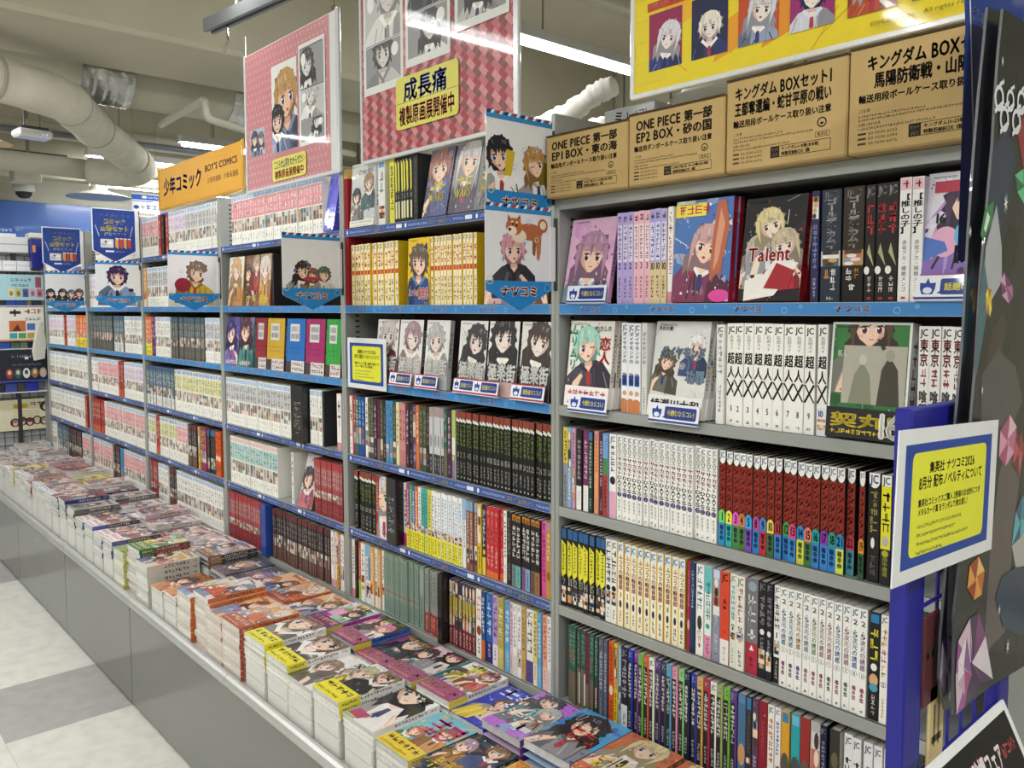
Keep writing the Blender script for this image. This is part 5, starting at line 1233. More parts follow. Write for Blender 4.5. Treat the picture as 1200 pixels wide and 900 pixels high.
# ------------------------------------------------------------------ face-out comics
W1 = '#f2f1ee'
FACES = {
 'p1': dict(h=.182, t=.013, lean=.2, bg='#e3b6d6', bg2='#d79ad0', hair=['#b58aa8'], cloth=['#8fc4e8'], long=True, size=.5, y=.02, spine='#d898c4', title=[('', .62, .2, .95, .25, '#4a3a5a')], desc='pink cover, lilac-haired girl in blue'),
 'p2': dict(h=.19, t=.014, lean=.08, bg='#4a72b4', bg2='#e0d6d0', hair=['#c9a0a4'], cloth=['#7a3a5a'], long=True, size=.34, y=.12, spine='#a9222c', extra=[('p', [(.66, .2), (.84, .3), (.96, .7), (.88, .98), (.74, .96), (.68, .6)], '#b5654a'), ('p', [(.72, .3), (.8, .4), (.88, .75), (.8, .9), (.74, .6)], '#d3977a'), ('e', .84, .06, .18, .06, '#d84a9a'), ('r', 0, .84, .55, .97, '#e8d84a')], title=[('', .06, .86, .62, .95, '#c02f5a')], n=2, desc='blue cover, girl beside a large red fish'),
 'p3': dict(h=.182, t=.016, lean=.14, bg='#17161a', bg2='#2a262a', hair=['#b9b0a4', '#d8c896', '#c4b49a'], cloth=['#ece8e6', '#d8dfe8', '#b02430'], size=.27, y=.22, skin='#ecd8c6', spine='#a0202a', extra=[('p', [(.1, .0), (.6, .05), (.95, .35), (.6, .42), (.4, .25), (.1, .2)], '#e8e4e0'), ('p', [(.42, .12), (.8, .1), (.9, .28), (.6, .36)], '#a0202c')], title=[('Talent', .12, .38, .82, .52, '#b02a34')], n=2, desc='black cover, pale figures and red script'),
 'p4': dict(h=.19, t=.014, lean=.14, bg='#e6e2ec', bg2='#b48ac8', hair=['#4a3350'], cloth=['#8a6ab8'], long=True, size=.4, y=.3, cx=.62, spine='#6a4a9a', extra=[('e', .3, .45, .2, .12, '#e3a9c8'), ('e', .55, .5, .13, .1, '#6fb4dc'), ('p', [(.0, .3), (.35, .38), (.3, .45), (0, .5)], '#4f74c0'), ('r', .1, .84, .45, .93, '#b53a4a')], title=[('16', .12, .6, .3, .68, '#3a3a44'), ('【推し', .3, .28, .98, .42, '#1f1c24'), ('赤坂アカ', .5, .2, .9, .25, '#5a5066')], band=('#a0548a', '#f4e4ee', '', .2), desc='white and violet cover, dark-haired girl, numbered 16'),
 'q1': dict(h=.184, t=.012, lean=.12, bg='#efe9e2', bg2='#dfe6dc', hair=['#9fd0c0'], cloth=['#4a4652'], long=False, size=.42, y=.26, spine='#e6ddd6', title=[('ムリムリ', .03, .42, .2, .96, '#4aa48c', True), ('恋人', .7, .5, .96, .82, '#c03a44', True), ('わたしの', .6, .88, .95, .95, '#4a8a7a')], band=('#f3ece6', '#b83a6a', '', .24), n=3, desc='cream cover, mint-haired girl'),
 'q2': dict(h=.186, t=.012, lean=.16, bg='#dcdcdb', bg2='#d0d0d2', patches=2, hair=['#6a5a46', '#e9e9ea'], cloth=['#6d6f62', '#3c4c78'], size=.22, y=.34, spine='#d6d6d4', title=[('平井大橋', .05, .9, .32, .95, '#26262a'), ('ダイヤモンド', .14, .6, .96, .74, '#7f9ab8'), ('の', .5, .5, .62, .58, '#5a5a60'), ('功罪', .64, .36, .98, .5, '#8aa6c4')], band=('#ecebe8', '#26242a', '綾瀬川大和', .22), n=3, desc='grey cover, ballplayers in caps'),
 'q3': dict(h=.186, t=.03, lean=.1, w=.127, bg='#3f7a44', bg2='#2f5a36', hair=['#5a4638'], cloth=['#7a7a72'], size=.34, y=.55, spine='#e6e6e4', extra=[('r', .17, .3, .96, .8, '#b3b0a2'), ('p', [(.26, .3), (.32, .55), (.42, .66), (.52, .55), (.56, .3)], '#8a8c78'), ('e', .42, .68, .05, .045, '#c9c5b8'), ('p', [(.62, .3), (.66, .6), (.75, .72), (.86, .6), (.9, .3)], '#4a463e'), ('e', .76, .72, .055, .05, '#a39e90'), ('p', [(.66, .76), (.58, .86), (.62, .86), (.7, .78)], '#3a3630'), ('f', 0, 0, 1, 1, .03, '#e9e9e7')], title=[('超人', .09, .7, .2, .76, '#dfe6dc')], band=('#2b2a2e', '#e2c83a', '契丸!!', .26), big16=True, desc='green cover with white border, two grey figures'),
 'r1': dict(h=.182, t=.03, lean=.06, bg='#c9cbc9', bg2='#b9c0c4', hair=['#2a2a2e', '#9a7a5a'], cloth=['#7d8a86', '#3f5f5c'], size=.24, y=.2, spine='#dcdcda', title=[('', .2, .82, .9, .9, '#8a8d92')], band=('#e4e2da', '#7a7a6a', '', .1), film=True, desc='grey cover in film, two small figures'),
 'r2': dict(h=.18, t=.013, lean=.2, bg='#5a5a86', bg2='#b07aa0', hair=['#a06a5a'], cloth=['#3f4a86'], long=False, size=.46, y=.16, spine='#2a2a30', title=[('10', .74, .84, .95, .94, '#e6d4d8'), ('WARS', .16, .22, .82, .36, '#ded23a'), ('', .16, .38, .84, .52, '#ded23a')], film=True, desc='film-wrapped violet cover, reddish-haired girl'),
 'r3': dict(h=.18, t=.013, lean=.2, bg='#8a8a94', bg2='#4a4a6a', hair=['#d8d4d4'], cloth=['#4a3a5a'], size=.46, y=.16, spine='#2a2a30', title=[('WARS', .16, .22, .82, .36, '#ded23a'), ('', .16, .38, .84, .52, '#ded23a')], film=True, n=2, desc='film-wrapped grey cover, pale-haired figure'),
 'r4': dict(h=.18, t=.013, lean=.2, bg='#6f746c', bg2='#c09aa8', hair=['#4a4a44'], cloth=['#6a6a70'], size=.42, y=.16, spine='#2a2a30', title=[('WARS', .16, .24, .82, .38, '#ded23a'), ('', .16, .4, .84, .54, '#ded23a')], film=True, desc='film-wrapped dull green cover beside the pennant'),
 's1': dict(h=.176, t=.013, lean=.03, bg='#e3bd22', bg2='#f0dc8a', hair=['#6a5a50'], cloth=['#33508c'], size=.5, y=.12, spine='#e3bd22', title=[('ふつうの', .05, .12, .5, .24, '#c03038'), ('軽音部', .5, .08, .98, .26, '#c03038'), ('4', .72, .8, .92, .92, '#26242a')], desc='yellow cover, girl in blue'),
 's2': dict(h=.176, t=.013, lean=.05, bg='#8a4a50', bg2='#e0c0b4', hair=['#3a2c2e'], cloth=['#c9a0a0'], size=.4, y=.1, spine='#5a2a30', title=[('', .1, .06, .9, .16, '#e6d8d0')], desc='dark red cover behind the dog pennant'),
 's3': dict(h=.176, t=.013, lean=.05, bg='#b07a5a', bg2='#e0c8a4', hair=['#5a3a2e'], cloth=['#a06a4a'], size=.4, y=.1, spine='#6a4a30', title=[('', .1, .06, .9, .16, '#3a2a24')], desc='tan cover behind the dog pennant'),
 'm1': dict(h=.176, t=.012, lean=.05, bg='#b9a0b4', bg2='#4a3a6a', hair=['#d0ccd8'], cloth=['#e6e4ea'], size=.5, y=.06, spine='#3f3560', title=[('', .2, .78, .9, .92, '#e8d8a0')], desc='lavender cover, white-haired figure'),
 'film': dict(h=.178, t=.02, lean=.18, bg='#4a4ad0', bg2='#8f8fe8', patches=6, hair=[], spine='#3a3ab8', title=[('', .2, .2, .8, .3, '#d8d8f4')], film=True, desc='blue film-wrapped cover'),
 'g1': dict(h=.18, t=.014, lean=.08, bg='#e3dfd8', bg2='#c9b07a', hair=['#caa26a'], cloth=['#c48a4a'], size=.5, y=.2, spine='#c09a4a', title=[('', .1, .05, .9, .2, '#a8842a')], film=True, desc='white and gold cover with golden figure'),
 'g2': dict(h=.18, t=.014, lean=.08, bg='#7f5148', bg2='#c9b08a', hair=['#4a3a34', '#b09a7a'], cloth=['#3a3a4a', '#b03a34'], size=.34, y=.26, spine='#a8322e', title=[('', .1, .05, .9, .22, '#d8b83a')], film=True, desc='brown and gold cover with two figures'),
 'g3': dict(h=.18, t=.014, lean=.08, bg='#b59a78', bg2='#e6d8b8', hair=['#d8cfc4'], cloth=['#c9a04a'], size=.46, y=.22, spine='#a8322e', title=[('', .1, .05, .9, .22, '#d8b83a')], film=True, desc='pale gold cover with white-haired figure'),
 'v1': dict(h=.18, t=.012, lean=.1, bg='#5a5490', bg2='#a99ac8', hair=['#3f3a70'], cloth=['#7a6ab0'], long=True, size=.5, y=.14, spine='#4a3f78', title=[('', .1, .02, .9, .12, '#e0d8ee')], desc='indigo cover, dark-haired girl'),
 'v2': dict(h=.18, t=.012, lean=.1, bg='#86748f', bg2='#4a4468', hair=['#5a3a4a'], cloth=['#4a8a86'], long=True, size=.5, y=.14, spine='#3f8a88', title=[('', .1, .02, .9, .12, '#e6d0d0')], desc='plum cover, girl with teal collar'),
 'u1': dict(h=.178, t=.012, lean=.25, bg='#d8d4d6', bg2='#5a6a80', hair=['#3c3c40'], cloth=['#c4707a'], size=.42, y=.1, spine='#4a4a50', title=[('', .1, .1, .9, .24, '#c0566a')], film=True, desc='grey and rose cover leaning over'),
}
for nm_, hx in (('bag_red', '#8f1d20'), ('bag_yellow', '#c9a222'), ('bag_blue', '#1f6ab8'), ('bag_magenta', '#a02060'), ('bag_green', '#2f9a36')):
    FACES[nm_] = dict(h=.178, t=.014, lean=.06, bag=hx, spine='#3a2a2c', film=True, desc='%s-bagged cover with barcode label' % nm_[4:])

def face_book(u, key, x0, x1):
    sp = FACES[key]; s = int(u[1]); z = SHELF_Z[s]
    w = sp.get('w', max(.1, x1 - x0) if u[0] in 'AB' else max(.06, x1 - x0)); w = min(w, .128)
    if key == 't1': w = .105
    if key == 'm1': w = .064
    x0 = max(x0, UNIT_X[u[0]] + .0145)
    h, t = sp['h'], sp['t']; rng = random.Random(hash_(u + key))
    n = sp.get('n', 1)
    lean = sp['lean']; yaw = rng.uniform(-.012, .012)
    for c in range(n):
        mb = MB(); th = .0006
        sd = C(sp['spine'])
        # jacket: front board, spine on the near side, back board
        mb.rbox(0, w, 0, th, 0, h, C(sp.get('bg', sp['spine'])), .0002)
        mb.box(0, w, t - th, t, 0, h, sd)
        mb.box(w - th, w, th, t - th, 0, h, sd)
        if 'bag' in sp:
            k = Ink(); k.rect(0, 0, w, h, sp['bag'])
            for j in range(5): k.line(rng.uniform(0, w), 0, rng.uniform(0, w), h, .002, mix(sp['bag'], '#ffffff', .16))
            k.greek(.1 * w, .36 * h, .8 * w, .38 * h, mix(sp['bag'], '#000000', .4), rng)
            k.greek(.1 * w, .44 * h, .8 * w, .46 * h, mix(sp['bag'], '#000000', .4), rng)
            barcode(k, .2 * w, .58 * h, .5 * w, .32 * h, rng)
            k.rect(0, 0, w, .2 * h, '#3a2a2e'); k.rect(.3 * w, 0, w, .22 * h, '#dcd4d4')
            k.greek(.35 * w, .12 * h, .95 * w, .2 * h, '#8a2f44', rng); k.greek(.35 * w, .03 * h, .95 * w, .1 * h, '#3a3438', rng)
            clip_ink(k, w, h)
        else: k = cover(w, h, sp, rng)
        k.put(mb, (0, 0, 0), (1, 0, 0), (0, 0, 1))
        q = Ink(); q.greek(.2 * t, .3 * h, .8 * t, .85 * h, mix(sp['spine'], '#ffffff' if sp['spine'] < '#9' else '#000000', .55), rng, True); q.put(mb, (w, 0, 0), (0, 1, 0), (0, 0, 1))
        dy = c * (t + .002) / math.cos(lean); dx = c * .0025
        o = mb.build('display_comic', M_FILM if sp.get('film') else M_PRINT, loc=(x0 + dx, .002 + dy, z + t * math.sin(lean) + .0008), rot=(-lean, 0, yaw))
        pg = MB(); pg.box(.001, w - th - .0004, th + .0002, t - th - .0002, .0015, h - .0015, C('#dedbd0')); pg.build('page_block', M_PAGE, o)
        if sp.get('band'):
            b = sp['band']; bh = b[3] * h
            bm = MB(); bm.box(-.0003, w + .0004, -.0027, -.0022, 0.0002, bh, C(b[0])); band_ink(w, bh, b[:3], rng).put(bm, (0, -.0027, 0), (1, 0, 0), (0, 0, 1))
            if sp.get('big16'):
                kk = Ink(); kk.text('16', .62 * w, .1 * bh, .97 * w, .95 * bh, '#f2f2f0', False, True); kk.put(bm, (0, -.003, 0), (1, 0, 0), (0, 0, 1))
            bm.box(w, w + .0004, -.0027, t, 0.0002, bh, C(b[0]))
            e = bm.build('paper_band', M_PRINT, o)
        shelf = SHELF_N[s] + ' shelf of ' + UNIT_N[u[0]]
        short = SHELF_N[s] + ' shelf'
        lab = 'face-out comic, %s' % sp['desc'] if c == 0 else 'comic %sbehind the face-out copy with %s' % ('' if c == 1 else 'farthest ', sp['desc'].split(',')[0])
        if n == 3 and c == 1: lab = 'middle copy of three face-out comics with %s' % sp['desc'].split(',')[0]
        tag(o, lab, 'book', 'comics shown face-out on the ' + shelf)

# the six black-and-white covers on the third shelf
T6 = [('t1', '#7a4a4a', ['#c9c4c0'], '#8a3a3a', 'white cover half behind the yellow notice'), ('t2', '#d8c8cc', ['#a58a94'], '#c9b0a8', 'white cover, mauve-haired girl'), ('t3', '#dfe0e2', ['#b9bcc0'], '#d4d6da', 'white cover, grey-haired figure with silver edge'),
      ('t4', '#c4c6c8', ['#3c3c40'], '#8f9296', 'grey cover, dark shaggy figure'), ('t5', '#f0f0f0', ['#26262a'], '#2a2a30', 'white cover, black-haired figure in black'), ('t6', '#eeeceb', ['#4a3a34'], '#2c2a2e', 'white cover, bald-browed man in black beside the post')]
for i, (kn, b2, hr, cl, ds) in enumerate(T6):
    FACES[kn] = dict(h=.18, t=.014, lean=.1, bg='#e9e7e6', bg2=b2, patches=2, hair=hr, cloth=[cl], size=.44, y=.26, skin='#ece0d8', spine='#2a2426' if i not in (2,) else '#c4c6c8',
                     title=[('極楽街', .04, .2, .96, .44, '#f4f4f2')], extra=[('r', 0, 0, 1, .2, ('#6a3a3a', '#b9a6ac', '#a9abb0', '#5a5c60', '#c0a0a0', '#3a3030')[i])], film=True, n=1, desc=ds)

def divider(u, text, x0, x1, tall=.01, col='#1c1b1e'):
    s = int(u[1]); z = SHELF_Z[s]
    mb = MB(); w = x1 - x0; h = .186
    mb.rbox(0, w, 0, .13, 0, h, C(col), .0008)
    if text:
        k = Ink(); k.text(text, w * .2, h * .16, w * .82, h * .72, '#ecebe8', True, True); k.put(mb, (0, 0, 0), (1, 0, 0), (0, 0, 1))
    o = mb.build('index_board', M_PLASTIC, loc=(x0, -.014, z + .0005))
    tag(o, '%s among comics, %s shelf of %s' % (('black white-lettered index board' if text else ('bare black index board' if col != '#2a4a9c' else 'blue index board')), SHELF_N[s], UNIT_N[u[0]]), 'divider', 'index boards between the comics')

for r in ROWS:
    if r[1] == 'run': place_run(r[0], r[2], r[3], r[4], r[5], r[6])
    elif r[1] == 'face': face_book(r[0], r[2], r[3], r[4])
    elif r[1] == 'div': divider(r[0], r[2], r[3], r[4])
    elif r[1] == 'div2': divider(r[0], r[2], r[3], r[4], col='#2a4a9c')
label_runs()
tag(BULK.build('shelved_comics', M_PRINT), 'packed rows of comic spines on the more distant shelves', 'books', 'comics on the far bookcases', 'stuff')
# ------------------------------------------------------------------ the low display tables in front of the bookcases
TT = .385
def table(x0, x1, joints, label):
    t = thing('display_table', label, 'table', (x0, -.2, 0), None, 'grey low display tables in one line')
    w = x1 - x0; g = C('#727370')
    mb = MB(); mb.box(0, w, -.19, .198, TT - .025, TT, C('#a6a7a4')); mb.build('top', M_STEEL, t)
    mb = MB(); mb.box(.0028, w - .0028, -.2, -.185, .016, TT - .02, g); mb.build('front_panel', M_DESK, t)
    mb = MB(); mb.box(.001, w - .001, -.18, .19, 0, TT - .026, C('#3a3b3a')); mb.box(.001, w - .001, -.19, -.18, 0, .016, C('#1c1c1c')); mb.build('carcass', M_STEEL, t)  # near-black strip paints the shade of the kick gap
    js = [0] + list(joints) + [w]
    prof = [(-.186, TT - .001), (-.186, TT + .005), (-.19, TT + .008), (-.198, TT + .007), (-.205, TT + .002), (-.2095, TT - .006), (-.2095, TT - .014), (-.206, TT - .022), (-.199, TT - .024), (-.199, TT - .018), (-.19, TT - .004)]
    for a, b in zip(js[:-1], js[1:]):
        mb = MB(); mb.prism(prof, (a + .0008, 0, 0), (0, 1, 0), (0, 0, 1), (b - a - .0016, 0, 0), C('#c3c4c2'))
        mb.build('edge_rail', M_ALU, t)
    return t
table(-1.68, .893, [.82], 'long glossy grey display table holding the nearest comic stacks')
table(-2.53, -1.68, [], 'short grey display table between two panel seams, next beyond the long one')
table(-3.42, -2.53, [], 'short grey display table below stacks with blue-and-white bands')
table(-4.69, -3.42, [], 'grey display table ending at the wire-grid end rack')

# covers of the stacked comics
K_ = {}
def K(key, bg, spine, hair, cloth, title=None, band=None, **kw):
    K_[key] = dict(bg=bg, spine=spine, hair=hair, cloth=cloth, title=title or [], band=band, **kw)
K('dad', '#efeeec', '#ecebe8', ['#8f7a66'], ['#7f7a74'], [('父', .62, .8, .86, .94, '#2a2628')], ('#e6dc2e', '#26241e', '', .3), bg2='#dcd9d6', patches=2, size=.62, y=.14, long=False, skin='#ecd0bd', desc='white cover, brown-haired face, yellow band')
K('dad2', '#efeeec', '#ecebe8', ['#7f6a55'], ['#4a4644'], [('父', .6, .78, .86, .94, '#2a2628')], ('#e6dc2e', '#26241e', '', .3), bg2='#dcd9d6', patches=2, size=.66, y=.12, long=False, skin='#ecd0bd', desc='white cover, larger brown-haired face, yellow band')
K('dadlow', '#e9e8e6', '#e6e5e2', ['#8a7460', '#9a9a86'], ['#6a665f', '#8a867c'], [('父', .6, .8, .84, .94, '#2a2628')], None, bg2='#d6d3d0', patches=2, size=.34, y=.12, long=False, skin='#ecd0bd', desc='low white cover without band, two grey-brown figures')
K('dadyel', '#efeeec', '#ecebe8', ['#b9b78f', '#8a735c'], ['#e0d63a', '#26242a'], [('父', .62, .8, .86, .94, '#2a2628')], ('#e6dc2e', '#26241e', '', .32), bg2='#dcd9d6', patches=2, size=.36, y=.26, long=False, skin='#ecd0bd', desc='white cover, two figures in black and yellow, yellow band')
K('dadblk', '#f0efed', '#ecebe8', ['#2b2a2e'], ['#e2dedb'], [('父', .6, .82, .84, .95, '#2a2628')], None, bg2='#c98a9c', patches=2, size=.6, y=.22, long=True, skin='#efd3bf', extra=[('p', [(.06, .06), (.4, .04), (.5, .2), (.1, .22)], '#b04a6a'), ('r', .05, .02, .3, .05, '#b7d23a')], desc='white cover, long black hair, pink corner')
K('sea', '#6fb8c8', '#5a4a40', ['#b06a5a', '#8a6a4a'], ['#8fb06a', '#c98a4a'], [('', .2, .68, .96, .92, '#c22f74'), ('', .24, .5, .9, .66, '#c22f74')], ('#e0c23a', '#3a2a2e', '', .26), bg2='#d9b89a', size=.24, y=.2, desc='teal cover with big magenta lettering')
K('night', '#24303a', '#1f2830', ['#a88aa0', '#7a5a3a'], ['#a8763a', '#3a4a7a'], [('', .1, .1, .75, .24, '#e6d22e'), ('', .16, .26, .8, .36, '#e6d22e')], None, bg2='#8a6a3a', size=.3, y=.36, extra=[('e', .2, .8, .03, .02, '#e6e6e6'), ('e', .8, .7, .03, .02, '#e6e6e6'), ('e', .5, .9, .02, .015, '#e6e6e6'), ('e', .9, .4, .03, .02, '#e6e6e6')], desc='dark starry cover with yellow lettering')
K('amber', '#d88a2e', '#b06a22', ['#3a2c28'], ['#c9a04a'], [('', .1, .1, .8, .24, '#3a2a1e')], None, bg2='#e6b85a', size=.4, y=.3, desc='amber cover at the corner by the blue post')
K('pinkmag', '#e6dcec', '#c44ab0', ['#8fd0b4', '#e6cf8a', '#4a4648'], ['#c84ab0', '#e6a0c8', '#8fd0b4'], [('', .3, .84, .9, .94, '#3a3438'), ('', .62, .7, .9, .8, '#3a3438')], ('#7a3a72', '#e6c85a', '', .3), bg2='#8fd0b8', size=.3, y=.34, bandspine='#d8c83a', desc='pale cover with mint and pink, magenta spine, purple band')
K('pinkblk', '#3a3c3a', '#2a5fb8', ['#e08fb0', '#26242a', '#d87aa0'], ['#c0708a', '#3a3a44', '#e6dcd8'], [('', .3, .86, .92, .95, '#8fb04a')], ('#a04a7c', '#e6c85a', 'TVアニメ', .3), bg2='#c07a8c', size=.3, y=.32, bandspine='#d8c83a', desc='dark cover with pink-haired girls, blue spine')
K('blkhair', '#a04a78', '#2a2830', ['#2b2a30'], ['#3f3f48'], [('', .1, .86, .9, .95, '#e6c85a')], ('#a04a7c', '#e6c85a', 'TVアニメ', .3), bg2='#d8744a', size=.5, y=.28, long=True, bandspine='#d8c83a', desc='purple cover, long black hair under orange edge')
K('tealsp', '#e3c3cc', '#4fb0aa', ['#2b2a30', '#33302e'], ['#5a8a8c', '#d0ccd0'], [('', .5, .86, .9, .94, '#c85a7a')], ('#a04a7c', '#e6c85a', 'TVアニメ', .3), bg2='#5a5a60', size=.36, y=.3, bandspine='#d8c83a', desc='rose cover, two dark-haired girls, turquoise spine')
K('whtyel', '#efeeec', '#e6e4e0', ['#4a4440', '#d6d83a', '#8a8a90', '#b0605a'], ['#8fa4d0', '#e0dc4a', '#c9c7c4', '#c05a5a'], [('', .1, .86, .92, .96, '#3a3438'), ('', .62, .66, .9, .74, '#8a8a2a')], ('#a04a7c', '#e6c85a', 'TVアニメ', .3), bg2='#e0dc5a', size=.26, y=.32, bandspine='#d8c83a', desc='white cover crowded with yellow and blue figures')
K('banana', '#2638b8', '#22329a', ['#6a4a3a'], ['#e0c8b4'], [('', .1, .74, .95, .95, '#eef0f6'), ('', .5, .5, .96, .7, '#eef0f6')], None, bg2='#3a58d0', size=.26, y=.26, extra=[('p', [(.02, .02), (.12, .0), (.3, .3), (.2, .4)], '#d8c04a'), ('p', [(.14, .0), (.24, .0), (.4, .3), (.3, .38)], '#e2cc5a'), ('p', [(.26, .0), (.36, .02), (.48, .3), (.4, .38)], '#d0b440'), ('p', [(.38, .02), (.46, .04), (.56, .3), (.48, .36)], '#e2cc5a'), ('p', [(.5, .42), (.9, .5), (.92, .6), (.5, .54)], '#e0b0a0')], desc='ultramarine cover with yellow bananas')
K('violet', '#b96fd6', '#6a3a8c', ['#2c2c34', '#4a4a54', '#a9b4b0'], ['#6f747a', '#6fb8c4', '#8a9490'], [('', .06, .34, .7, .46, '#f2f2f4'), ('', .5, .12, .96, .28, '#f2f2f4')], None, bg2='#7ac0cc', size=.3, y=.3, film=True, desc='orchid cover with white brush lettering')
K('bluered', '#4aa0d8', '#3a6ab0', ['#2a2426'], ['#8f8a90'], [('1', .1, .72, .22, .9, '#20242c'), ('', .3, .5, .8, .64, '#d0322e'), ('', .36, .36, .9, .48, '#d0322e')], None, bg2='#2a62c4', size=.5, y=.14, film=True, long=True, desc='sky-blue cover with jagged red lettering')
K('orgyel', '#d0744a', '#a8502e', ['#e0cf9c'], ['#d8d0c8'], [('', .08, .16, .66, .3, '#ead42e'), ('', .14, .34, .8, .42, '#ead42e')], None, bg2='#c0603a', size=.44, y=.34, long=True, film=True, desc='orange cover with yellow lettering and pale-haired face')
K('orange', '#dfa06a', '#cf6a2e', ['#c9a58a', '#e6dcd4'], ['#8fa0b8', '#c8643a'], [('', .05, .84, .8, .96, '#f0e8e0')], ('#b0533a', '#e8d0b8', '', .26), bg2='#efe6de', size=.3, y=.24, desc='orange cover, pale figures, brown-red band')
K('orange2', '#e0b48a', '#c8601e', ['#b07a5a', '#6a4a3a'], ['#d8d6dc', '#7f94b4'], [('', .3, .84, .95, .94, '#d8542e')], None, bg2='#f0ebe6', size=.32, y=.1, desc='orange-edged cream cover')
K('orgblue', '#dcd4d0', '#cf6a2e', ['#d8c8a4', '#5a7a9c'], ['#7f9cc0', '#c85a3a'], [('', .1, .86, .7, .95, '#d8862e')], None, bg2='#8fa8c4', size=.34, y=.1, desc='white and blue cover with orange spine')
K('brownlow', '#8a4a34', '#5a3424', ['#3a2c28'], ['#c98a5a'], [('', .1, .8, .9, .92, '#e0a45a')], None, bg2='#c9804a', size=.36, y=.12, desc='low brown cover')
K('cream', '#d8d0b4', '#c9c4bc', ['#5a4a40', '#c9a06a'], ['#6a7ab0', '#c06a7a'], [('', .1, .84, .9, .95, '#c83a7a'), ('', .4, .7, .9, .8, '#d8c83a')], None, bg2='#e6dc9a', size=.28, y=.16, desc='cream cover, blue and pink lettering')
K('greenred', '#6fae86', '#7a2226', ['#c9584a', '#e6d8a0'], ['#e0d05a', '#4a7a5a'], [('', .3, .84, .95, .95, '#e6d23a')], ('#3f7a44', '#e6e0a0', '', .3), bg2='#d8e0c4', size=.3, y=.34, bandspine='#2f6a34', desc='green and cream cover, dark red spines')
K('greyvio', '#5a5862', '#3a3840', ['#8a7a94'], ['#3a3a44'], [('', .5, .7, .95, .9, '#e6e4ea')], None, bg2='#8a8694', size=.4, y=.1, desc='charcoal cover with white lettering')
K('darkgrey', '#4f4f58', '#3a3a40', ['#b59a8c'], ['#6a6a78'], [('', .45, .66, .96, .86, '#e0dee6')], None, bg2='#77757f', size=.4, y=.08, desc='dark grey cover')
K('bluebrn', '#8fa8c8', '#33302e', ['#3a3434', '#e0c4a4'], ['#4a5a8c', '#c0b0b0'], [('', .1, .84, .9, .95, '#3a5ab0')], ('#8a5a3a', '#e6d8c4', '', .28), bg2='#e6dcd0', size=.3, y=.3, desc='blue-grey cover with brown band')
K('mixwht', '#e0dedb', '#c8c4c0', ['#8a6a5a', '#b08a9a', '#5a5a60'], ['#b0707a', '#7a8ab0', '#c9c4be'], [('', .1, .84, .9, .95, '#a83a4a')], None, bg2='#c9aab0', size=.26, y=.14, desc='white cover with muddled small figures')
K('mixpink', '#d8c8cc', '#b9a4a8', ['#6a4a4a', '#c9a4a4'], ['#8a4a5a', '#9a9aa4'], [('', .1, .84, .9, .95, '#8a2a3a'), ('', .1, .1, .9, .2, '#f0ecea')], None, bg2='#b08a90', size=.3, y=.16, desc='dusky pink cover with white lettering')
K('bandpink', '#cfc6c6', '#3a3a40', ['#7a6a64', '#4a4448'], ['#8a8a90', '#a05a64'], [('', .1, .84, .9, .95, '#3a3438')], ('#ece6e4', '#b0404a', '', .3), bg2='#8f8a8a', size=.3, y=.34, bandspine='#2f5fae', desc='grey-pink cover with white and red band')
K('navyblk', '#4a4658', '#262c60', ['#c9a08a', '#3a3a48'], ['#8a3a44', '#6a7a9c'], [('', .5, .8, .95, .94, '#d85a3a')], None, bg2='#8f7a86', size=.3, y=.16, desc='dusky cover with navy spine and red corner')
K('silverblk', '#a9a8a6', '#55524e', ['#5a5654'], ['#7a7874'], [('', .1, .8, .9, .9, '#3a3836')], None, bg2='#c9c7c2', size=.3, y=.2, desc='silver-grey cover with dark foot')
K('bluelab', '#c9b4b0', '#b0a4a0', ['#7a5a50', '#c0a090'], ['#a06a64', '#8a8a94'], [('', .1, .86, .9, .95, '#8a4a44')], ('#eceef2', '#2a3f9a', '', .2), bg2='#d0c4c0', size=.28, y=.26, desc='rosy cover with blue-lettered white band')
K('yelgrn', '#d8cf7a', '#b8b45a', ['#7a6a44'], ['#8aa45a'], [('', .1, .8, .9, .92, '#8a6a2a')], None, bg2='#c9d09a', size=.3, y=.16, desc='yellow-green cover')
K('pale', '#d4d4d2', '#b9b9b7', ['#8a8684'], ['#9a9aa0'], [('', .1, .8, .9, .92, '#5a6aa0')], None, bg2='#c0c2c4', size=.3, y=.16, desc='pale grey cover')
K('redmix', '#b07a74', '#6a2a2c', ['#4a3434'], ['#8a3a3c'], [('', .1, .8, .9, .92, '#e0d04a')], None, bg2='#8a5a5a', size=.3, y=.16, desc='dull red cover')

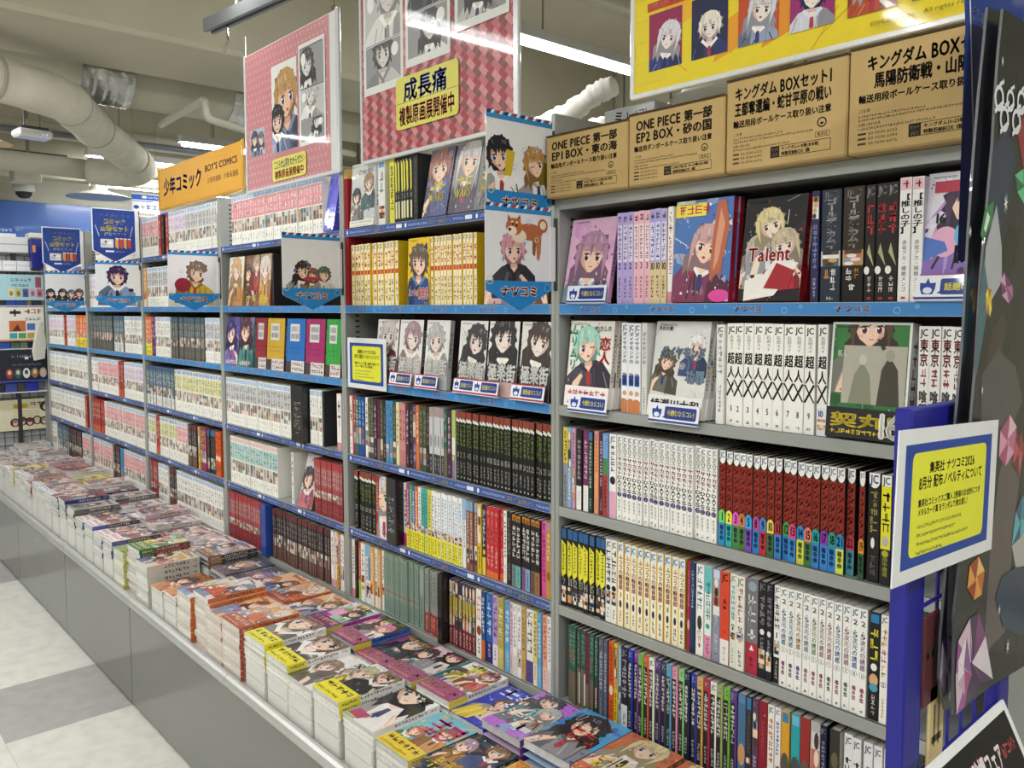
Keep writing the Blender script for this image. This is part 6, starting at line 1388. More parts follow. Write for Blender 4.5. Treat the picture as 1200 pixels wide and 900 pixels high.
# ------------------------------------------------------------------ stacks
def lying_book(name, key, w, l, t, top, rng):
    """comic lying on its back, head towards the shelves: local x 0..w (spine at x = w), y 0..l, z 0..t"""
    sp = K_[key]; mb = MB(); th = .0004
    mb.box(0, w, 0, l, 0, th, C(mix(sp['spine'], '#e6e4de', .6)))
    mb.box(0, w, 0, l, t - th, t, C(sp['bg'] if top else mix(sp['bg'], '#dddcd6', .7)))
    mb.box(w - .0007, w, .0002, l - .0002, th, t - th, C(sp['spine']))
    k = Ink(); k.rect(0.0004, .0006, l - .0006, t - .0006, sp['spine'])
    tc = mix(sp['spine'], '#101014' if sum(C(sp['spine'])[:3]) > .5 else '#ffffff', .75)
    k.greek(.32 * l, t * .22, .8 * l, t * .8, tc, rng); k.greek(.86 * l, t * .3, .95 * l, t * .7, mix(tc, sp['spine'], .3), rng)
    if sp.get('band'):
        bs = sp.get('bandspine', sp['band'][0]); k.rect(.0004, .0004, sp['band'][3] * l, t - .0004, bs); k.greek(.05 * l, t * .25, (sp['band'][3] - .04) * l, t * .75, sp['band'][1], rng)
    k.put(mb, (w, 0, 0), (0, 1, 0), (0, 0, 1))
    if top:
        k = cover(w, l, sp, rng)
        if sp.get('band'):
            b = sp['band']
            for p_, f_, c_, l_ in band_ink(w, b[3] * l, b[:3], rng).it: k.push(p_, f_, c_)
        k.put(mb, (0, 0, t), (1, 0, 0), (0, 1, 0))
    me = mb.mesh(name, M_FILM)
    return me
_lb = {}
_lp = {}
STUFFB = MB()
NB = [0]
def wrapped_pages(w, l, t, tint):
    k = (round(w, 3), round(l, 3), round(t, 4), tint)
    if k not in _lp:
        mb = MB(); n = 1
        mb.box(.0012, w - .0006, .0012, l - .001, .0003, t - .0003, C(tint))
        _lp[k] = mb.mesh('page_block', M_WRAPPAGE)
    return _lp[k]
def stack(row, xr, ztop, key, nbook, nriser, place, w=.12, l=.176, desc=None, loose=0.0, t=.0135, yoff=0.0, top_keys=None):
    """nbook comics over nriser white riser boxes, right-hand edge at xr"""
    rng = random.Random(hash_(row + key + str(xr)))
    y0 = (-.384 if row == 'front' else -.201) + yoff
    H = ztop - TT
    hb = t * nbook
    rh = (H - hb) / nriser if nriser else 0
    if nriser == 0: t = H / nbook
    ds = desc or K_[key]['desc']
    short = ds.split(',')[0]
    for i in range(nriser):
        mb = MB(); mb.rbox(.0015, w - .003, 0, l - .004, 0, rh - .0006, C('#d0d0cc'), .0012)
        mb.box(.012, w - .012, -.0003, 0.0, rh * .985 - .001, rh - .0006, C('#b4b4b0'))
        mb.box(w - .0062, w - .005, -.0004, 0, .002, rh - .003, C('#77776f'))
        o = mb.build('riser_box', M_PLASTIC, loc=(xr - w, y0 + .002, TT + .0003 + i * rh))
        tag(o, 'white riser box %s the %s comic stack' % ('directly under' if i == nriser - 1 else 'at the foot of', place), 'box', 'white riser boxes under the comic stacks')
    z = TT + .0003 + nriser * rh
    for j in range(nbook):
        top = j == nbook - 1
        kk = key
        if top_keys and j >= nbook - len(top_keys): kk = top_keys[j - nbook + len(top_keys)]
        dx, dy = rng.uniform(-1, 1) * .0016 * (1 + loose), rng.uniform(-1, 1) * .0014 * (1 + loose)
        rz = rng.uniform(-1, 1) * .012 * (1 + loose)
        mk = (kk, round(w, 3), round(l, 3), round(t, 4), top, xr if top else 0)
        if mk not in _lb: _lb[mk] = lying_book('stacked_comic', kk, w, l, t - .0003, top, rng)
        o = obj('stacked_comic', _lb[mk], loc=(xr - w + dx, y0 + dy, z + j * t), rot=(0, 0, rz))
        if top or row == 'front':
            obj('page_block', wrapped_pages(w, l, t - .0003, ('#c9c9c6', '#d6d4ce', '#b9b9b7')[j % 3]), o)
        n = nbook - j
        if top: lab = 'top comic of the %s stack: %s' % (place, ds)
        else: lab = '%s comic down in the %s stack under %s' % (nth(n), place, 'the ' + short)
        w_ = lab.split()
        if len(w_) > 16: lab = ' '.join(w_[:16]).rstrip(',')
        tag(o, lab, 'book', 'comics stacked on the display tables')
        NB[0] += 1

# front row, from the near end outwards
F_, B_ = 'front', 'back'
stack(F_, .235, .49, 'amber', 3, 1, 'nearest front')
stack(F_, .107, .492, 'night', 3, 2, 'second front')
stack(F_, -.021, .494, 'sea', 3, 2, 'third front')
stack(F_, -.15, .503, 'dadblk', 3, 2, 'fourth front')
stack(F_, -.286, .516, 'dadyel', 3, 2, 'fifth front')
stack(F_, -.413, .501, 'dadlow', 3, 2, 'sixth front')
stack(F_, -.53, .519, 'dad2', 4, 2, 'seventh front', w=.118)
stack(F_, -.657, .531, 'dad', 5, 2, 'eighth front')
stack(F_, -.806, .531, 'orange', 10, 0, 'ninth front', w=.122)
stack(F_, -.93, .525, 'orange2', 10, 0, 'tenth front', w=.115)
stack(F_, -1.022, .553, 'orgblue', 11, 0, 'eleventh front', w=.115, yoff=.005, loose=1)
stack(F_, -1.155, .523, 'orgblue', 9, 0, 'twelfth front', w=.115)
stack(F_, -1.275, .49, 'brownlow', 2, 2, 'thirteenth front', w=.113, loose=1)
stack(F_, -1.392, .478, 'brownlow', 1, 2, 'fourteenth front', w=.113)
stack(F_, -1.532, .528, 'cream', 7, 0, 'fifteenth front', w=.122, t=.014)
stack(F_, -1.66, .552, 'greenred', 11, 0, 'sixteenth front', w=.118, loose=2, yoff=.01)
stack(F_, -1.785, .515, 'yelgrn', 7, 0, 'seventeenth front', w=.118)
# back row
stack(B_, .51, .528, 'orgyel', 3, 2, 'nearest back', w=.13, l=.182)
stack(B_, .372, .529, 'orgyel', 3, 2, 'second back', w=.128, l=.182)
stack(B_, .242, .53, 'bluered', 4, 2, 'third back', w=.128, l=.184, t=.016)
stack(B_, .106, .522, 'violet', 3, 2, 'fourth back', w=.12, l=.182, t=.016)
stack(B_, -.014, .497, 'banana', 2, 2, 'fifth back', w=.116, l=.182)
stack(B_, -.132, .513, 'whtyel', 2, 2, 'sixth back', w=.124, l=.178)
stack(B_, -.276, .51, 'tealsp', 2, 2, 'seventh back', w=.122, l=.18)
stack(B_, -.405, .503, 'blkhair', 2, 2, 'eighth back', w=.122)
stack(B_, -.53, .521, 'pinkblk', 3, 2, 'ninth back', w=.12)
stack(B_, -.676, .52, 'pinkmag', 3, 2, 'tenth back', w=.122)
stack(B_, -.82, .51, 'orange2', 2, 2, 'eleventh back', w=.122)
stack(B_, -.95, .513, 'orange', 2, 2, 'twelfth back', w=.122)
stack(B_, -1.08, .513, 'orange2', 2, 2, 'thirteenth back', w=.122)
stack(B_, -1.21, .505, 'greyvio', 3, 1, 'fourteenth back', w=.122)
stack(B_, -1.34, .505, 'darkgrey', 3, 1, 'fifteenth back', w=.122)
stack(B_, -1.475, .535, 'bluebrn', 3, 2, 'sixteenth back', w=.122)
stack(B_, -1.61, .527, 'mixwht', 3, 2, 'seventeenth back', w=.12)
stack(B_, -1.735, .525, 'mixpink', 3, 2, 'eighteenth back', w=.12)
# the far half
xs = -1.915
FAR = ['bandpink', 'bandpink', 'bandpink', 'bandpink', 'silverblk', 'navyblk', 'navyblk', 'bluelab', 'bluelab', 'bluelab', 'redmix', 'bluelab', 'bluelab', 'yelgrn', 'bluelab', 'pale', 'mixwht', 'pale', 'mixpink', 'pale', 'pale', 'mixwht']
FZ = [.53, .522, .536, .53, .556, .572, .56, .556, .55, .556, .545, .56, .556, .55, .545, .54, .545, .53, .52, .515, .5, .5]
for i, (kk, zz) in enumerate(zip(FAR, FZ)):
    nb, nr = ((4, 1), (5, 1), (3, 1))[i % 3] if zz < .558 else (5, 1)
    stack(F_, xs, zz, kk, nb, nr, nth(18 + i) + ' front', w=.118, t=.016, loose=.6)
    xs -= .1265
xs = -1.862
FARB = ['mixpink', 'mixwht', 'mixpink', 'bandpink', 'mixwht', 'silverblk', 'mixpink', 'navyblk', 'mixwht', 'mixpink', 'yelgrn', 'mixwht', 'redmix', 'redmix', 'mixpink', 'mixwht', 'pale', 'bluelab', 'redmix', 'pale', 'mixwht', 'pale']
for i, kk in enumerate(FARB):
    stack(B_, xs, .52 + .02 * ((i * 7) % 3), kk, 2, 1, nth(19 + i) + ' back', w=.118, t=.016, loose=.6)
    xs -= .1265
# ------------------------------------------------------------------ signs on the bookcases
XF, YF = ((0, 1, 0), (0, 0, 1)), ((1, 0, 0), (0, 0, 1))     # sheets facing down the aisle / facing the aisle
def sheet(mb, k, O, U, V, pts, col, thick=.0012):
    """outline pts cut from card of real thickness, print k on its front"""
    U, V = np.array(U, float), np.array(V, float); N = np.cross(U, V)
    mb.prism(pts, np.array(O) - N * thick, U, V, N * thick, C(col))
    k.put(mb, O, U, V)
def natsu(k, x0, y0, x1, y1):
    for dx, dy in ((-1, 0), (1, 0), (0, 1), (0, -1), (.7, .7), (-.7, -.7)):
        k.text('ナツコミ', x0 + dx * .0016, y0 + dy * .0016, x1 + dx * .0016, y1 + dy * .0016, '#f2ece6', False, True)
    k.text('ナツコミ', x0, y0, x1, y1, '#d0743a', False, True)

def pennant(x, zt, drop, people, label, extra=None, y1=-.008, ph=.176):
    w = .186; y0 = y1 - w; rng = random.Random(hash_(label))
    k = Ink(); H = .22
    hb = .06                                     # height of the blue foot's straight part over the shoulder
    k.rect(0, H - ph, w, H, '#e4e6ea')
    for h_, cx, s_, cl in people: person(k, cx * w, H - ph + .012, s_ * 1.32, h_, '#efccb4', cl, rng)
    for e in (extra or []):
        if e[0] == 'e': k.ell(e[1] * w, H - ph + e[2], e[3], e[4], e[5])
        else: k.poly([(a * w, H - ph + b) for a, b in e[1]], e[2])
    k.poly([(0, H - ph + .019), (0, H - ph), (w / 2, 0), (w, H - ph), (w, H - ph + .019)], '#1f7fc4')
    k.rect(0, H - .016, w, H, '#2f8ac8')
    for j in range(8):
        x_ = j * w / 8
        k.poly([(x_, H - .007), (x_ + .011, H - .007), (x_ + .016, H), (x_ + .005, H)], ('#20306a', '#a03a48')[j % 2]); k.poly([(x_ + .011, H - .007), (x_ + .018, H - .007), (x_ + .023, H), (x_ + .016, H)], '#eceef2')
    for j in range(5):
        a, b = rng.uniform(.04, w - .04), rng.uniform(H - ph + .06, H - .03); k.ring(a, b, .006, .0012, rng.choice(['#d9dcb0', '#a8bcd8', '#9fc8d8']))
    k.ring(.012, H - ph + .02, .009, .0015, '#cfd27a'); k.ring(w - .012, H - ph + .006, .009, .0015, '#7fc4d8')
    natsu(k, .04, H - ph - .014, w - .04, H - ph + .009)
    clip_ink(k, w, H)
    t = thing('pennant_sign', label, 'sign', (x, 0, zt - H), None, 'summer fair pennants clipped to the posts')
    mb = MB(); pts = [(0, H - ph), (w / 2, 0), (w, H - ph), (w, H), (0, H)]
    sheet(mb, k, (.0006, y0, 0), *XF, pts, '#e9ebee'); mb.build('card', M_LAMI, t)
    mb = MB()
    mb.box(-.003, .003, y1 - .004, .0005, H - ph + .02, H - .04, C('#e4e5e6')); mb.rbox(-.004, .006, -.003, -.0004, H - ph - .0, H - .02, C('#232326'), .0008)
    mb.build('clip', M_PLASTIC, t)
    return t
DOG = [('e', .66, .122, .037, .018, '#b0673a'), ('p', [(.74, .12), (.84, .118), (.83, .08), (.8, .062), (.77, .066), (.76, .09)], '#b5703f'), ('p', [(.7, .11), (.76, .1), (.74, .072), (.7, .076)], '#8f5230'),
       ('e', .86, .137, .015, .015, '#b0673a'), ('e', .865, .138, .009, .009, '#eadcc4'), ('e', .5, .112, .02, .014, '#ead9c2'), ('e', .42, .131, .023, .018, '#b66c3c'), ('p', [(.32, .14), (.38, .145), (.33, .156)], '#a05c34'), ('p', [(.46, .148), (.52, .143), (.51, .157)], '#a05c34'),
       ('e', .385, .122, .014, .01, '#eee0cc'), ('e', .355, .125, .004, .0035, '#2a2428'), ('e', .4, .136, .0028, .0028, '#2a2428'), ('e', .455, .134, .0028, .0028, '#2a2428'), ('e', .39, .141, .003, .002, '#eee0cc'), ('e', .46, .14, .003, .002, '#eee0cc')]
pennant(.002, 1.598, 0, [('#d89aa8', .42, .043, '#3a3a3f')], 'blue-footed pennant with pink-haired girl and brown dog, beside the cartons', y1=-.014, extra=DOG)
pennant(-.006, 1.785, 0, [('#20242e', .22, .046, '#e9ebec'), ('#b98a52', .78, .042, '#dfe2e4')], 'blue-footed pennant with two boys holding yellow fans, above the dog pennant', y1=-.004, ph=.178,
        extra=[('p', [(.26, .05), (.36, .05), (.42, .1), (.3, .104)], '#c9b02a'), ('p', [(.78, .04), (.88, .04), (.96, .07), (.86, .09)], '#6f6420')])
pennant(-.898, 1.6, 0, [('#332a2c', .32, .034, '#d6d8da'), ('#7f4a46', .5, .026, '#b9a26a'), ('#4f6258', .7, .028, '#c9cccc')], 'blue-footed pennant with three youths, on the red-sided bookcase post', extra=[('e', .5, .046, .03, .006, '#a8323a')])
pennant(-1.798, 1.598, 0, [('#7f6a5c', .52, .05, '#c9ac3a')], 'blue-footed pennant with figure in gold and crimson, below the orange sign', extra=[('e', .28, .05, .03, .026, '#8f2438'), ('p', [(.66, .09), (.96, .125), (.98, .09), (.72, .06)], '#dfe2ea')])
pennant(-2.698, 1.6, 0, [('#3f2458', .48, .056, '#7f96b8')], 'blue-footed pennant with violet-haired boy in blue', extra=[('e', .8, .045, .012, .008, '#26262c')])
pennant(-3.598, 1.585, 0, [('#22242a', .14, .028, '#a9c4a8'), ('#2a2428', .42, .028, '#2c2c34'), ('#4a4a54', .64, .026, '#2f3340'), ('#5a4438', .86, .028, '#24426a')], 'blue-footed pennant with a row of four youths, farthest along the shelves')

def navy_pennant(x, zt, label):
    w, H, sh = .178, .232, .05; rng = random.Random(hash_(label))
    k = Ink()
    k.poly([(0, sh), (w / 2, 0), (w, sh), (w, H), (0, H)], '#1b3d8c')
    k.text('まとめて読みたい方には', .03, .2, w - .022, .214, '#e4e8f0')
    k.text('コミック', .044, .165, w - .04, .192, '#f6e650', False, 2); k.text('全巻セット', .03, .135, w - .024, .162, '#f6e650', False, 2)
    k.text('がおススメ!', .046, .114, w - .04, .13, '#e4e8f0', False, True)
    k.line(.01, .16, .026, .112, .002, '#e4e8f0'); k.line(w - .01, .16, w - .022, .112, .002, '#e4e8f0')
    k.rrect(.03, .062, .084, .1, .003, '#d9dade'); k.ell(.045, .075, .012, .008, '#b9bcc4'); k.ell(.07, .084, .01, .007, '#f0f0f0'); k.ell(.052, .088, .005, .005, '#4a4a50')
    for j in range(4):
        c = ('#d9a03a', '#c8402e')[j % 2]; a = .092 + j * .0175
        k.poly([(a, .062 + .004), (a + .013, .058), (a + .013, .1), (a, .104)], c); k.poly([(a, .104), (a + .013, .1), (a + .016, .104), (a + .004, .107)], '#eceae4')
    k.rect(.05, .042, .086, .05, '#e4e8f0'); k.greek(.092, .043, .13, .049, '#9fb0d6', rng)
    k.frame(0, 0, .0, .0, 0, '#ffffff') if False else None
    clip_ink(k, w, H)
    t = thing('pennant_sign', label, 'sign', (x, 0, zt - H), None, 'navy set pennants clipped to the posts')
    mb = MB(); b = .005
    pts = [(-b, sh - b * .4), (w / 2, -b * 1.2), (w + b, sh - b * .4), (w + b, H + b), (-b, H + b)]
    sheet(mb, k, (.0006, -.02 - w, 0), *XF, pts, '#dfe3ea'); mb.build('card', M_LAMI, t)
    mb = MB(); mb.box(-.003, .003, -.018, .0005, .02, H - .01, C('#e4e5e6')); mb.rbox(-.004, .006, -.003, -.0004, .0, H, C('#232326'), .0008); mb.build('clip', M_PLASTIC, t)
navy_pennant(-2.698, 1.828, 'navy pennant with yellow title, the one under the orange sign end')
navy_pennant(-3.598, 1.81, 'navy pennant with yellow title, nearest the blue end wall')

def notice_ink(w, h):
    rng = random.Random(5); k = Ink()
    k.rect(.06 * w, .09 * h, .93 * w, .9 * h, '#23439a'); k.rrect(.125 * w, .155 * h, .87 * w, .84 * h, .055 * h, '#dedf3a')
    k.text('集英社 ナツコミ2026', .28 * w, .69 * h, .74 * w, .77 * h, '#22241e', False, True)
    k.text('8月分 配布ノベルティについて', .19 * w, .59 * h, .83 * w, .68 * h, '#22241e', False, True)
    k.text('集英社コミックスご購入 2冊毎のお会計につき', .19 * w, .475 * h, .82 * w, .53 * h, '#2e3026', False, True); k.text('メタルカード風 をランダムで1枚お渡し!', .19 * w, .415 * h, .68 * w, .47 * h, '#2e3026', False, True)
    for j, x in enumerate((.62, .56, .7, .44)): k.greek(.19 * w, (.335 - j * .058) * h, x * w, (.362 - j * .058) * h, '#5a5c36', rng)
    return k
def notice(O, U, V, w, h, name_label, n=(0, 0, 0)):
    mb = MB(); k = notice_ink(w, h)
    sheet(mb, k, (0, 0, 0), U, V, [(0, 0), (w, 0), (w, h), (0, h)], '#dcdee0', .0015)
    tag(mb.build('notice_card', M_LAMI, loc=O), name_label, 'sign', 'yellow and blue novelty notices')
notice((-.866, -.006, 1.152), *YF, .206, .147, 'yellow notice on blue card, hung on the sky-blue strip by the pale covers')
mb = MB(); w, h = .27, .154; k = notice_ink(w, h); sheet(mb, k, (0, 0, 0), *XF, [(0, 0), (w, 0), (w, h), (0, h)], '#dcdee0', .0015)
tag(mb.build('notice_card', M_LAMI, loc=(.9475, -.481, 1.1125), rot=(math.radians(-3), 0, 0)), 'large yellow notice on blue card, fixed to the blue end stand', 'sign', 'yellow and blue novelty notices')

def talker(x0, x1, z, text, red, label, y=-.006, h=.036):
    w = x1 - x0; rng = random.Random(3)
    t = thing('shelf_talker', label, 'sign', (x0, y, z), (-.18, 0, 0), 'small recommendation cards along the shelf edges')
    mb = MB(); k = Ink()
    k.rect(0, .002, w, h, '#e9ebf2')
    k.rect(0, 0, w, .004, '#b03038' if red else '#2b3f86')
    if red: k.rect(0, h - .003, w, h, '#b03038')
    # little round-headed mark
    cx = .16 * w; r = min(.1 * w, .3 * h)
    k.poly([(cx - r, h * .45), (cx - r * 1.05, h * .7), (cx - .3 * r, h * .68), (cx, h * .9), (cx + .3 * r, h * .68), (cx + r * 1.05, h * .7), (cx + r, h * .45), (cx + .7 * r, h * .22), (cx - .7 * r, h * .22)], '#223f96'); k.ell(cx, h * .38, r * .62, r * .45, '#dfe4f2', 12)
    k.rrect(.32 * w, .2 * h, .95 * w, .86 * h, .1 * h, '#223a8c'); k.poly([(.32 * w, .35 * h), (.28 * w, .26 * h), (.34 * w, .24 * h)], '#223a8c')
    k.text(text, .37 * w, .36 * h, .91 * w, .7 * h, '#e6dc4a', False, True)
    k.put(mb, (0, 0, 0), *YF); mb.box(0, w, 0, .0012, 0, h, C('#e6e8ee')); mb.build('card', M_LAMI, t)
    mb = MB(); mb.box(0, w, -.001, .012, -.002, 0, C('#c9d2e6')); mb.build('foot', M_PLASTIC, t)
talker(.04, .15, 1.396, '今読むならコレ!', False, 'blue and white card in front of the pink face-out comic')
talker(.765, .875, 1.396, '話題の新刊!', False, 'blue and white card below the violet numbered cover')
talker(.05, .16, 1.166, '今読むならコレ!', False, 'blue and white card below the mint-haired cover', y=-.012)
talker(.27, .386, 1.166, '今読むならコレ!', False, 'blue and white card below the ballplayer cover', y=-.012)
for i, (a, b) in enumerate(((-.637, -.534), (-.516, -.418), (-.353, -.273), (-.271, -.179), (-.133, -.023))):
    talker(a, b, 1.176, '担当者オススメ', True, 'red-edged card on the third shelf, %s from the yellow notice' % nth(i + 1), y=-.014 + (i == 2) * .003)

# ------------------------------------------------------------------ cartons on the near bookcase
def carton(x0, x1, z1, lines, sub, box, label, y=-.03):
    w, h = x1 - x0, z1 - 1.6175; rng = random.Random(hash_(label))
    t = thing('carton', label, 'box', (x0, y, 1.6175), None, 'brown shipping cartons on top of the bookcase')
    mb = MB(); mb.rbox(.0006, w - .0006, 0, .2, 0, h, C('#b59a68'), .003)
    k = Ink(); big = h * .155; y_ = h * .76
    for j, (tx, a, b) in enumerate(lines): k.text(tx, a * w, y_ - j * big * 1.08, b * w, y_ - j * big * 1.08 + big, '#2a241e', False, 2)
    k.text(sub, .07 * w, h * .47, .88 * w, h * .47 + h * .085, '#2e2820', False, 2)
    k.text('ご注意', .07 * w, h * .385, .15 * w, h * .42, '#3a3228')
    k.greek(.07 * w, h * .34, .5 * w, h * .365, '#5a4c38', rng); k.greek(.07 * w, h * .305, .74 * w, h * .33, '#5a4c38', rng)
    k.text('お問い合わせ先', .07 * w, h * .255, .22 * w, h * .29, '#3a3228'); k.greek(.07 * w, h * .22, .56 * w, h * .245, '#5a4c38', rng)
    for j in range(3): k.rect(.07 * w, h * (.175 - j * .047), .125 * w, h * (.195 - j * .047), '#4a3e2e'); k.text(('03-3230-6222', '03-3230-6393', '03-3230-6076')[j], .14 * w, h * (.172 - j * .047), .33 * w, h * (.198 - j * .047), '#5a4c38')
    k.ring(.81 * w, h * .38, h * .052, h * .014, '#2e2820', 20); k.ell(.81 * w, h * .37, h * .02, h * .014, '#2e2820', 10)
    k.frame(.76 * w, h * .235, .87 * w, h * .29, .0007, '#3a3228'); k.text('集英社', .775 * w, h * .245, .855 * w, h * .28, '#3a3228')
    k.frame(.4 * w, h * .09, .88 * w, h * .21, .0009, '#2e2820'); k.rect(.4 * w, h * .09, .475 * w, h * .21, '#2e2820'); k.text('セット', .408 * w, h * .155, .468 * w, h * .198, '#d9c9a4'); k.text('内容', .415 * w, h * .1, .462 * w, h * .145, '#d9c9a4')
    k.text(box[0], .49 * w, h * .155, (.49 + box[2]) * w, h * .197, '#2e2820', False, True); k.text(box[1], .49 * w, h * .1, .72 * w, h * .145, '#2e2820', False, True)
    k.put(mb, (0, 0, 0), *YF); mb.build('body', M_CARTON, t)
    mb = MB(); mb.box(.001, w - .001, .0005, .1, h, h + .0025, C('#a98d5c')); mb.box(.001, w - .001, .1015, .199, h, h + .0025, C('#a98d5c')); mb.box(.001, w - .001, -.0006, .0005, h - .001, h + .0025, C('#4a3a26')); mb.build('top_flap', M_CARTON, t)
carton(.002, .229, 1.746, [('ONE PIECE 第一部', .08, .88), ('EP1 BOX・東の海', .08, .88)], '輸送用ダンボールケース取り扱い注意', ('ONE PIECE 1~12巻(全12冊)', '特製収納BOX 1個', .34), 'smallest brown carton, first from the tall post')
carton(.230, .447, 1.752, [('ONE PIECE 第一部', .09, .88), ('EP2 BOX・砂の国', .09, .88)], '輸送用ダンボールケース取り扱い注意', ('ONE PIECE 13~23巻(全11冊)', '特製収納BOX 1個', .36), 'second brown carton from the tall post')
carton(.449, .667, 1.772, [('キングダム BOXセット1', .08, .88), ('王都奪還編・蛇甘平原の戦い', .08, .88)], '輸送用段ボールケース取り扱い注意', ('キングダム1~10巻(全10冊)', '特製収納BOX 1個', .3), 'third brown carton from the tall post, higher than the first two')
carton(.668, .898, 1.775, [('キングダム BOXセット2', .12, .96), ('馬陽防衛戦・山陽攻略編', .17, .97)], '輸送用段ボールケース取り扱い注意', ('キングダム11~23巻(全13冊)', '特製収納BOX 1個', .34), 'fourth and last carton, partly behind the jewelled poster')
mb = MB(); mb.rbox(-.03, .12, .19, .32, 1.8035, 1.84, C('#b9bdc2'), .003); k = Ink(); k.text('ミ', .03, .006, .06, .03, '#26262a', False, True); k.greek(.065, .006, .14, .024, '#3a3a40', random.Random(2)); k.put(mb, (-.03, .19, 1.8035), *YF)
M_SILVERBOX = mb

# ------------------------------------------------------------------ hanging posters
def poster(name, label, x0, x1, z0, z1, y, k, edge='#c9ccd0', hooks=(), cat='poster', rail=.012):
    w, h = x1 - x0, z1 - z0
    t = thing(name, label, cat, (x0, y, z0))
    mb = MB(); mb.box(0, w, 0, .002, 0, h, C('#dfe0e0')); k.put(mb, (0, 0, 0), *YF); mb.build('print', M_LAMI, t)
    for a, b, c, d in ((-.006, .004, -.004, h + .004), (w - rail, w + .006, -.004, h + .004)):
        mb = MB(); mb.rbox(a, b, -.004, .006, c, d, C(edge), .002); mb.build('side_rail', M_PLASTIC, t)
    mb = MB(); mb.rbox(-.004, w + .004, -.0035, .0055, -.007, .004, C(edge), .002); mb.build('bottom_rail', M_PLASTIC, t)
    for hx, hz in hooks:
        mb = MB(); mb.tube([(hx, 0, h), (hx, 0, hz)], .0012, C('#9a9a96'), 6); mb.tube([(hx + .008 * math.cos(a), 0, h + .012 + .008 * math.sin(a)) for a in [i * PI / 5 for i in range(11)]], .0014, C('#8a8a88'), 6); mb.build('hook', M_CHROME, t)
    return t
rng = random.Random(11)
# pink dotted poster
w, h = .63, .46; k = Ink(); k.rect(0, 0, w, h, '#bd7f86')
k.hold = True; k.L += 1
for i in range(26):
    for j in range(19):
        x, y = .012 + i * .0243 + (j % 2) * .012, .008 + j * .0243
        if x < w - .06: k.poly([(x, y - .006), (x + .004, y), (x, y + .006), (x - .004, y)], '#d3a6a8')
k.hold = False; k.rect(w - .05, 0, w, h, '#cfd1d2')
def greyman(k, x, y, w_, h_, rng, tint=('#d9d9d8', '#8f9092', '#4a4b4e', '#b9babb')):
    """page of an invented comic in greys"""
    k.rect(x, y, x + w_, y + h_, '#d9dad9')
    yb = y + .04 * h_
    for r_ in range(3):
        hh = h_ * (.22, .3, .4)[r_]
        k.rect(x + .06 * w_, yb, x + .94 * w_, yb + hh - .012 * h_, tint[(r_ * 2 + 1) % 4])
        s_ = hh * .5
        pane(k, x + .06 * w_, yb, .88 * w_, hh - .012 * h_, lambda q: person(q, w_ * rng.uniform(.3, .6), hh * rng.uniform(-.25, -.05), s_ * rng.uniform(1.2, 1.6), tint[2 if r_ != 1 else 3], '#cfcfce', tint[rng.choice((0, 3, 2))], rng, rng.random() < .5, '#3a3a3d'))
        k.ell(x + w_ * rng.choice((.2, .8)), yb + hh * .7, .09 * w_, .16 * hh, '#e6e6e5', 14)
        k.line(x + .06 * w_, yb + hh - .006 * h_, x + .94 * w_, yb + hh - .006 * h_, .002, '#3a3a3c')
        yb += hh
# framed drawings
k.rect(.03, .115, .14, .205, '#a9b4c4'); pane(k, .03, .115, .11, .09, lambda q: (person(q, .035, .0, .045, '#4a4a58', '#dcc8bc', '#7f8aa8', rng), person(q, .085, .0, .04, '#6a6a78', '#dcc8bc', '#9aa4bc', rng)))
x = .2; k.rect(x, .105, x + .175, .385, '#d6d7d6'); pane(k, x, .105, .175, .28, lambda q: (person(q, .108, .0, .135, '#b08a56', '#d8b096', '#3f4a66', rng, False, tilt=.1), person(q, .04, .0, .08, '#26262e', '#d8b8a4', '#8a9cc8', rng, False)))
greyman(k, .39, .1, .165, .31, rng)
k.rrect(.2, .012, .43, .085, .012, '#d6ce5a')
k.text('こじらせ山羽をわからせたい', .21, .05, .42, .08, '#27459a', False, True); k.text('複製原画展開催中', .215, .018, .415, .047, '#b02c34', False, True)
clip_ink(k, w, h)
poster('hanging_poster', 'pink dotted hanging poster with drawings and a yellow caption label', -1.512, -.882, 1.79, 2.252, -.012, k, hooks=((.01, .53), (.605, .6)))
# checkered poster
w, h = .655, .82; k = Ink(); k.rect(0, 0, w, h, '#b5686c')
k.hold = True; k.L += 1
for i in range(29):
    for j in range(38):
        x, y = i * .0235 + (j % 2) * .01175, j * .0235 / 2
        if y > .36: continue
        c = ('#9c3a44', '#c98a8a', '#7a4a4c', '#b86a70')[(i * 7 + j * 3) % 4]
        k.poly([(x, y - .0112), (x + .0112, y), (x, y + .0112), (x - .0112, y)], c)
k.hold = False; k.rect(0, .36, w, h, '#a8484e')
clip_ink(k, w, h)
for a, b, c in ((.012, .205, .18), (.218, .41, .215), (.43, .63, .255)):
    greyman(k, a, c, b - a, .52, rng)
k.rrect(.175, .06, .445, .195, .014, '#d3cc5a'); k.line(.18, .128, .44, .128, .0015, '#6a6430')
k.text('成長痛', .21, .128, .4, .188, '#27459a', False, True); k.text('複製原画展開催中', .19, .068, .43, .12, '#a5353a', False, True)
clip_ink(k, w, h)
poster('hanging_poster', 'red checkered hanging poster with three grey comic pages and yellow caption', -.772, -.118, 1.797, 2.617, -.002, k, hooks=((.02, 1.1), (.62, 1.1)))
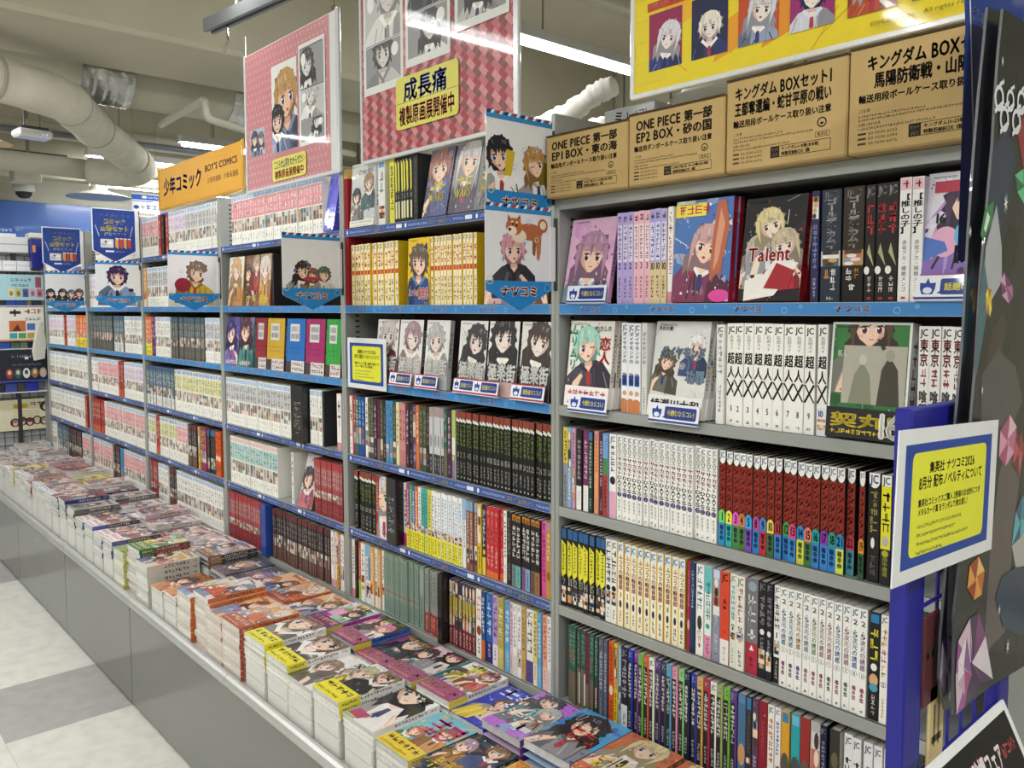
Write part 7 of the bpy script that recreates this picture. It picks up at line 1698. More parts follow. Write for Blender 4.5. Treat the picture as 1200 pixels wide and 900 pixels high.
# yellow poster
w, h = .72, .52; k = Ink(); k.rect(0, 0, w, h, '#e0cb2a')
for j in range(16):
    x, y = rng.uniform(0, w), rng.uniform(0, h); k.poly([(x, y), (x + .1, y + .03), (x + .12, y + .1), (x + .03, y + .07)], rng.choice(['#df9a2e', '#e3b02c', '#d98a2a']))
for j in range(30):
    x, y = rng.uniform(0, w), rng.uniform(0, h); k.line(x, y, x + rng.uniform(-.1, .1), y + .06, .0018, '#d09a2a')
clip_ink(k, w, h)
k.hold = True; k.L += 1
for i in range(18):
    for j in range(12): k.ell(.01 + i * .004, .02 + j * .04, .001, .001, '#c89a2a', 6)
k.hold = False
pal = [('#8f2a54', '#2c3a7a', '#d9d4de'), ('#24294a', '#2a3568', '#e6e0d4'), ('#b84a2a', '#8f9cb8', '#cfd0dc'), ('#8f2a6a', '#c9ccd8', '#22285a'), ('#7a3a22', '#b04a2a', '#e6e2da'), ('#2f8ab8', '#8aa0c8', '#3f8a5a')]
for r_ in range(3):
    for c_ in range(6):
        a, b = .04 + c_ * .1, .04 + r_ * .155
        if c_ == 4: b += .0
        p = pal[(c_ + r_ * 2) % 6]
        k.rect(a, b, a + .078, b + .108, p[0]); q = Ink(); person(q, .039, .0, .042 if r_ != 0 or c_ % 2 else .046, p[2], '#e6dcd8', p[1], rng, c_ % 2 == 0); clip_ink(q, .078, .108)
        for pp, ff, cc, ll in q.it: k.push(pp + np.array([a, b]), ff, cc)
        k.rect(a - .004, b + .114, a + .082, b + .13, '#c0402e'); k.text(('逃げ上手', 'ゴールド', 'SAKAMOTO DAYS', 'サンキューピッチ', '読切', '新連載')[c_], a + .008, b + .117, a + .07, b + .127, '#f0e4d8')
k.text('All rights reserved.', .56, .016, .65, .023, '#8a7a24'); k.text('©SHUEISHA Inc.', .48, .016, .55, .023, '#8a7a24')
clip_ink(k, w, h)
poster('hanging_poster', 'yellow hanging poster with rows of framed colour portraits, above the cartons', .199, .919, 1.802, 2.322, .02, k, edge='#d9dbdb', hooks=((.02, 1.1), (.68, 1.1)))
# orange category sign
w, h = .84, .168; k = Ink(); k.rect(0, 0, w, h, '#d69d2c')
k.text('少年コミック', .05, .048, .47, .124, '#2b2a5e', False, 2); k.text("BOY'S COMICS", .5, .098, .8, .124, '#2b2a5e', False, True); k.text('少年系漫画', .52, .05, .65, .074, '#2f2d58'); k.text('少年系漫画', .675, .05, .805, .074, '#2f2d58')
poster('category_sign', 'orange category sign with dark lettering above the fourth bookcase', -2.405, -1.565, 1.811, 1.979, -.006, k, edge='#c9952e', cat='sign', rail=.003)
# dark ceiling rail from which the posters hang
mb = MB(); a, b = Vector((-1.76, -.035, 2.39)), Vector((-.5, .11, 2.39)); d = (b - a).normalized(); nrm = Vector((-d.y, d.x, 0))
for off, dz0, dz1, c in ((0, 0, .045, '#6a6d6f'),):
    v = []
    for p in (a, b):
        for s_, z_ in ((-.022, 0), (-.008, 0), (-.008, .012), (.008, .012), (.008, 0), (.022, 0), (.022, .045), (-.022, .045)): v.append(tuple(p + nrm * s_ + Vector((0, 0, z_))))
    mb.add(v, [tuple(range(8)), tuple(range(8, 16))[::-1]] + [(i, i + 8, (i + 1) % 8 + 8, (i + 1) % 8) for i in range(8)], C(c))
t = thing('hanging_rail', 'dark grey slotted rail hung below the ceiling above the pink poster', 'rail', (0, 0, 0))
mb.build('channel', M_STEEL, t)
for q in (.15, .8):
    p = a.lerp(b, q); m2 = MB(); m2.tube([tuple(p + Vector((0, 0, .045))), (p.x, p.y, 3.05)], .005, C('#77776f'), 8); m2.build('rod', M_STEEL, t)
m2 = MB(); p = a.lerp(b, .1)
m2.tube([(p.x, p.y, p.z), (p.x + .004, p.y, p.z - .04), (p.x + .02, p.y - .004, p.z - .06), (p.x + .008, p.y - .01, p.z - .08), (p.x - .004, p.y - .012, p.z - .1)], .004, C('#b0b0ac'), 8); m2.build('hook', M_CHROME, t)
tag(M_SILVERBOX.build('storage_box', M_PLASTIC), 'silver-grey box on top of the post behind the cartons', 'box')
# ------------------------------------------------------------------ fluorescent fixtures (rows across the aisle)
def fixture(x, y0, label, z=2.55, on=True, power=None):
    t = thing('tube_light', label, 'ceiling light', (x, y0, z), None, 'fluorescent fixtures in rows below the beams')
    L = 1.24
    mb = MB(); mb.prism([(-.05, 0), (-.028, .052), (.028, .052), (.05, 0), (.046, -.002), (.02, .004), (-.02, .004), (-.046, -.002)], (0, 0, .02), (1, 0, 0), (0, 0, 1), (0, L, 0), C('#d9dade')); mb.build('housing', M_PLASTIC, t)
    mb = MB(); mb.tube([(0, .02, .008), (0, L - .02, .008)], .0165, C('#ffffff'), 12); mb.build('tube', M_TUBE, t)
    for yy in (.25, L - .25):
        mb = MB(); mb.tube([(0, yy, .07), (0, yy, 3.05 - z)], .005, C('#8f8d80'), 6); mb.build('hanger', M_STEEL, t)
    if power:
        ld = bpy.data.lights.new('tube_glow', 'AREA'); ld.shape = 'RECTANGLE'; ld.size = .06; ld.size_y = L - .06; ld.energy = power; ld.color = (1.0, .995, .98)
        lo = bpy.data.objects.new('tube_glow', ld); COL.objects.link(lo); lo.parent = t; lo.location = (0, L / 2, -.016)
fixture(-1.46, 1.12, 'lit tube fixture between checkered and yellow posters, beyond the shelves', power=AISLE * .8)
fixture(-1.46, -.16, 'lit tube fixture above the shelves behind the checkered poster', power=AISLE * .8)
fixture(-1.66, -2.0, 'lit tube fixture over the aisle mirrored in the checkered poster', z=2.6, power=AISLE)
fixture(-4.75, .95, 'lit tube fixture above the orange sign', z=2.55, power=AISLE * .8)
fixture(-5.75, .6, 'lit tube fixture farther off, left of the orange sign', z=2.55, power=AISLE * .6)
fixture(-6.3, .75, 'lit tube fixture close to the blue wall, behind the metal shade', z=2.42, power=AISLE * .5)
fixture(-3.9, -1.7, 'lit tube fixture over the far aisle', power=AISLE)
fixture(1.1, -2.6, 'lit tube fixture over the near end of the aisle', power=AISLE)
fixture(2.3, -1.5, 'added unseen tube light beyond the blue end stand, brightening its notice', power=AISLE * 1.5)  # added lamp out of view, brightens the notice and the pennant faces
fixture(-.2, -3.2, 'lit tube fixture behind the viewer', power=AISLE)
fixture(-2.7, -3.3, 'lit tube fixture behind the far aisle', power=AISLE)

# ------------------------------------------------------------------ ducts, pipes and other ceiling things
def curve_pts(P, n=6):
    out = []
    P = [Vector(p) for p in P]; P = [P[0] * 2 - P[1]] + P + [P[-1] * 2 - P[-2]]
    for i in range(1, len(P) - 2):
        for j in range(n):
            t = j / n; a, b, c, d = P[i - 1], P[i], P[i + 1], P[i + 2]
            out.append(.5 * ((2 * b) + (c - a) * t + (2 * a - 5 * b + 4 * c - d) * t * t + (3 * b - a - 3 * c + d) * t ** 3))
    out.append(P[-2]); return out
DC = '#c9c6b8'
mb = MB(); path = curve_pts([(-2.92, -1.1, 2.44), (-3.0, -.6, 2.41), (-3.17, -.21, 2.395), (-3.4, -.06, 2.385), (-3.86, .19, 2.37), (-4.42, .52, 2.36)], 9)
rr = random.Random(4); rad = [.1 + rr.uniform(-.003, .004) for _ in path]
mb.tube(path, rad, C(DC), 26)
duct = mb.build('lagged_duct', M_LAGGING, smooth=True); tag(duct, 'thick cream lagged duct bending down towards the blue wall', 'duct')
for i in (11, 22, 33):
    m2 = MB(); p, q = path[i], path[i + 1]; m2.tube([p, p.lerp(q, .3)], .1065, C('#aaa698'), 26); m2.build('joint_band', M_LAGGING, duct, smooth=True)
mb = MB(); path = curve_pts([(-4.42, .52, 2.36), (-4.64, .64, 2.35), (-4.86, .68, 2.345), (-5.02, .6, 2.345), (-5.12, .45, 2.36)], 7)
mb.tube(path, [.104 - .0004 * i for i in range(len(path))], C(DC), 26)
mb.build('elbow', M_LAGGING, duct, smooth=True)
mb = MB(); mb.tube([(-5.1, .48, 2.36), (-5.4, -.1, 2.42), (-5.7, -1.2, 2.44)], .07, C('#bfbbac'), 20); mb.build('branch', M_PAINT, duct, smooth=True)
# wide round duct with foil bands along the beam
mb = MB(); yy = [-1.4, -.06, .0, .26, .32, .92, .98, 3.19]
mb.tube([(-3.75, y, 2.7) for y in (-.42, 3.19)], .17, C('#c3c0b0'), 28)
d2 = mb.build('round_duct', M_PAINT, smooth=True); tag(d2, 'wide cream round duct with silver foil bands beyond the beam', 'duct')
rr = random.Random(9)
for a, b in ((.02, .29), (.86, 1.25)):
    m2 = MB(); n = 14
    m2.tube([(-3.75, a + (b - a) * i / n, 2.7) for i in range(n + 1)], [.174 + rr.uniform(0, .009) for _ in range(n + 1)], C('#c9cacb'), 40); e = m2.build('foil_band', M_FOIL, d2); e['label'] = 'crinkled silver foil band'
def pipe(name, pts, r, col, label, m=M_PAINT, n=12):
    mb = MB(); mb.tube(pts, r, C(col), n); return tag(mb.build(name, m, smooth=True), label, 'pipe')
pipe('water_pipe', curve_pts([(-3.7, .46, 2.45), (-3.05, .43, 2.45), (-2.98, .43, 2.44), (-2.98, .44, 2.38), (-3.0, .5, 2.355), (-3.15, .9, 2.35), (-3.3, 1.5, 2.35)], 5), .02, '#cbc9bc', 'thin cream pipe with an elbow beside the foil-banded duct')
pipe('heating_pipe', [(-6.1, -1.6, 2.46), (-6.1, 3.19, 2.43)], .045, '#c9c4ae', 'cream pipe along the end wall above the blue band', M_LAGGING)
pipe('heating_pipe', [(-5.4, -2, 2.66), (-5.4, 3.19, 2.66)], .06, '#bdb9aa', 'cream pipe high behind the bending duct')
pipe('heating_pipe', [(-1.32, .2, 2.8), (-1.32, 3.19, 2.8)], .055, '#bab6a6', 'cream pipe near the ceiling above the lit tube')
pipe('heating_pipe', [(-.75, .2, 2.84), (-.75, 3.19, 2.84)], .05, '#b3afa0', 'second cream pipe near the ceiling, closer to the yellow poster')
pipe('conduit', [(-5.3, -1.6, 2.62), (-5.3, 3.1, 2.62)], .022, '#6a6e74', 'slate-grey conduit passing behind the lagged duct', M_STEEL)
pipe('conduit', [(-5.9, -1.6, 2.56), (-5.9, .5, 2.56)], .02, '#4a4b4c', 'dark conduit low by the end wall', M_STEEL)
# crumpled white flexible pipes behind the cartons
rr = random.Random(21)
for P, lab in (([(-1.6, 1.2, 2.12), (-1.3, 1.2, 2.16), (-1.1, 1.2, 2.19), (-.98, 1.2, 2.23), (-.9, 1.22, 2.25)], 'crumpled white lagged pipe with open end behind the cartons'), ([(-1.15, 1.35, 2.14), (-.9, 1.3, 2.12), (-.7, 1.3, 2.12), (-.6, 1.3, 2.16), (-.5, 1.3, 2.4), (-.48, 1.3, 3.04)], 'second crumpled white pipe, under the yellow poster')):
    mb = MB(); p = curve_pts(P, 9); mb.tube(p, [.04 + rr.uniform(-.006, .007) for _ in p], C('#e3e1d8'), 14); tag(mb.build('lagged_pipe', M_LAGGING, smooth=True), lab, 'pipe')
# dome camera, wireless unit, lamp shades
t = thing('dome_camera', 'white dome security camera above the blue wall', 'camera', (-6.85, .39, 2.395))
mb = MB(); mb.lathe([(0, .075), (.085, .07), (.088, .0), (.07, -.012)], C('#dcdcd6'), 28); mb.build('housing', M_PLASTIC, t, True)
mb = MB(); mb.lathe([(.066, -.01), (.06, -.035), (.04, -.058), (0, -.066)], C('#26262a'), 24); mb.build('dome', M_PLASTIC, t, True)
mb = MB(); mb.tube([(0, 0, .07), (0, 0, .65)], .01, C('#a3a196'), 8); mb.build('stem', M_STEEL, t)
t = thing('wireless_access_point', 'white wireless unit with violet lights hanging at the far end', 'router', (-4.0, -.14, 2.335), (0, 0, .12))
mb = MB(); mb.rbox(-.06, .06, -.09, .09, 0, .045, C('#e2e2e4'), .012); mb.build('housing', M_PLASTIC, t)
mb = MB(); mb.rbox(-.05, .05, -.07, .07, .045, .06, C('#35363a'), .004); mb.build('mount', M_PLASTIC, t)
for i in (0, 1):
    mb = MB(); mb.lathe([(0, .002), (.005, 0)], C('#8f8af0'), 10, 0, 0); e = mb.build('indicator', lamp_mat('indicator_light', '#8f86ff', 1.2), t, loc=(.0605, .035 + i * .02, .018), rot=(0, PI / 2, 0))
for i in (-.04, .04):
    mb = MB(); mb.tube([(0, i, .06), (0, i, .71)], .004, C('#4a4a4c'), 6); mb.build('hanger', M_STEEL, t)
t = thing('pendant_shade', 'beige disc-shaped lamp shade cut by the picture edge', 'lamp', (-4.3, -.3, 2.33))
mb = MB(); mb.lathe([(0, .035), (.05, .03), (.12, .006), (.125, 0), (.11, .002), (0, .02)], C('#cdbb98'), 36); mb.build('shade', M_PAINT, t, True)
mb = MB(); mb.tube([(0, 0, .03), (0, 0, .72)], .006, C('#8a877a'), 8); mb.build('stem', M_STEEL, t)
t = thing('pendant_shade', 'wide bright metal lamp shade below the lagged duct elbow', 'lamp', (-6.0, .75, 2.285))
mb = MB(); mb.lathe([(.06, .1), (.065, .06), (.1, .045), (.22, .012), (.24, 0), (.22, .004), (.08, .035), (0, .04)], C('#b9b6aa'), 44); mb.build('shade', M_ALU, t, True)
mb = MB(); mb.lathe([(0, .16), (.055, .15), (.06, .1)], C('#d6d6d2'), 24); mb.build('cap', M_CHROME, t, True)
mb = MB(); mb.tube([(0, 0, .15), (0, 0, .77)], .008, C('#b3b0a4'), 8); mb.build('stem', M_STEEL, t)
t = thing('pendant_shade', 'plain white disc shade behind the yellow poster and cartons', 'lamp', (-.24, .95, 2.03))
mb = MB(); mb.lathe([(0, .07), (.03, .065), (.1, .03), (.15, 0), (.135, .003), (0, .04)], C('#cfcdc2'), 40); mb.build('shade', M_PAINT, t, True)
mb = MB(); mb.tube([(0, 0, .06), (0, 0, 1.02)], .006, C('#a3a196'), 8); mb.build('stem', M_STEEL, t)
t = thing('vent_box', 'cream square vent box hanging below the lagged duct', 'vent', (-5.7, .16, 2.31))
mb = MB(); mb.rbox(-.08, .08, -.08, .1, 0, .17, C('#c6c2b2'), .006); mb.build('body', M_PAINT, t)
mb = MB(); mb.box(-.01, .01, .02, .04, .22, .79, C('#8a877a')); mb.build('hanger', M_STEEL, t)
# white information sheet hanging in the distance
w, h = .2, .34; k = Ink(); rng = random.Random(8)
k.rect(0, 0, w, h, '#e2e4e6'); k.rect(0, h - .045, w, h - .006, '#2c54b0'); k.ell(.09, h - .024, .02, .01, '#e2e4e6'); k.greek(.115, h - .032, w - .01, h - .016, '#d6deee', rng); k.rect(0, h - .058, .15, h - .052, '#3a62b8')
k.ell(.03, h - .1, .02, .014, '#2f4a8c'); k.greek(.058, h - .112, .092, h - .086, '#8a8a90', rng); k.greek(.1, h - .116, .18, h - .078, '#2c54b0', rng)
for j in range(3): k.greek(.02, h - .16 - j * .035, .17, h - .145 - j * .035, ('#b0505a', '#6a6a70', '#8a8a90')[j], rng)
t = thing('information_sheet', 'white sheet with blue heading hanging beyond the shelves near the orange sign', 'sign', (-5.2, .755, 1.9))
mb = MB(); sheet(mb, k, (0, 0, 0), *XF, [(0, 0), (w, 0), (w, h), (0, h)], '#e2e4e6'); mb.build('sheet', M_LAMI, t)
for yy in (.02, .18):
    mb = MB(); mb.tube([(0, yy, h), (0, yy, 1.15)], .0012, C('#9a9a96'), 5); mb.build('wire', M_CHROME, t)

# ------------------------------------------------------------------ rack closing the far end of the tables
EX = -4.722
t = thing('end_rack', 'wire-grid rack of posters and small goods closing the far end', 'rack', (EX, 0, 0))
mb = MB()
for i in range(22): mb.tube([(0, -1.0 + i * .0495, .42), (0, -1.0 + i * .0495, 1.72)], .0022, C('#3a3b3e'), 6)
for j in range(27): mb.tube([(.003, -1.0, .42 + j * .05), (.003, .04, .42 + j * .05)], .0022, C('#3a3b3e'), 6)
mb.build('wire_grid', M_STEEL, t)
mb = MB(); mb.box(-.03, -.02, -1.02, .06, 0, 1.75, C('#b9bbbc')); mb.build('back_board', M_STEEL, t)
for y in (-.12, .035, -1.0):
    mb = MB(); mb.rbox(-.02, .012, y - .012, y + .012, 0, 1.75, C('#8d8f8e') if y > 0 else C('#2c2c30'), .002); mb.build('upright', M_STEEL, t)
mb = MB(); mb.rbox(-.02, .05, -1.0, -.04, 1.735, 1.835, C('#c9cbcc'), .006); mb.box(.0501, .051, -1.0, -.04, 1.785, 1.792, C('#9a9c9e')); mb.build('header', M_STEEL, t)
for y0_, y1_, z_ in ((-1.0, .03, 1.13), (-1.0, .03, .855), (-1.0, .03, 1.4), (-1.0, .03, 1.62)):
    mb = MB(); mb.rbox(.005, .06, y0_, y1_, z_, z_ + .006, C('#c9cbd0'), .001); mb.build('ledge', M_STEEL, t)
def epost(label, y0, y1, z0, z1, col, paint, dx=.064, tilt=0):
    w, h = y1 - y0, z1 - z0; k = Ink(); r_ = random.Random(hash_(label)); k.rect(0, 0, w, h, col); paint(k, w, h, r_); clip_ink(k, w, h)
    mb = MB(); sheet(mb, k, (0, 0, 0), *XF, [(0, 0), (w, 0), (w, h), (0, h)], col, .002)
    tag(mb.build('card_poster', M_LAMI, loc=(EX + dx, y0, z0)), label, 'poster', 'card posters on the end rack')
def p1(k, w, h, r_):
    k.greek(w * .45, h * .72, w * .8, h * .86, '#4f8a94', r_); k.greek(w * .45, h * .52, w * .75, h * .64, '#2f5a68', r_)
    for j, c in enumerate(('#d8c88a', '#b0b06a', '#54589a', '#c49ab0', '#c06a7c')): k.rect(w * (.4 + j * .12), h * .12, w * (.5 + j * .12), h * .45, c); k.ell(w * (.45 + j * .12), h * .26, w * .03, h * .1, mix(c, '#2a2a30', .5))
    k.rect(w * .86, h * .5, w * .96, h * .92, '#8f4a54')
epost('pale teal card poster with a row of little pictures', -.3, .03, 1.44, 1.6, '#9fc4cc', p1)
def p2(k, w, h, r_):
    k.greek(w * .4, h * .72, w * .62, h * .95, '#3a3a3e', r_); k.greek(w * .66, h * .8, w * .98, h * .95, '#b84a44', r_); k.greek(w * .66, h * .6, w * .95, h * .7, '#6a6a6e', r_)
    k.rect(w * .4, h * .28, w * .68, h * .6, '#b8683a'); k.poly([(w * .45, h * .3), (w * .54, h * .5), (w * .6, h * .3)], '#5a2a20')
    for j, c in enumerate(('#3a9aa0', '#4f9a54', '#b09a54', '#3a6ab0')): k.rect(w * (.4 + j * .15), h * .08, w * (.53 + j * .15), h * .24, c)
    k.rect(w * .7, h * .32, w * .84, h * .52, '#4a6ab0'); k.rect(w * .86, h * .32, w * .98, h * .52, '#8fa4b8'); k.rect(0, 0, w, h * .05, '#c08a5a')
epost('white card poster with red headings and small colour pictures', -.3, .025, 1.183, 1.396, '#dedcd4', p2)
def p3(k, w, h, r_):
    k.greek(w * .4, h * .75, w * .95, h * .85, '#8a90a0', r_); k.rect(w * .62, h * .7, w * .68, h * .78, '#d8dade'); k.rect(w * .85, h * .72, w * .91, h * .8, '#d8dade'); k.greek(w * .4, h * .5, w * .9, h * .57, '#6f7690', r_)
    for j, c in enumerate(('#8f3a34', '#2f5a60', '#d8d8d4', '#8f6a4a', '#b0a49a')): k.ell(w * (.36 + j * .14), h * .27, w * .06, h * .16, c); k.ell(w * (.36 + j * .14), h * .3, w * .03, h * .07, '#d8b8a0' if j != 2 else '#3a3a3e')
    k.rect(0, 0, w, h * .05, '#3a4a9a')
epost('near-black card poster with five round portraits', -.3, .035, .925, 1.128, '#20232f', p3)
def p4(k, w, h, r_):
    k.frame(0, 0, w, h, .006, '#4a4a44'); k.rrect(w * .42, h * .7, w * .66, h * .84, .01, '#b89a2e'); k.greek(w * .68, h * .75, w * .9, h * .88, '#5a5a54', r_)
    for j in range(3): k.greek(w * .42, h * (.58 - j * .07), w * .85, h * (.61 - j * .07), '#7a7868', r_)
    for j in range(5):
        a, b = w * (.44 + j * .12), h * (.27 + .03 * (j % 2)); k.ell(a, b, .028, .028, '#2f2e30', 18); k.ell(a, b - .004, .014, .018, '#d8b09a', 12); k.ell(a, b + .008, .016, .012, ('#a06a7a', '#5a4438', '#6a2a34', '#c9b48a', '#8a8a90')[j], 12)
    k.ell(w * .95, h * .72, .034, .034, '#2f2e30', 18); k.ell(w * .95, h * .7, .016, .02, '#d8b8a4', 12)
epost('beige card poster with round portraits, lowest on the end rack', -.3, .043, .607, .815, '#d2ccae', p4, dx=.01)
# goods on the ledges
for i in range(5):
    mb = MB(); mb.rbox(0, .02, 0, .075, 0, .06, C('#dadbdd'), .002); mb.box(.0201, .0206, .006, .069, .03, .034, C('#a9abb0')); tag(mb.build('plastic_case', M_PLASTIC, loc=(EX + .012, -.42 + i * .078, 1.6265)), 'clear-white case, %s along the upper ledge of the end rack' % nth(i + 1), 'case', 'white cases on the end rack')
for i, (c, wd_) in enumerate((('#35383c', .05), ('#2c50b8', .055), ('#2748a8', .055), ('#8a7a5a', .025), ('#3a3c44', .04))):
    mb = MB(); mb.rbox(0, .03, 0, wd_, 0, .034, C(c), .002); tag(mb.build('small_pack', M_PLASTIC, loc=(EX + .014, -.23 + [0, .052, .109, .166, .193][i], 1.4065)), ('charcoal', 'bright blue', 'mid-blue', 'khaki', 'dark grey')[i] + ' small pack on the ledge under the teal poster', 'pack', 'small packs on the end rack')
for i, (c, wd_) in enumerate((('#2c50b8', .07), ('#4f6a5c', .05), ('#6a7a5a', .04), ('#22264a', .06))):
    mb = MB(); mb.rbox(0, .03, 0, wd_, 0, .038, C(c), .002); tag(mb.build('small_pack', M_PLASTIC, loc=(EX + .014, -.235 + [0, .074, .127, .17][i], 1.1365)), ('royal blue', 'grey-green', 'sage', 'ink-blue')[i] + ' small pack on the ledge under the white poster', 'pack', 'small packs on the end rack')
for i, (c, wd_) in enumerate((('#26283a', .03), ('#3a4a9a', .065), ('#3a3a3c', .045), ('#1f2aa0', .07))):
    mb = MB(); mb.rbox(0, .03, 0, wd_, 0, .056, C(c), .002); tag(mb.build('small_pack', M_PLASTIC, loc=(EX + .014, -.235 + [0, .033, .1, .147][i], .8615)), ('black', 'navy sticker-topped', 'graphite', 'ultramarine')[i] + ' small pack on the ledge under the near-black poster', 'pack', 'small packs on the end rack')
mb = MB(); mb.rbox(0, .07, 0, .078, 0, .185, C('#141c7c'), .003); k = Ink(); k.rrect(.006, .1, .024, .145, .004, '#c98a3a'); k.put(mb, (.07, 0, 0), *XF)
tag(mb.build('blue_panel', M_PLASTIC, loc=(EX + .03, -.038, 1.64)), 'deep blue end board with orange sticker atop the end rack', 'board')
mb = MB(); mb.rbox(-.1, .03, -.03, .06, 1.836, 1.868, C('#dcdcd0'), .003); tag(mb.build('paper_pad', M_CARTON, loc=(EX, 0, 0)), 'cream box lying on top of the end rack', 'box')
def p5(k, w, h, r_): k.greek(.02, h * .5, w * .9, h * .8, '#c9d4ea', r_); k.rect(0, 0, w, h * .35, '#d6d9de')
epost('small blue-headed card standing on the end rack header', -.3, -.1, 1.836, 1.9, '#3a5aa0', p5, dx=.0)
mb = MB(); v = [(0, 0, 0), (.02, .06, .01), (.03, .07, .2), (.01, .03, .26), (0, -.01, .18), (-.01, -.02, .05)]
mb.prism([(0, 0), (.05, .01), (.062, .12), (.05, .2), (.03, .25), (.012, .17), (-.008, .06)], (0, 0, 0), (0, 1, 0), (0, 0, 1), (.006, .012, 0), C('#c6c4b8')); tag(mb.build('hanging_tag', M_LAMI, loc=(EX + .1, -.05, 1.06)), 'pale curled card hanging at the corner of end rack and shelves', 'card')

# ------------------------------------------------------------------ blue end frame beside the near bookcase
PX = .912
BLUE = '#1a1a86'
t = thing('grid_stand', 'deep blue steel end stand with wire grid beside the near bookcase', 'rack', (PX, 0, 0))
mb = MB(); mb.rbox(-.018, .002, -.362, -.318, .0, 1.274, C(BLUE), .002); mb.build('post', M_STEEL, t)
mb = MB(); mb.rbox(-.016, -.001, -.045, -.006, .0, 1.274, C(BLUE), .002); mb.build('post', M_STEEL, t)
mb = MB(); mb.rbox(-.018, -.001, -.3175, -.0455, 1.243, 1.272, C(BLUE), .002); mb.build('top_rail', M_STEEL, t)
mb = MB(); mb.rbox(-.016, -.002, -.3175, -.0455, .05, .08, C(BLUE), .002); mb.build('bottom_rail', M_STEEL, t)
mb = MB()
for i in range(6): mb.tube([(-.011, -.29 + i * .045, .06), (-.011, -.29 + i * .045, 1.25)], .0024, C('#22228c'), 8)
for j in range(12): mb.tube([(-.006, -.318, .14 + j * .1), (-.006, -.045, .14 + j * .1)], .0024, C('#22228c'), 8)
mb.build('wire_grid', M_STEEL, t)
# small goods on hooks behind the grid
for i, (yy, zz, c) in enumerate(((-.265, .93, '#c9b483'), (-.285, 1.02, '#5a2a30'))):
    m2 = MB(); m2.rbox(-.0035, .0005, -.022, .022, 0, .11, C(c), .002); k = Ink(); k.greek(.006, .03, .038, .09, '#4a3a26', random.Random(i), True); k.put(m2, (.0006, -.022, 0), *XF)
    tag(m2.build('charm_pack', M_LAMI, loc=(PX, yy, zz - .1)), ('straw-coloured charm packet hanging on the blue grid', 'maroon charm packet hanging on the blue grid')[i], 'packet', 'charm packets on the blue grid')
# jewelled black poster: two die-cut boards one behind the other
def gem(k, pts, cols, rng):
    cx = sum(p[0] for p in pts) / len(pts); cy = sum(p[1] for p in pts) / len(pts)
    k.poly(pts, cols[0]); n = len(pts)
    for i in range(n): k.poly([pts[i], pts[(i + 1) % n], (cx + rng.uniform(-.004, .004), cy + rng.uniform(-.006, .006))], cols[(i + 1) % len(cols)])
def oval(cx, cy, rx, ry, a=0, n=10):
    return [(cx + rx * math.cos(q) * math.cos(a) - ry * math.sin(q) * math.sin(a), cy + rx * math.cos(q) * math.sin(a) + ry * math.sin(q) * math.cos(a)) for q in [2 * PI * i / n for i in range(n)]]
def star(k, cx, cy, r, c='#dfe4ea'):
    k.poly([(cx + (r if i % 2 == 0 else r * .28) * math.cos(i * PI / 8 + .2) * .6, cy + (r if i % 2 == 0 else r * .28) * math.sin(i * PI / 8 + .2)) for i in range(16)], c)
rng = random.Random(77)
J_FRONT=[(0.125, 0.777), (0.116, 0.727), (0.111, 0.674), (0.108, 0.62), (0.097, 0.542), (0.086, 0.464), (0.08, 0.366), (0.071, 0.298), (0.057, 0.162), (0.041, 0.086), (0.049, -0.035), (0.164, -0.038), (0.348, -0.055), (0.243, 0.778)]
J_BACK=[(0.121, 0.782), (0.114, 0.74), (0.104, 0.68), (0.095, 0.611), (0.087, 0.523), (0.081, 0.395), (0.067, 0.297), (0.058, 0.158), (0.045, 0.056), (0.044, 0.005), (0.065, -0.04), (0.097, -0.046), (0.12, 0.146), (0.13, 0.465), (0.165, 0.74), (0.165, 0.786)]
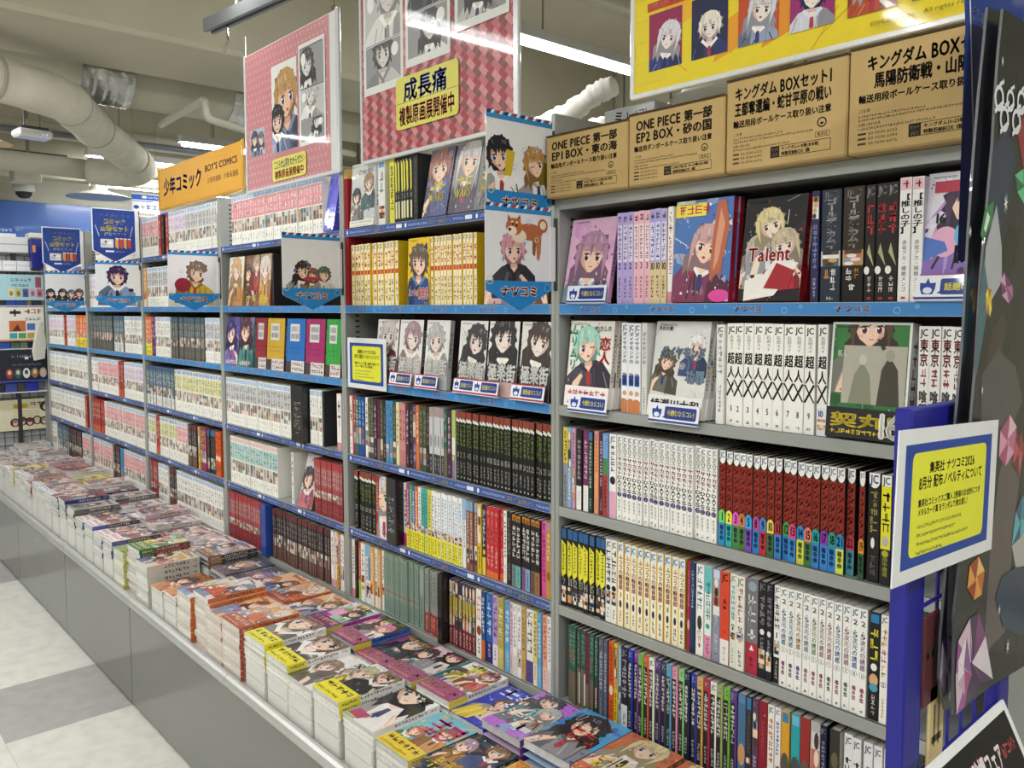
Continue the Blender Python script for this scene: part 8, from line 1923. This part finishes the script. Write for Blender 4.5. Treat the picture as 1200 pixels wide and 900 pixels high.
JF={'navytop': [(0.111, 0.621), (0.165, 0.648), (0.272, 0.544), (0.151, 0.373), (0.082, 0.449)], 'blue1': [(0.106, 0.611), (0.151, 0.646), (0.184, 0.61), (0.165, 0.567), (0.113, 0.464), (0.091, 0.464)], 'teal': [(0.086, 0.464), (0.091, 0.493), (0.12, 0.45), (0.106, 0.423), (0.081, 0.356), (0.075, 0.367)], 'silver': [(0.096, 0.503), (0.126, 0.554), (0.148, 0.506), (0.153, 0.465), (0.116, 0.44), (0.095, 0.484)], 'leaf': [(0.078, 0.517), (0.089, 0.546), (0.117, 0.558), (0.114, 0.533), (0.087, 0.51)], 'leafw': [(0.088, 0.524), (0.097, 0.544), (0.106, 0.538), (0.094, 0.52)], 'feather1': [(0.101, 0.449), (0.108, 0.457), (0.12, 0.455), (0.122, 0.433), (0.117, 0.423), (0.106, 0.429)], 'pinkx': [(0.147, 0.465), (0.16, 0.476), (0.189, 0.462), (0.194, 0.447), (0.179, 0.439), (0.154, 0.449)], 'red': [(0.183, 0.65), (0.208, 0.669), (0.258, 0.661), (0.266, 0.598), (0.213, 0.603)], 'green': [(0.183, 0.594), (0.213, 0.605), (0.231, 0.584), (0.269, 0.571), (0.221, 0.562), (0.194, 0.575)], 'black1': [(0.148, 0.506), (0.169, 0.535), (0.206, 0.529), (0.198, 0.487), (0.149, 0.45)], 'brown': [(0.12, 0.395), (0.157, 0.429), (0.176, 0.414), (0.157, 0.373), (0.118, 0.364)], 'greypatch': [(0.097, 0.356), (0.15, 0.383), (0.213, 0.36), (0.244, 0.314), (0.206, 0.285), (0.103, 0.295)], 'pink': [(0.164, 0.252), (0.166, 0.284), (0.198, 0.301), (0.225, 0.283), (0.219, 0.251), (0.189, 0.237)], 'redgem': [(0.214, 0.235), (0.223, 0.267), (0.245, 0.276), (0.255, 0.247), (0.242, 0.219)], 'strip': [(0.167, 0.226), (0.209, 0.285), (0.257, 0.258), (0.234, 0.172), (0.213, 0.02), (0.159, 0.013), (0.134, -0.023), (0.147, 0.134)], 'tealgem': [(0.223, 0.129), (0.234, 0.172), (0.258, 0.192), (0.305, 0.148), (0.255, 0.134)], 'orange': [(0.075, 0.108), (0.081, 0.135), (0.107, 0.14), (0.129, 0.118), (0.123, 0.09), (0.098, 0.089)], 'navyblob': [(0.171, 0.075), (0.192, 0.097), (0.243, 0.098), (0.332, 0.072), (0.342, -0.009), (0.271, -0.001), (0.203, 0.028)], 'purple': [(0.048, 0.014), (0.052, 0.051), (0.087, 0.07), (0.114, 0.07), (0.14, 0.034), (0.172, -0.03), (0.134, -0.023), (0.08, -0.035), (0.055, -0.037)], 'purplel': [(0.054, 0.027), (0.078, 0.051), (0.099, -0.002), (0.079, -0.021), (0.056, 0.001)], 'whitep': [(0.226, 0.129), (0.315, 0.205), (0.33, 0.084), (0.243, 0.097)]}
JB={'navy': [(0.11, 0.672), (0.097, 0.533), (0.083, 0.395), (0.101, 0.494), (0.126, 0.595)], 'teal': [(0.08, 0.4), (0.088, 0.464), (0.101, 0.494), (0.115, 0.455), (0.099, 0.395), (0.081, 0.366)], 'feather': [(0.097, 0.45), (0.104, 0.458), (0.115, 0.453), (0.114, 0.433), (0.107, 0.425)], 'purple': [(0.044, 0.005), (0.048, 0.048), (0.062, 0.054), (0.085, 0.029), (0.089, -0.014), (0.075, -0.033), (0.058, -0.02)], 'strip': [(0.06, 0.051), (0.06, 0.138), (0.086, 0.137), (0.086, 0.044)]}
J_STARS=[(0.154, 0.558, 0.014), (0.126, 0.718, 0.008), (0.131, 0.696, 0.005), (0.045, 0.518, 0.008), (0.147, 0.191, 0.011), (0.185, 0.055, 0.009), (0.222, -0.002, 0.012), (0.099, 0.338, 0.007)]
J_SCROLL=[(0.119, 0.675, 0.008), (0.156, 0.678, 0.007), (0.194, 0.682, 0.008), (0.138, 0.654, 0.008), (0.179, 0.657, 0.008)]
J_NAVY=[(0.098, 0.798), (0.141, 0.741), (0.181, 0.677), (0.185, 0.573), (0.229, 0.78), (0.289, 0.814), (0.279, 0.842)]

def facets(k, pts, cols):
    cx = sum(p[0] for p in pts) / len(pts); cy = sum(p[1] for p in pts) / len(pts)
    k.poly(pts, cols[0]); n = len(pts)
    for i in range(n):
        k.poly([pts[i], pts[(i + 1) % n], (cx + rng.uniform(-.003, .003), cy + rng.uniform(-.004, .004))], cols[(i + 1) % len(cols)])
    for i in range(0, n, 2): k.poly([pts[i], ((pts[i][0] + cx) / 2 + .002, (pts[i][1] + cy) / 2), (cx, cy)], mix(cols[i % len(cols)], '#ffffff', .3))
def board(label, x, outline, paint):
    k = Ink(); k.poly(outline, '#1a1b1e'); paint(k)
    mb = MB(); U, V, N = np.array((0, 1., 0)), np.array((0, 0, 1.)), np.array((1., 0, 0))
    mb.prism(outline[::-1] if False else outline, -N * .003, U, V, N * .003, C('#5a5d63'))
    k.put(mb, (0, 0, 0), U, V)
    tag(mb.build('display_board', M_FILM, loc=(x, -.33, .95)), label, 'poster', 'jewelled black display boards')
def paint_front(k):
    P = JF
    k.poly(P['navytop'], '#1d2028'); k.poly(P['blue1'], '#1f2f4a'); k.poly(P['teal'], '#3f6672'); k.poly(P['black1'], '#0f1012'); k.poly(P['silver'], '#a9acb2')
    k.poly(P['brown'], '#3a3028'); k.poly(P['greypatch'], '#48484a'); k.poly(P['strip'], '#5c5254'); k.poly(P['whitep'], '#b9b8b4')
    for n_, c in (('leaf', '#2f7f4e'), ('leafw', '#dfe6e2')): k.poly(P[n_], c)
    facets(k, P['feather1'], ['#d8b828', '#f0e05a', '#a8701e']); facets(k, P['pinkx'], ['#8a4a78', '#c99ab8', '#6a2f5c', '#b06a9a']); k.poly(P['red'], '#8a2a2e')
    facets(k, P['green'], ['#2f8a5a', '#5fc08a', '#1f6a4a', '#9fe0bc']); facets(k, P['pink'], ['#c06a90', '#dca0b8', '#a84a78', '#e6c3d0']); facets(k, P['redgem'], ['#9c2f3a', '#c0505a', '#6a1c28'])
    facets(k, P['tealgem'], ['#2f8aa4', '#5fb4c4', '#1f5a74']); facets(k, P['orange'], ['#c8641e', '#e6a04a', '#9a3a14', '#f0c070']); k.poly(P['navyblob'], '#1f3454')
    facets(k, P['purple'], ['#3f2050', '#a0489a', '#d8bcd0', '#3a1c4a', '#7a3470', '#e6dce6', '#5a2a60']); facets(k, P['purplel'], ['#c9a8c8', '#f0e8f0', '#8a5a94', '#b04a80'])
    for cx, cy, r in J_STARS: star(k, cx, cy, r)
    for cx, cy, r in [(a_, b_, c_ * 1.9) for a_, b_, c_ in J_SCROLL]:       # white ornamental heading, cut by the picture edge
        k.ring(cx, cy, r, r * .35, '#dfe2e6', 14); k.line(cx - r * .8, cy - r * 1.1, cx + r, cy - r * .1, r * .35, '#dfe2e6'); k.line(cx, cy + r, cx + r * .9, cy + r * 1.4, r * .3, '#dfe2e6')
def paint_back(k):
    P = JB; k.poly(P['navy'], '#15202e'); k.poly(P['teal'], '#2f4f5a'); facets(k, P['feather'], ['#c9a824', '#e6d64a', '#9a641e']); k.poly(P['strip'], '#a9a9b0'); facets(k, P['purple'], ['#8a7a9c', '#cfc4d4', '#5a2a60', '#b8a8c4'])
board('black display board with jewels and stars, front one of the pair', .937, J_FRONT, paint_front)
board('narrower black display board behind the jewelled one', .922, J_BACK, paint_back)
mb = MB(); mb.tube([(0, 0, 0), (.0215, 0, 0)], .004, C('#8a8a8e'), 8); mb.box(.0, .0008, -.008, .008, -.012, .012, C('#1a1a86')); tag(mb.build('board_bracket', M_STEEL, loc=(.9112, -.2, 1.2585)), 'blue bracket carrying the jewelled boards on the end frame', 'bracket')
# navy card behind the boards, top of the end frame
w, h = .2, .36; k = Ink(); k.rect(0, 0, w, h, '#1f3a86'); k.text('まとめて読みたい方には', .02, .285, .18, .305, '#e4e8f0'); k.text('コミック', .05, .25, .19, .295, '#e0b83a', False, True); k.text('全巻セット', .05, .19, .19, .235, '#e0b83a', False, True); k.line(.004, h, .06, 0, .004, '#d9dee8'); clip_ink(k, w, h)
mb = MB(); sheet(mb, k, (0, 0, 0), *XF, [(.0, .36), (.0, .3), (.07, .02), (.185, .02), (.185, .36)], '#1f3a86', .002)
tag(mb.build('navy_card', M_LAMI, loc=(.9, -.215, 1.44)), 'navy card with yellow lettering behind the jewelled boards', 'sign')
mb = MB(); mb.rbox(-.003, .003, -.03, .0, 0, .3, C('#8d8f92'), .001); tag(mb.build('card_stand', M_STEEL, loc=(.8965, -.02, 1.276)), 'thin grey upright holding the navy card above the end frame', 'stand')
# leaning black sign in the near corner
w, h = .3, .2; k = Ink(); k.rect(0, 0, w, h, '#d6d8d8'); k.rect(.008, .008, w - .008, h - .008, '#17171a'); k.text('冒険譚フェア', w - .135, h - .05, w - .05, h - .024, '#c9484a', False, True); k.text('冒険譚フェア', w - .1345, h - .0495, w - .0505, h - .0245, '#ece6e4', False, True); k.text('inアニメイト', w - .048, h - .044, w - .014, h - .03, '#d05a5a', False, True)
k.rrect(w - .07, h - .085, w - .05, h - .065, .003, '#c8383a'); k.text('開催中', w - .068, h - .08, w - .052, h - .07, '#f0e8e4', False, True); k.greek(w - .13, h - .08, w - .075, h - .066, '#d9d9da', random.Random(4)); k.greek(w - .047, h - .08, w - .015, h - .068, '#d9d9da', random.Random(5)); k.greek(.03, .04, .26, .06, '#d9d9da', random.Random(6))
V_ = np.array((-.42, 0, .907)); O_ = np.array((1.0, -.323, .97)) - np.array((0, w, 0)) - V_ * h
t = thing('fair_sign', 'black sign with white edge and red lettering in the near corner', 'sign', tuple(O_), None)
mb = MB(); sheet(mb, k, (0, 0, 0), (0, 1, 0), V_, [(0, 0), (w, 0), (w, h), (0, h)], '#d6d8d8', .003); mb.build('panel', M_LAMI, t)
mb = MB(); mb.tube([(-.03, .15, .05), (-.03, .15, -O_[2])], .006, C('#8d8f92'), 8); mb.lathe([(0, .012), (.06, .01), (.07, 0)], C('#4a4c50'), 24, -.03, .15) if False else None; mb.build('stand', M_STEEL, t)
# the text source has done its work
bpy.data.objects.remove(_to)
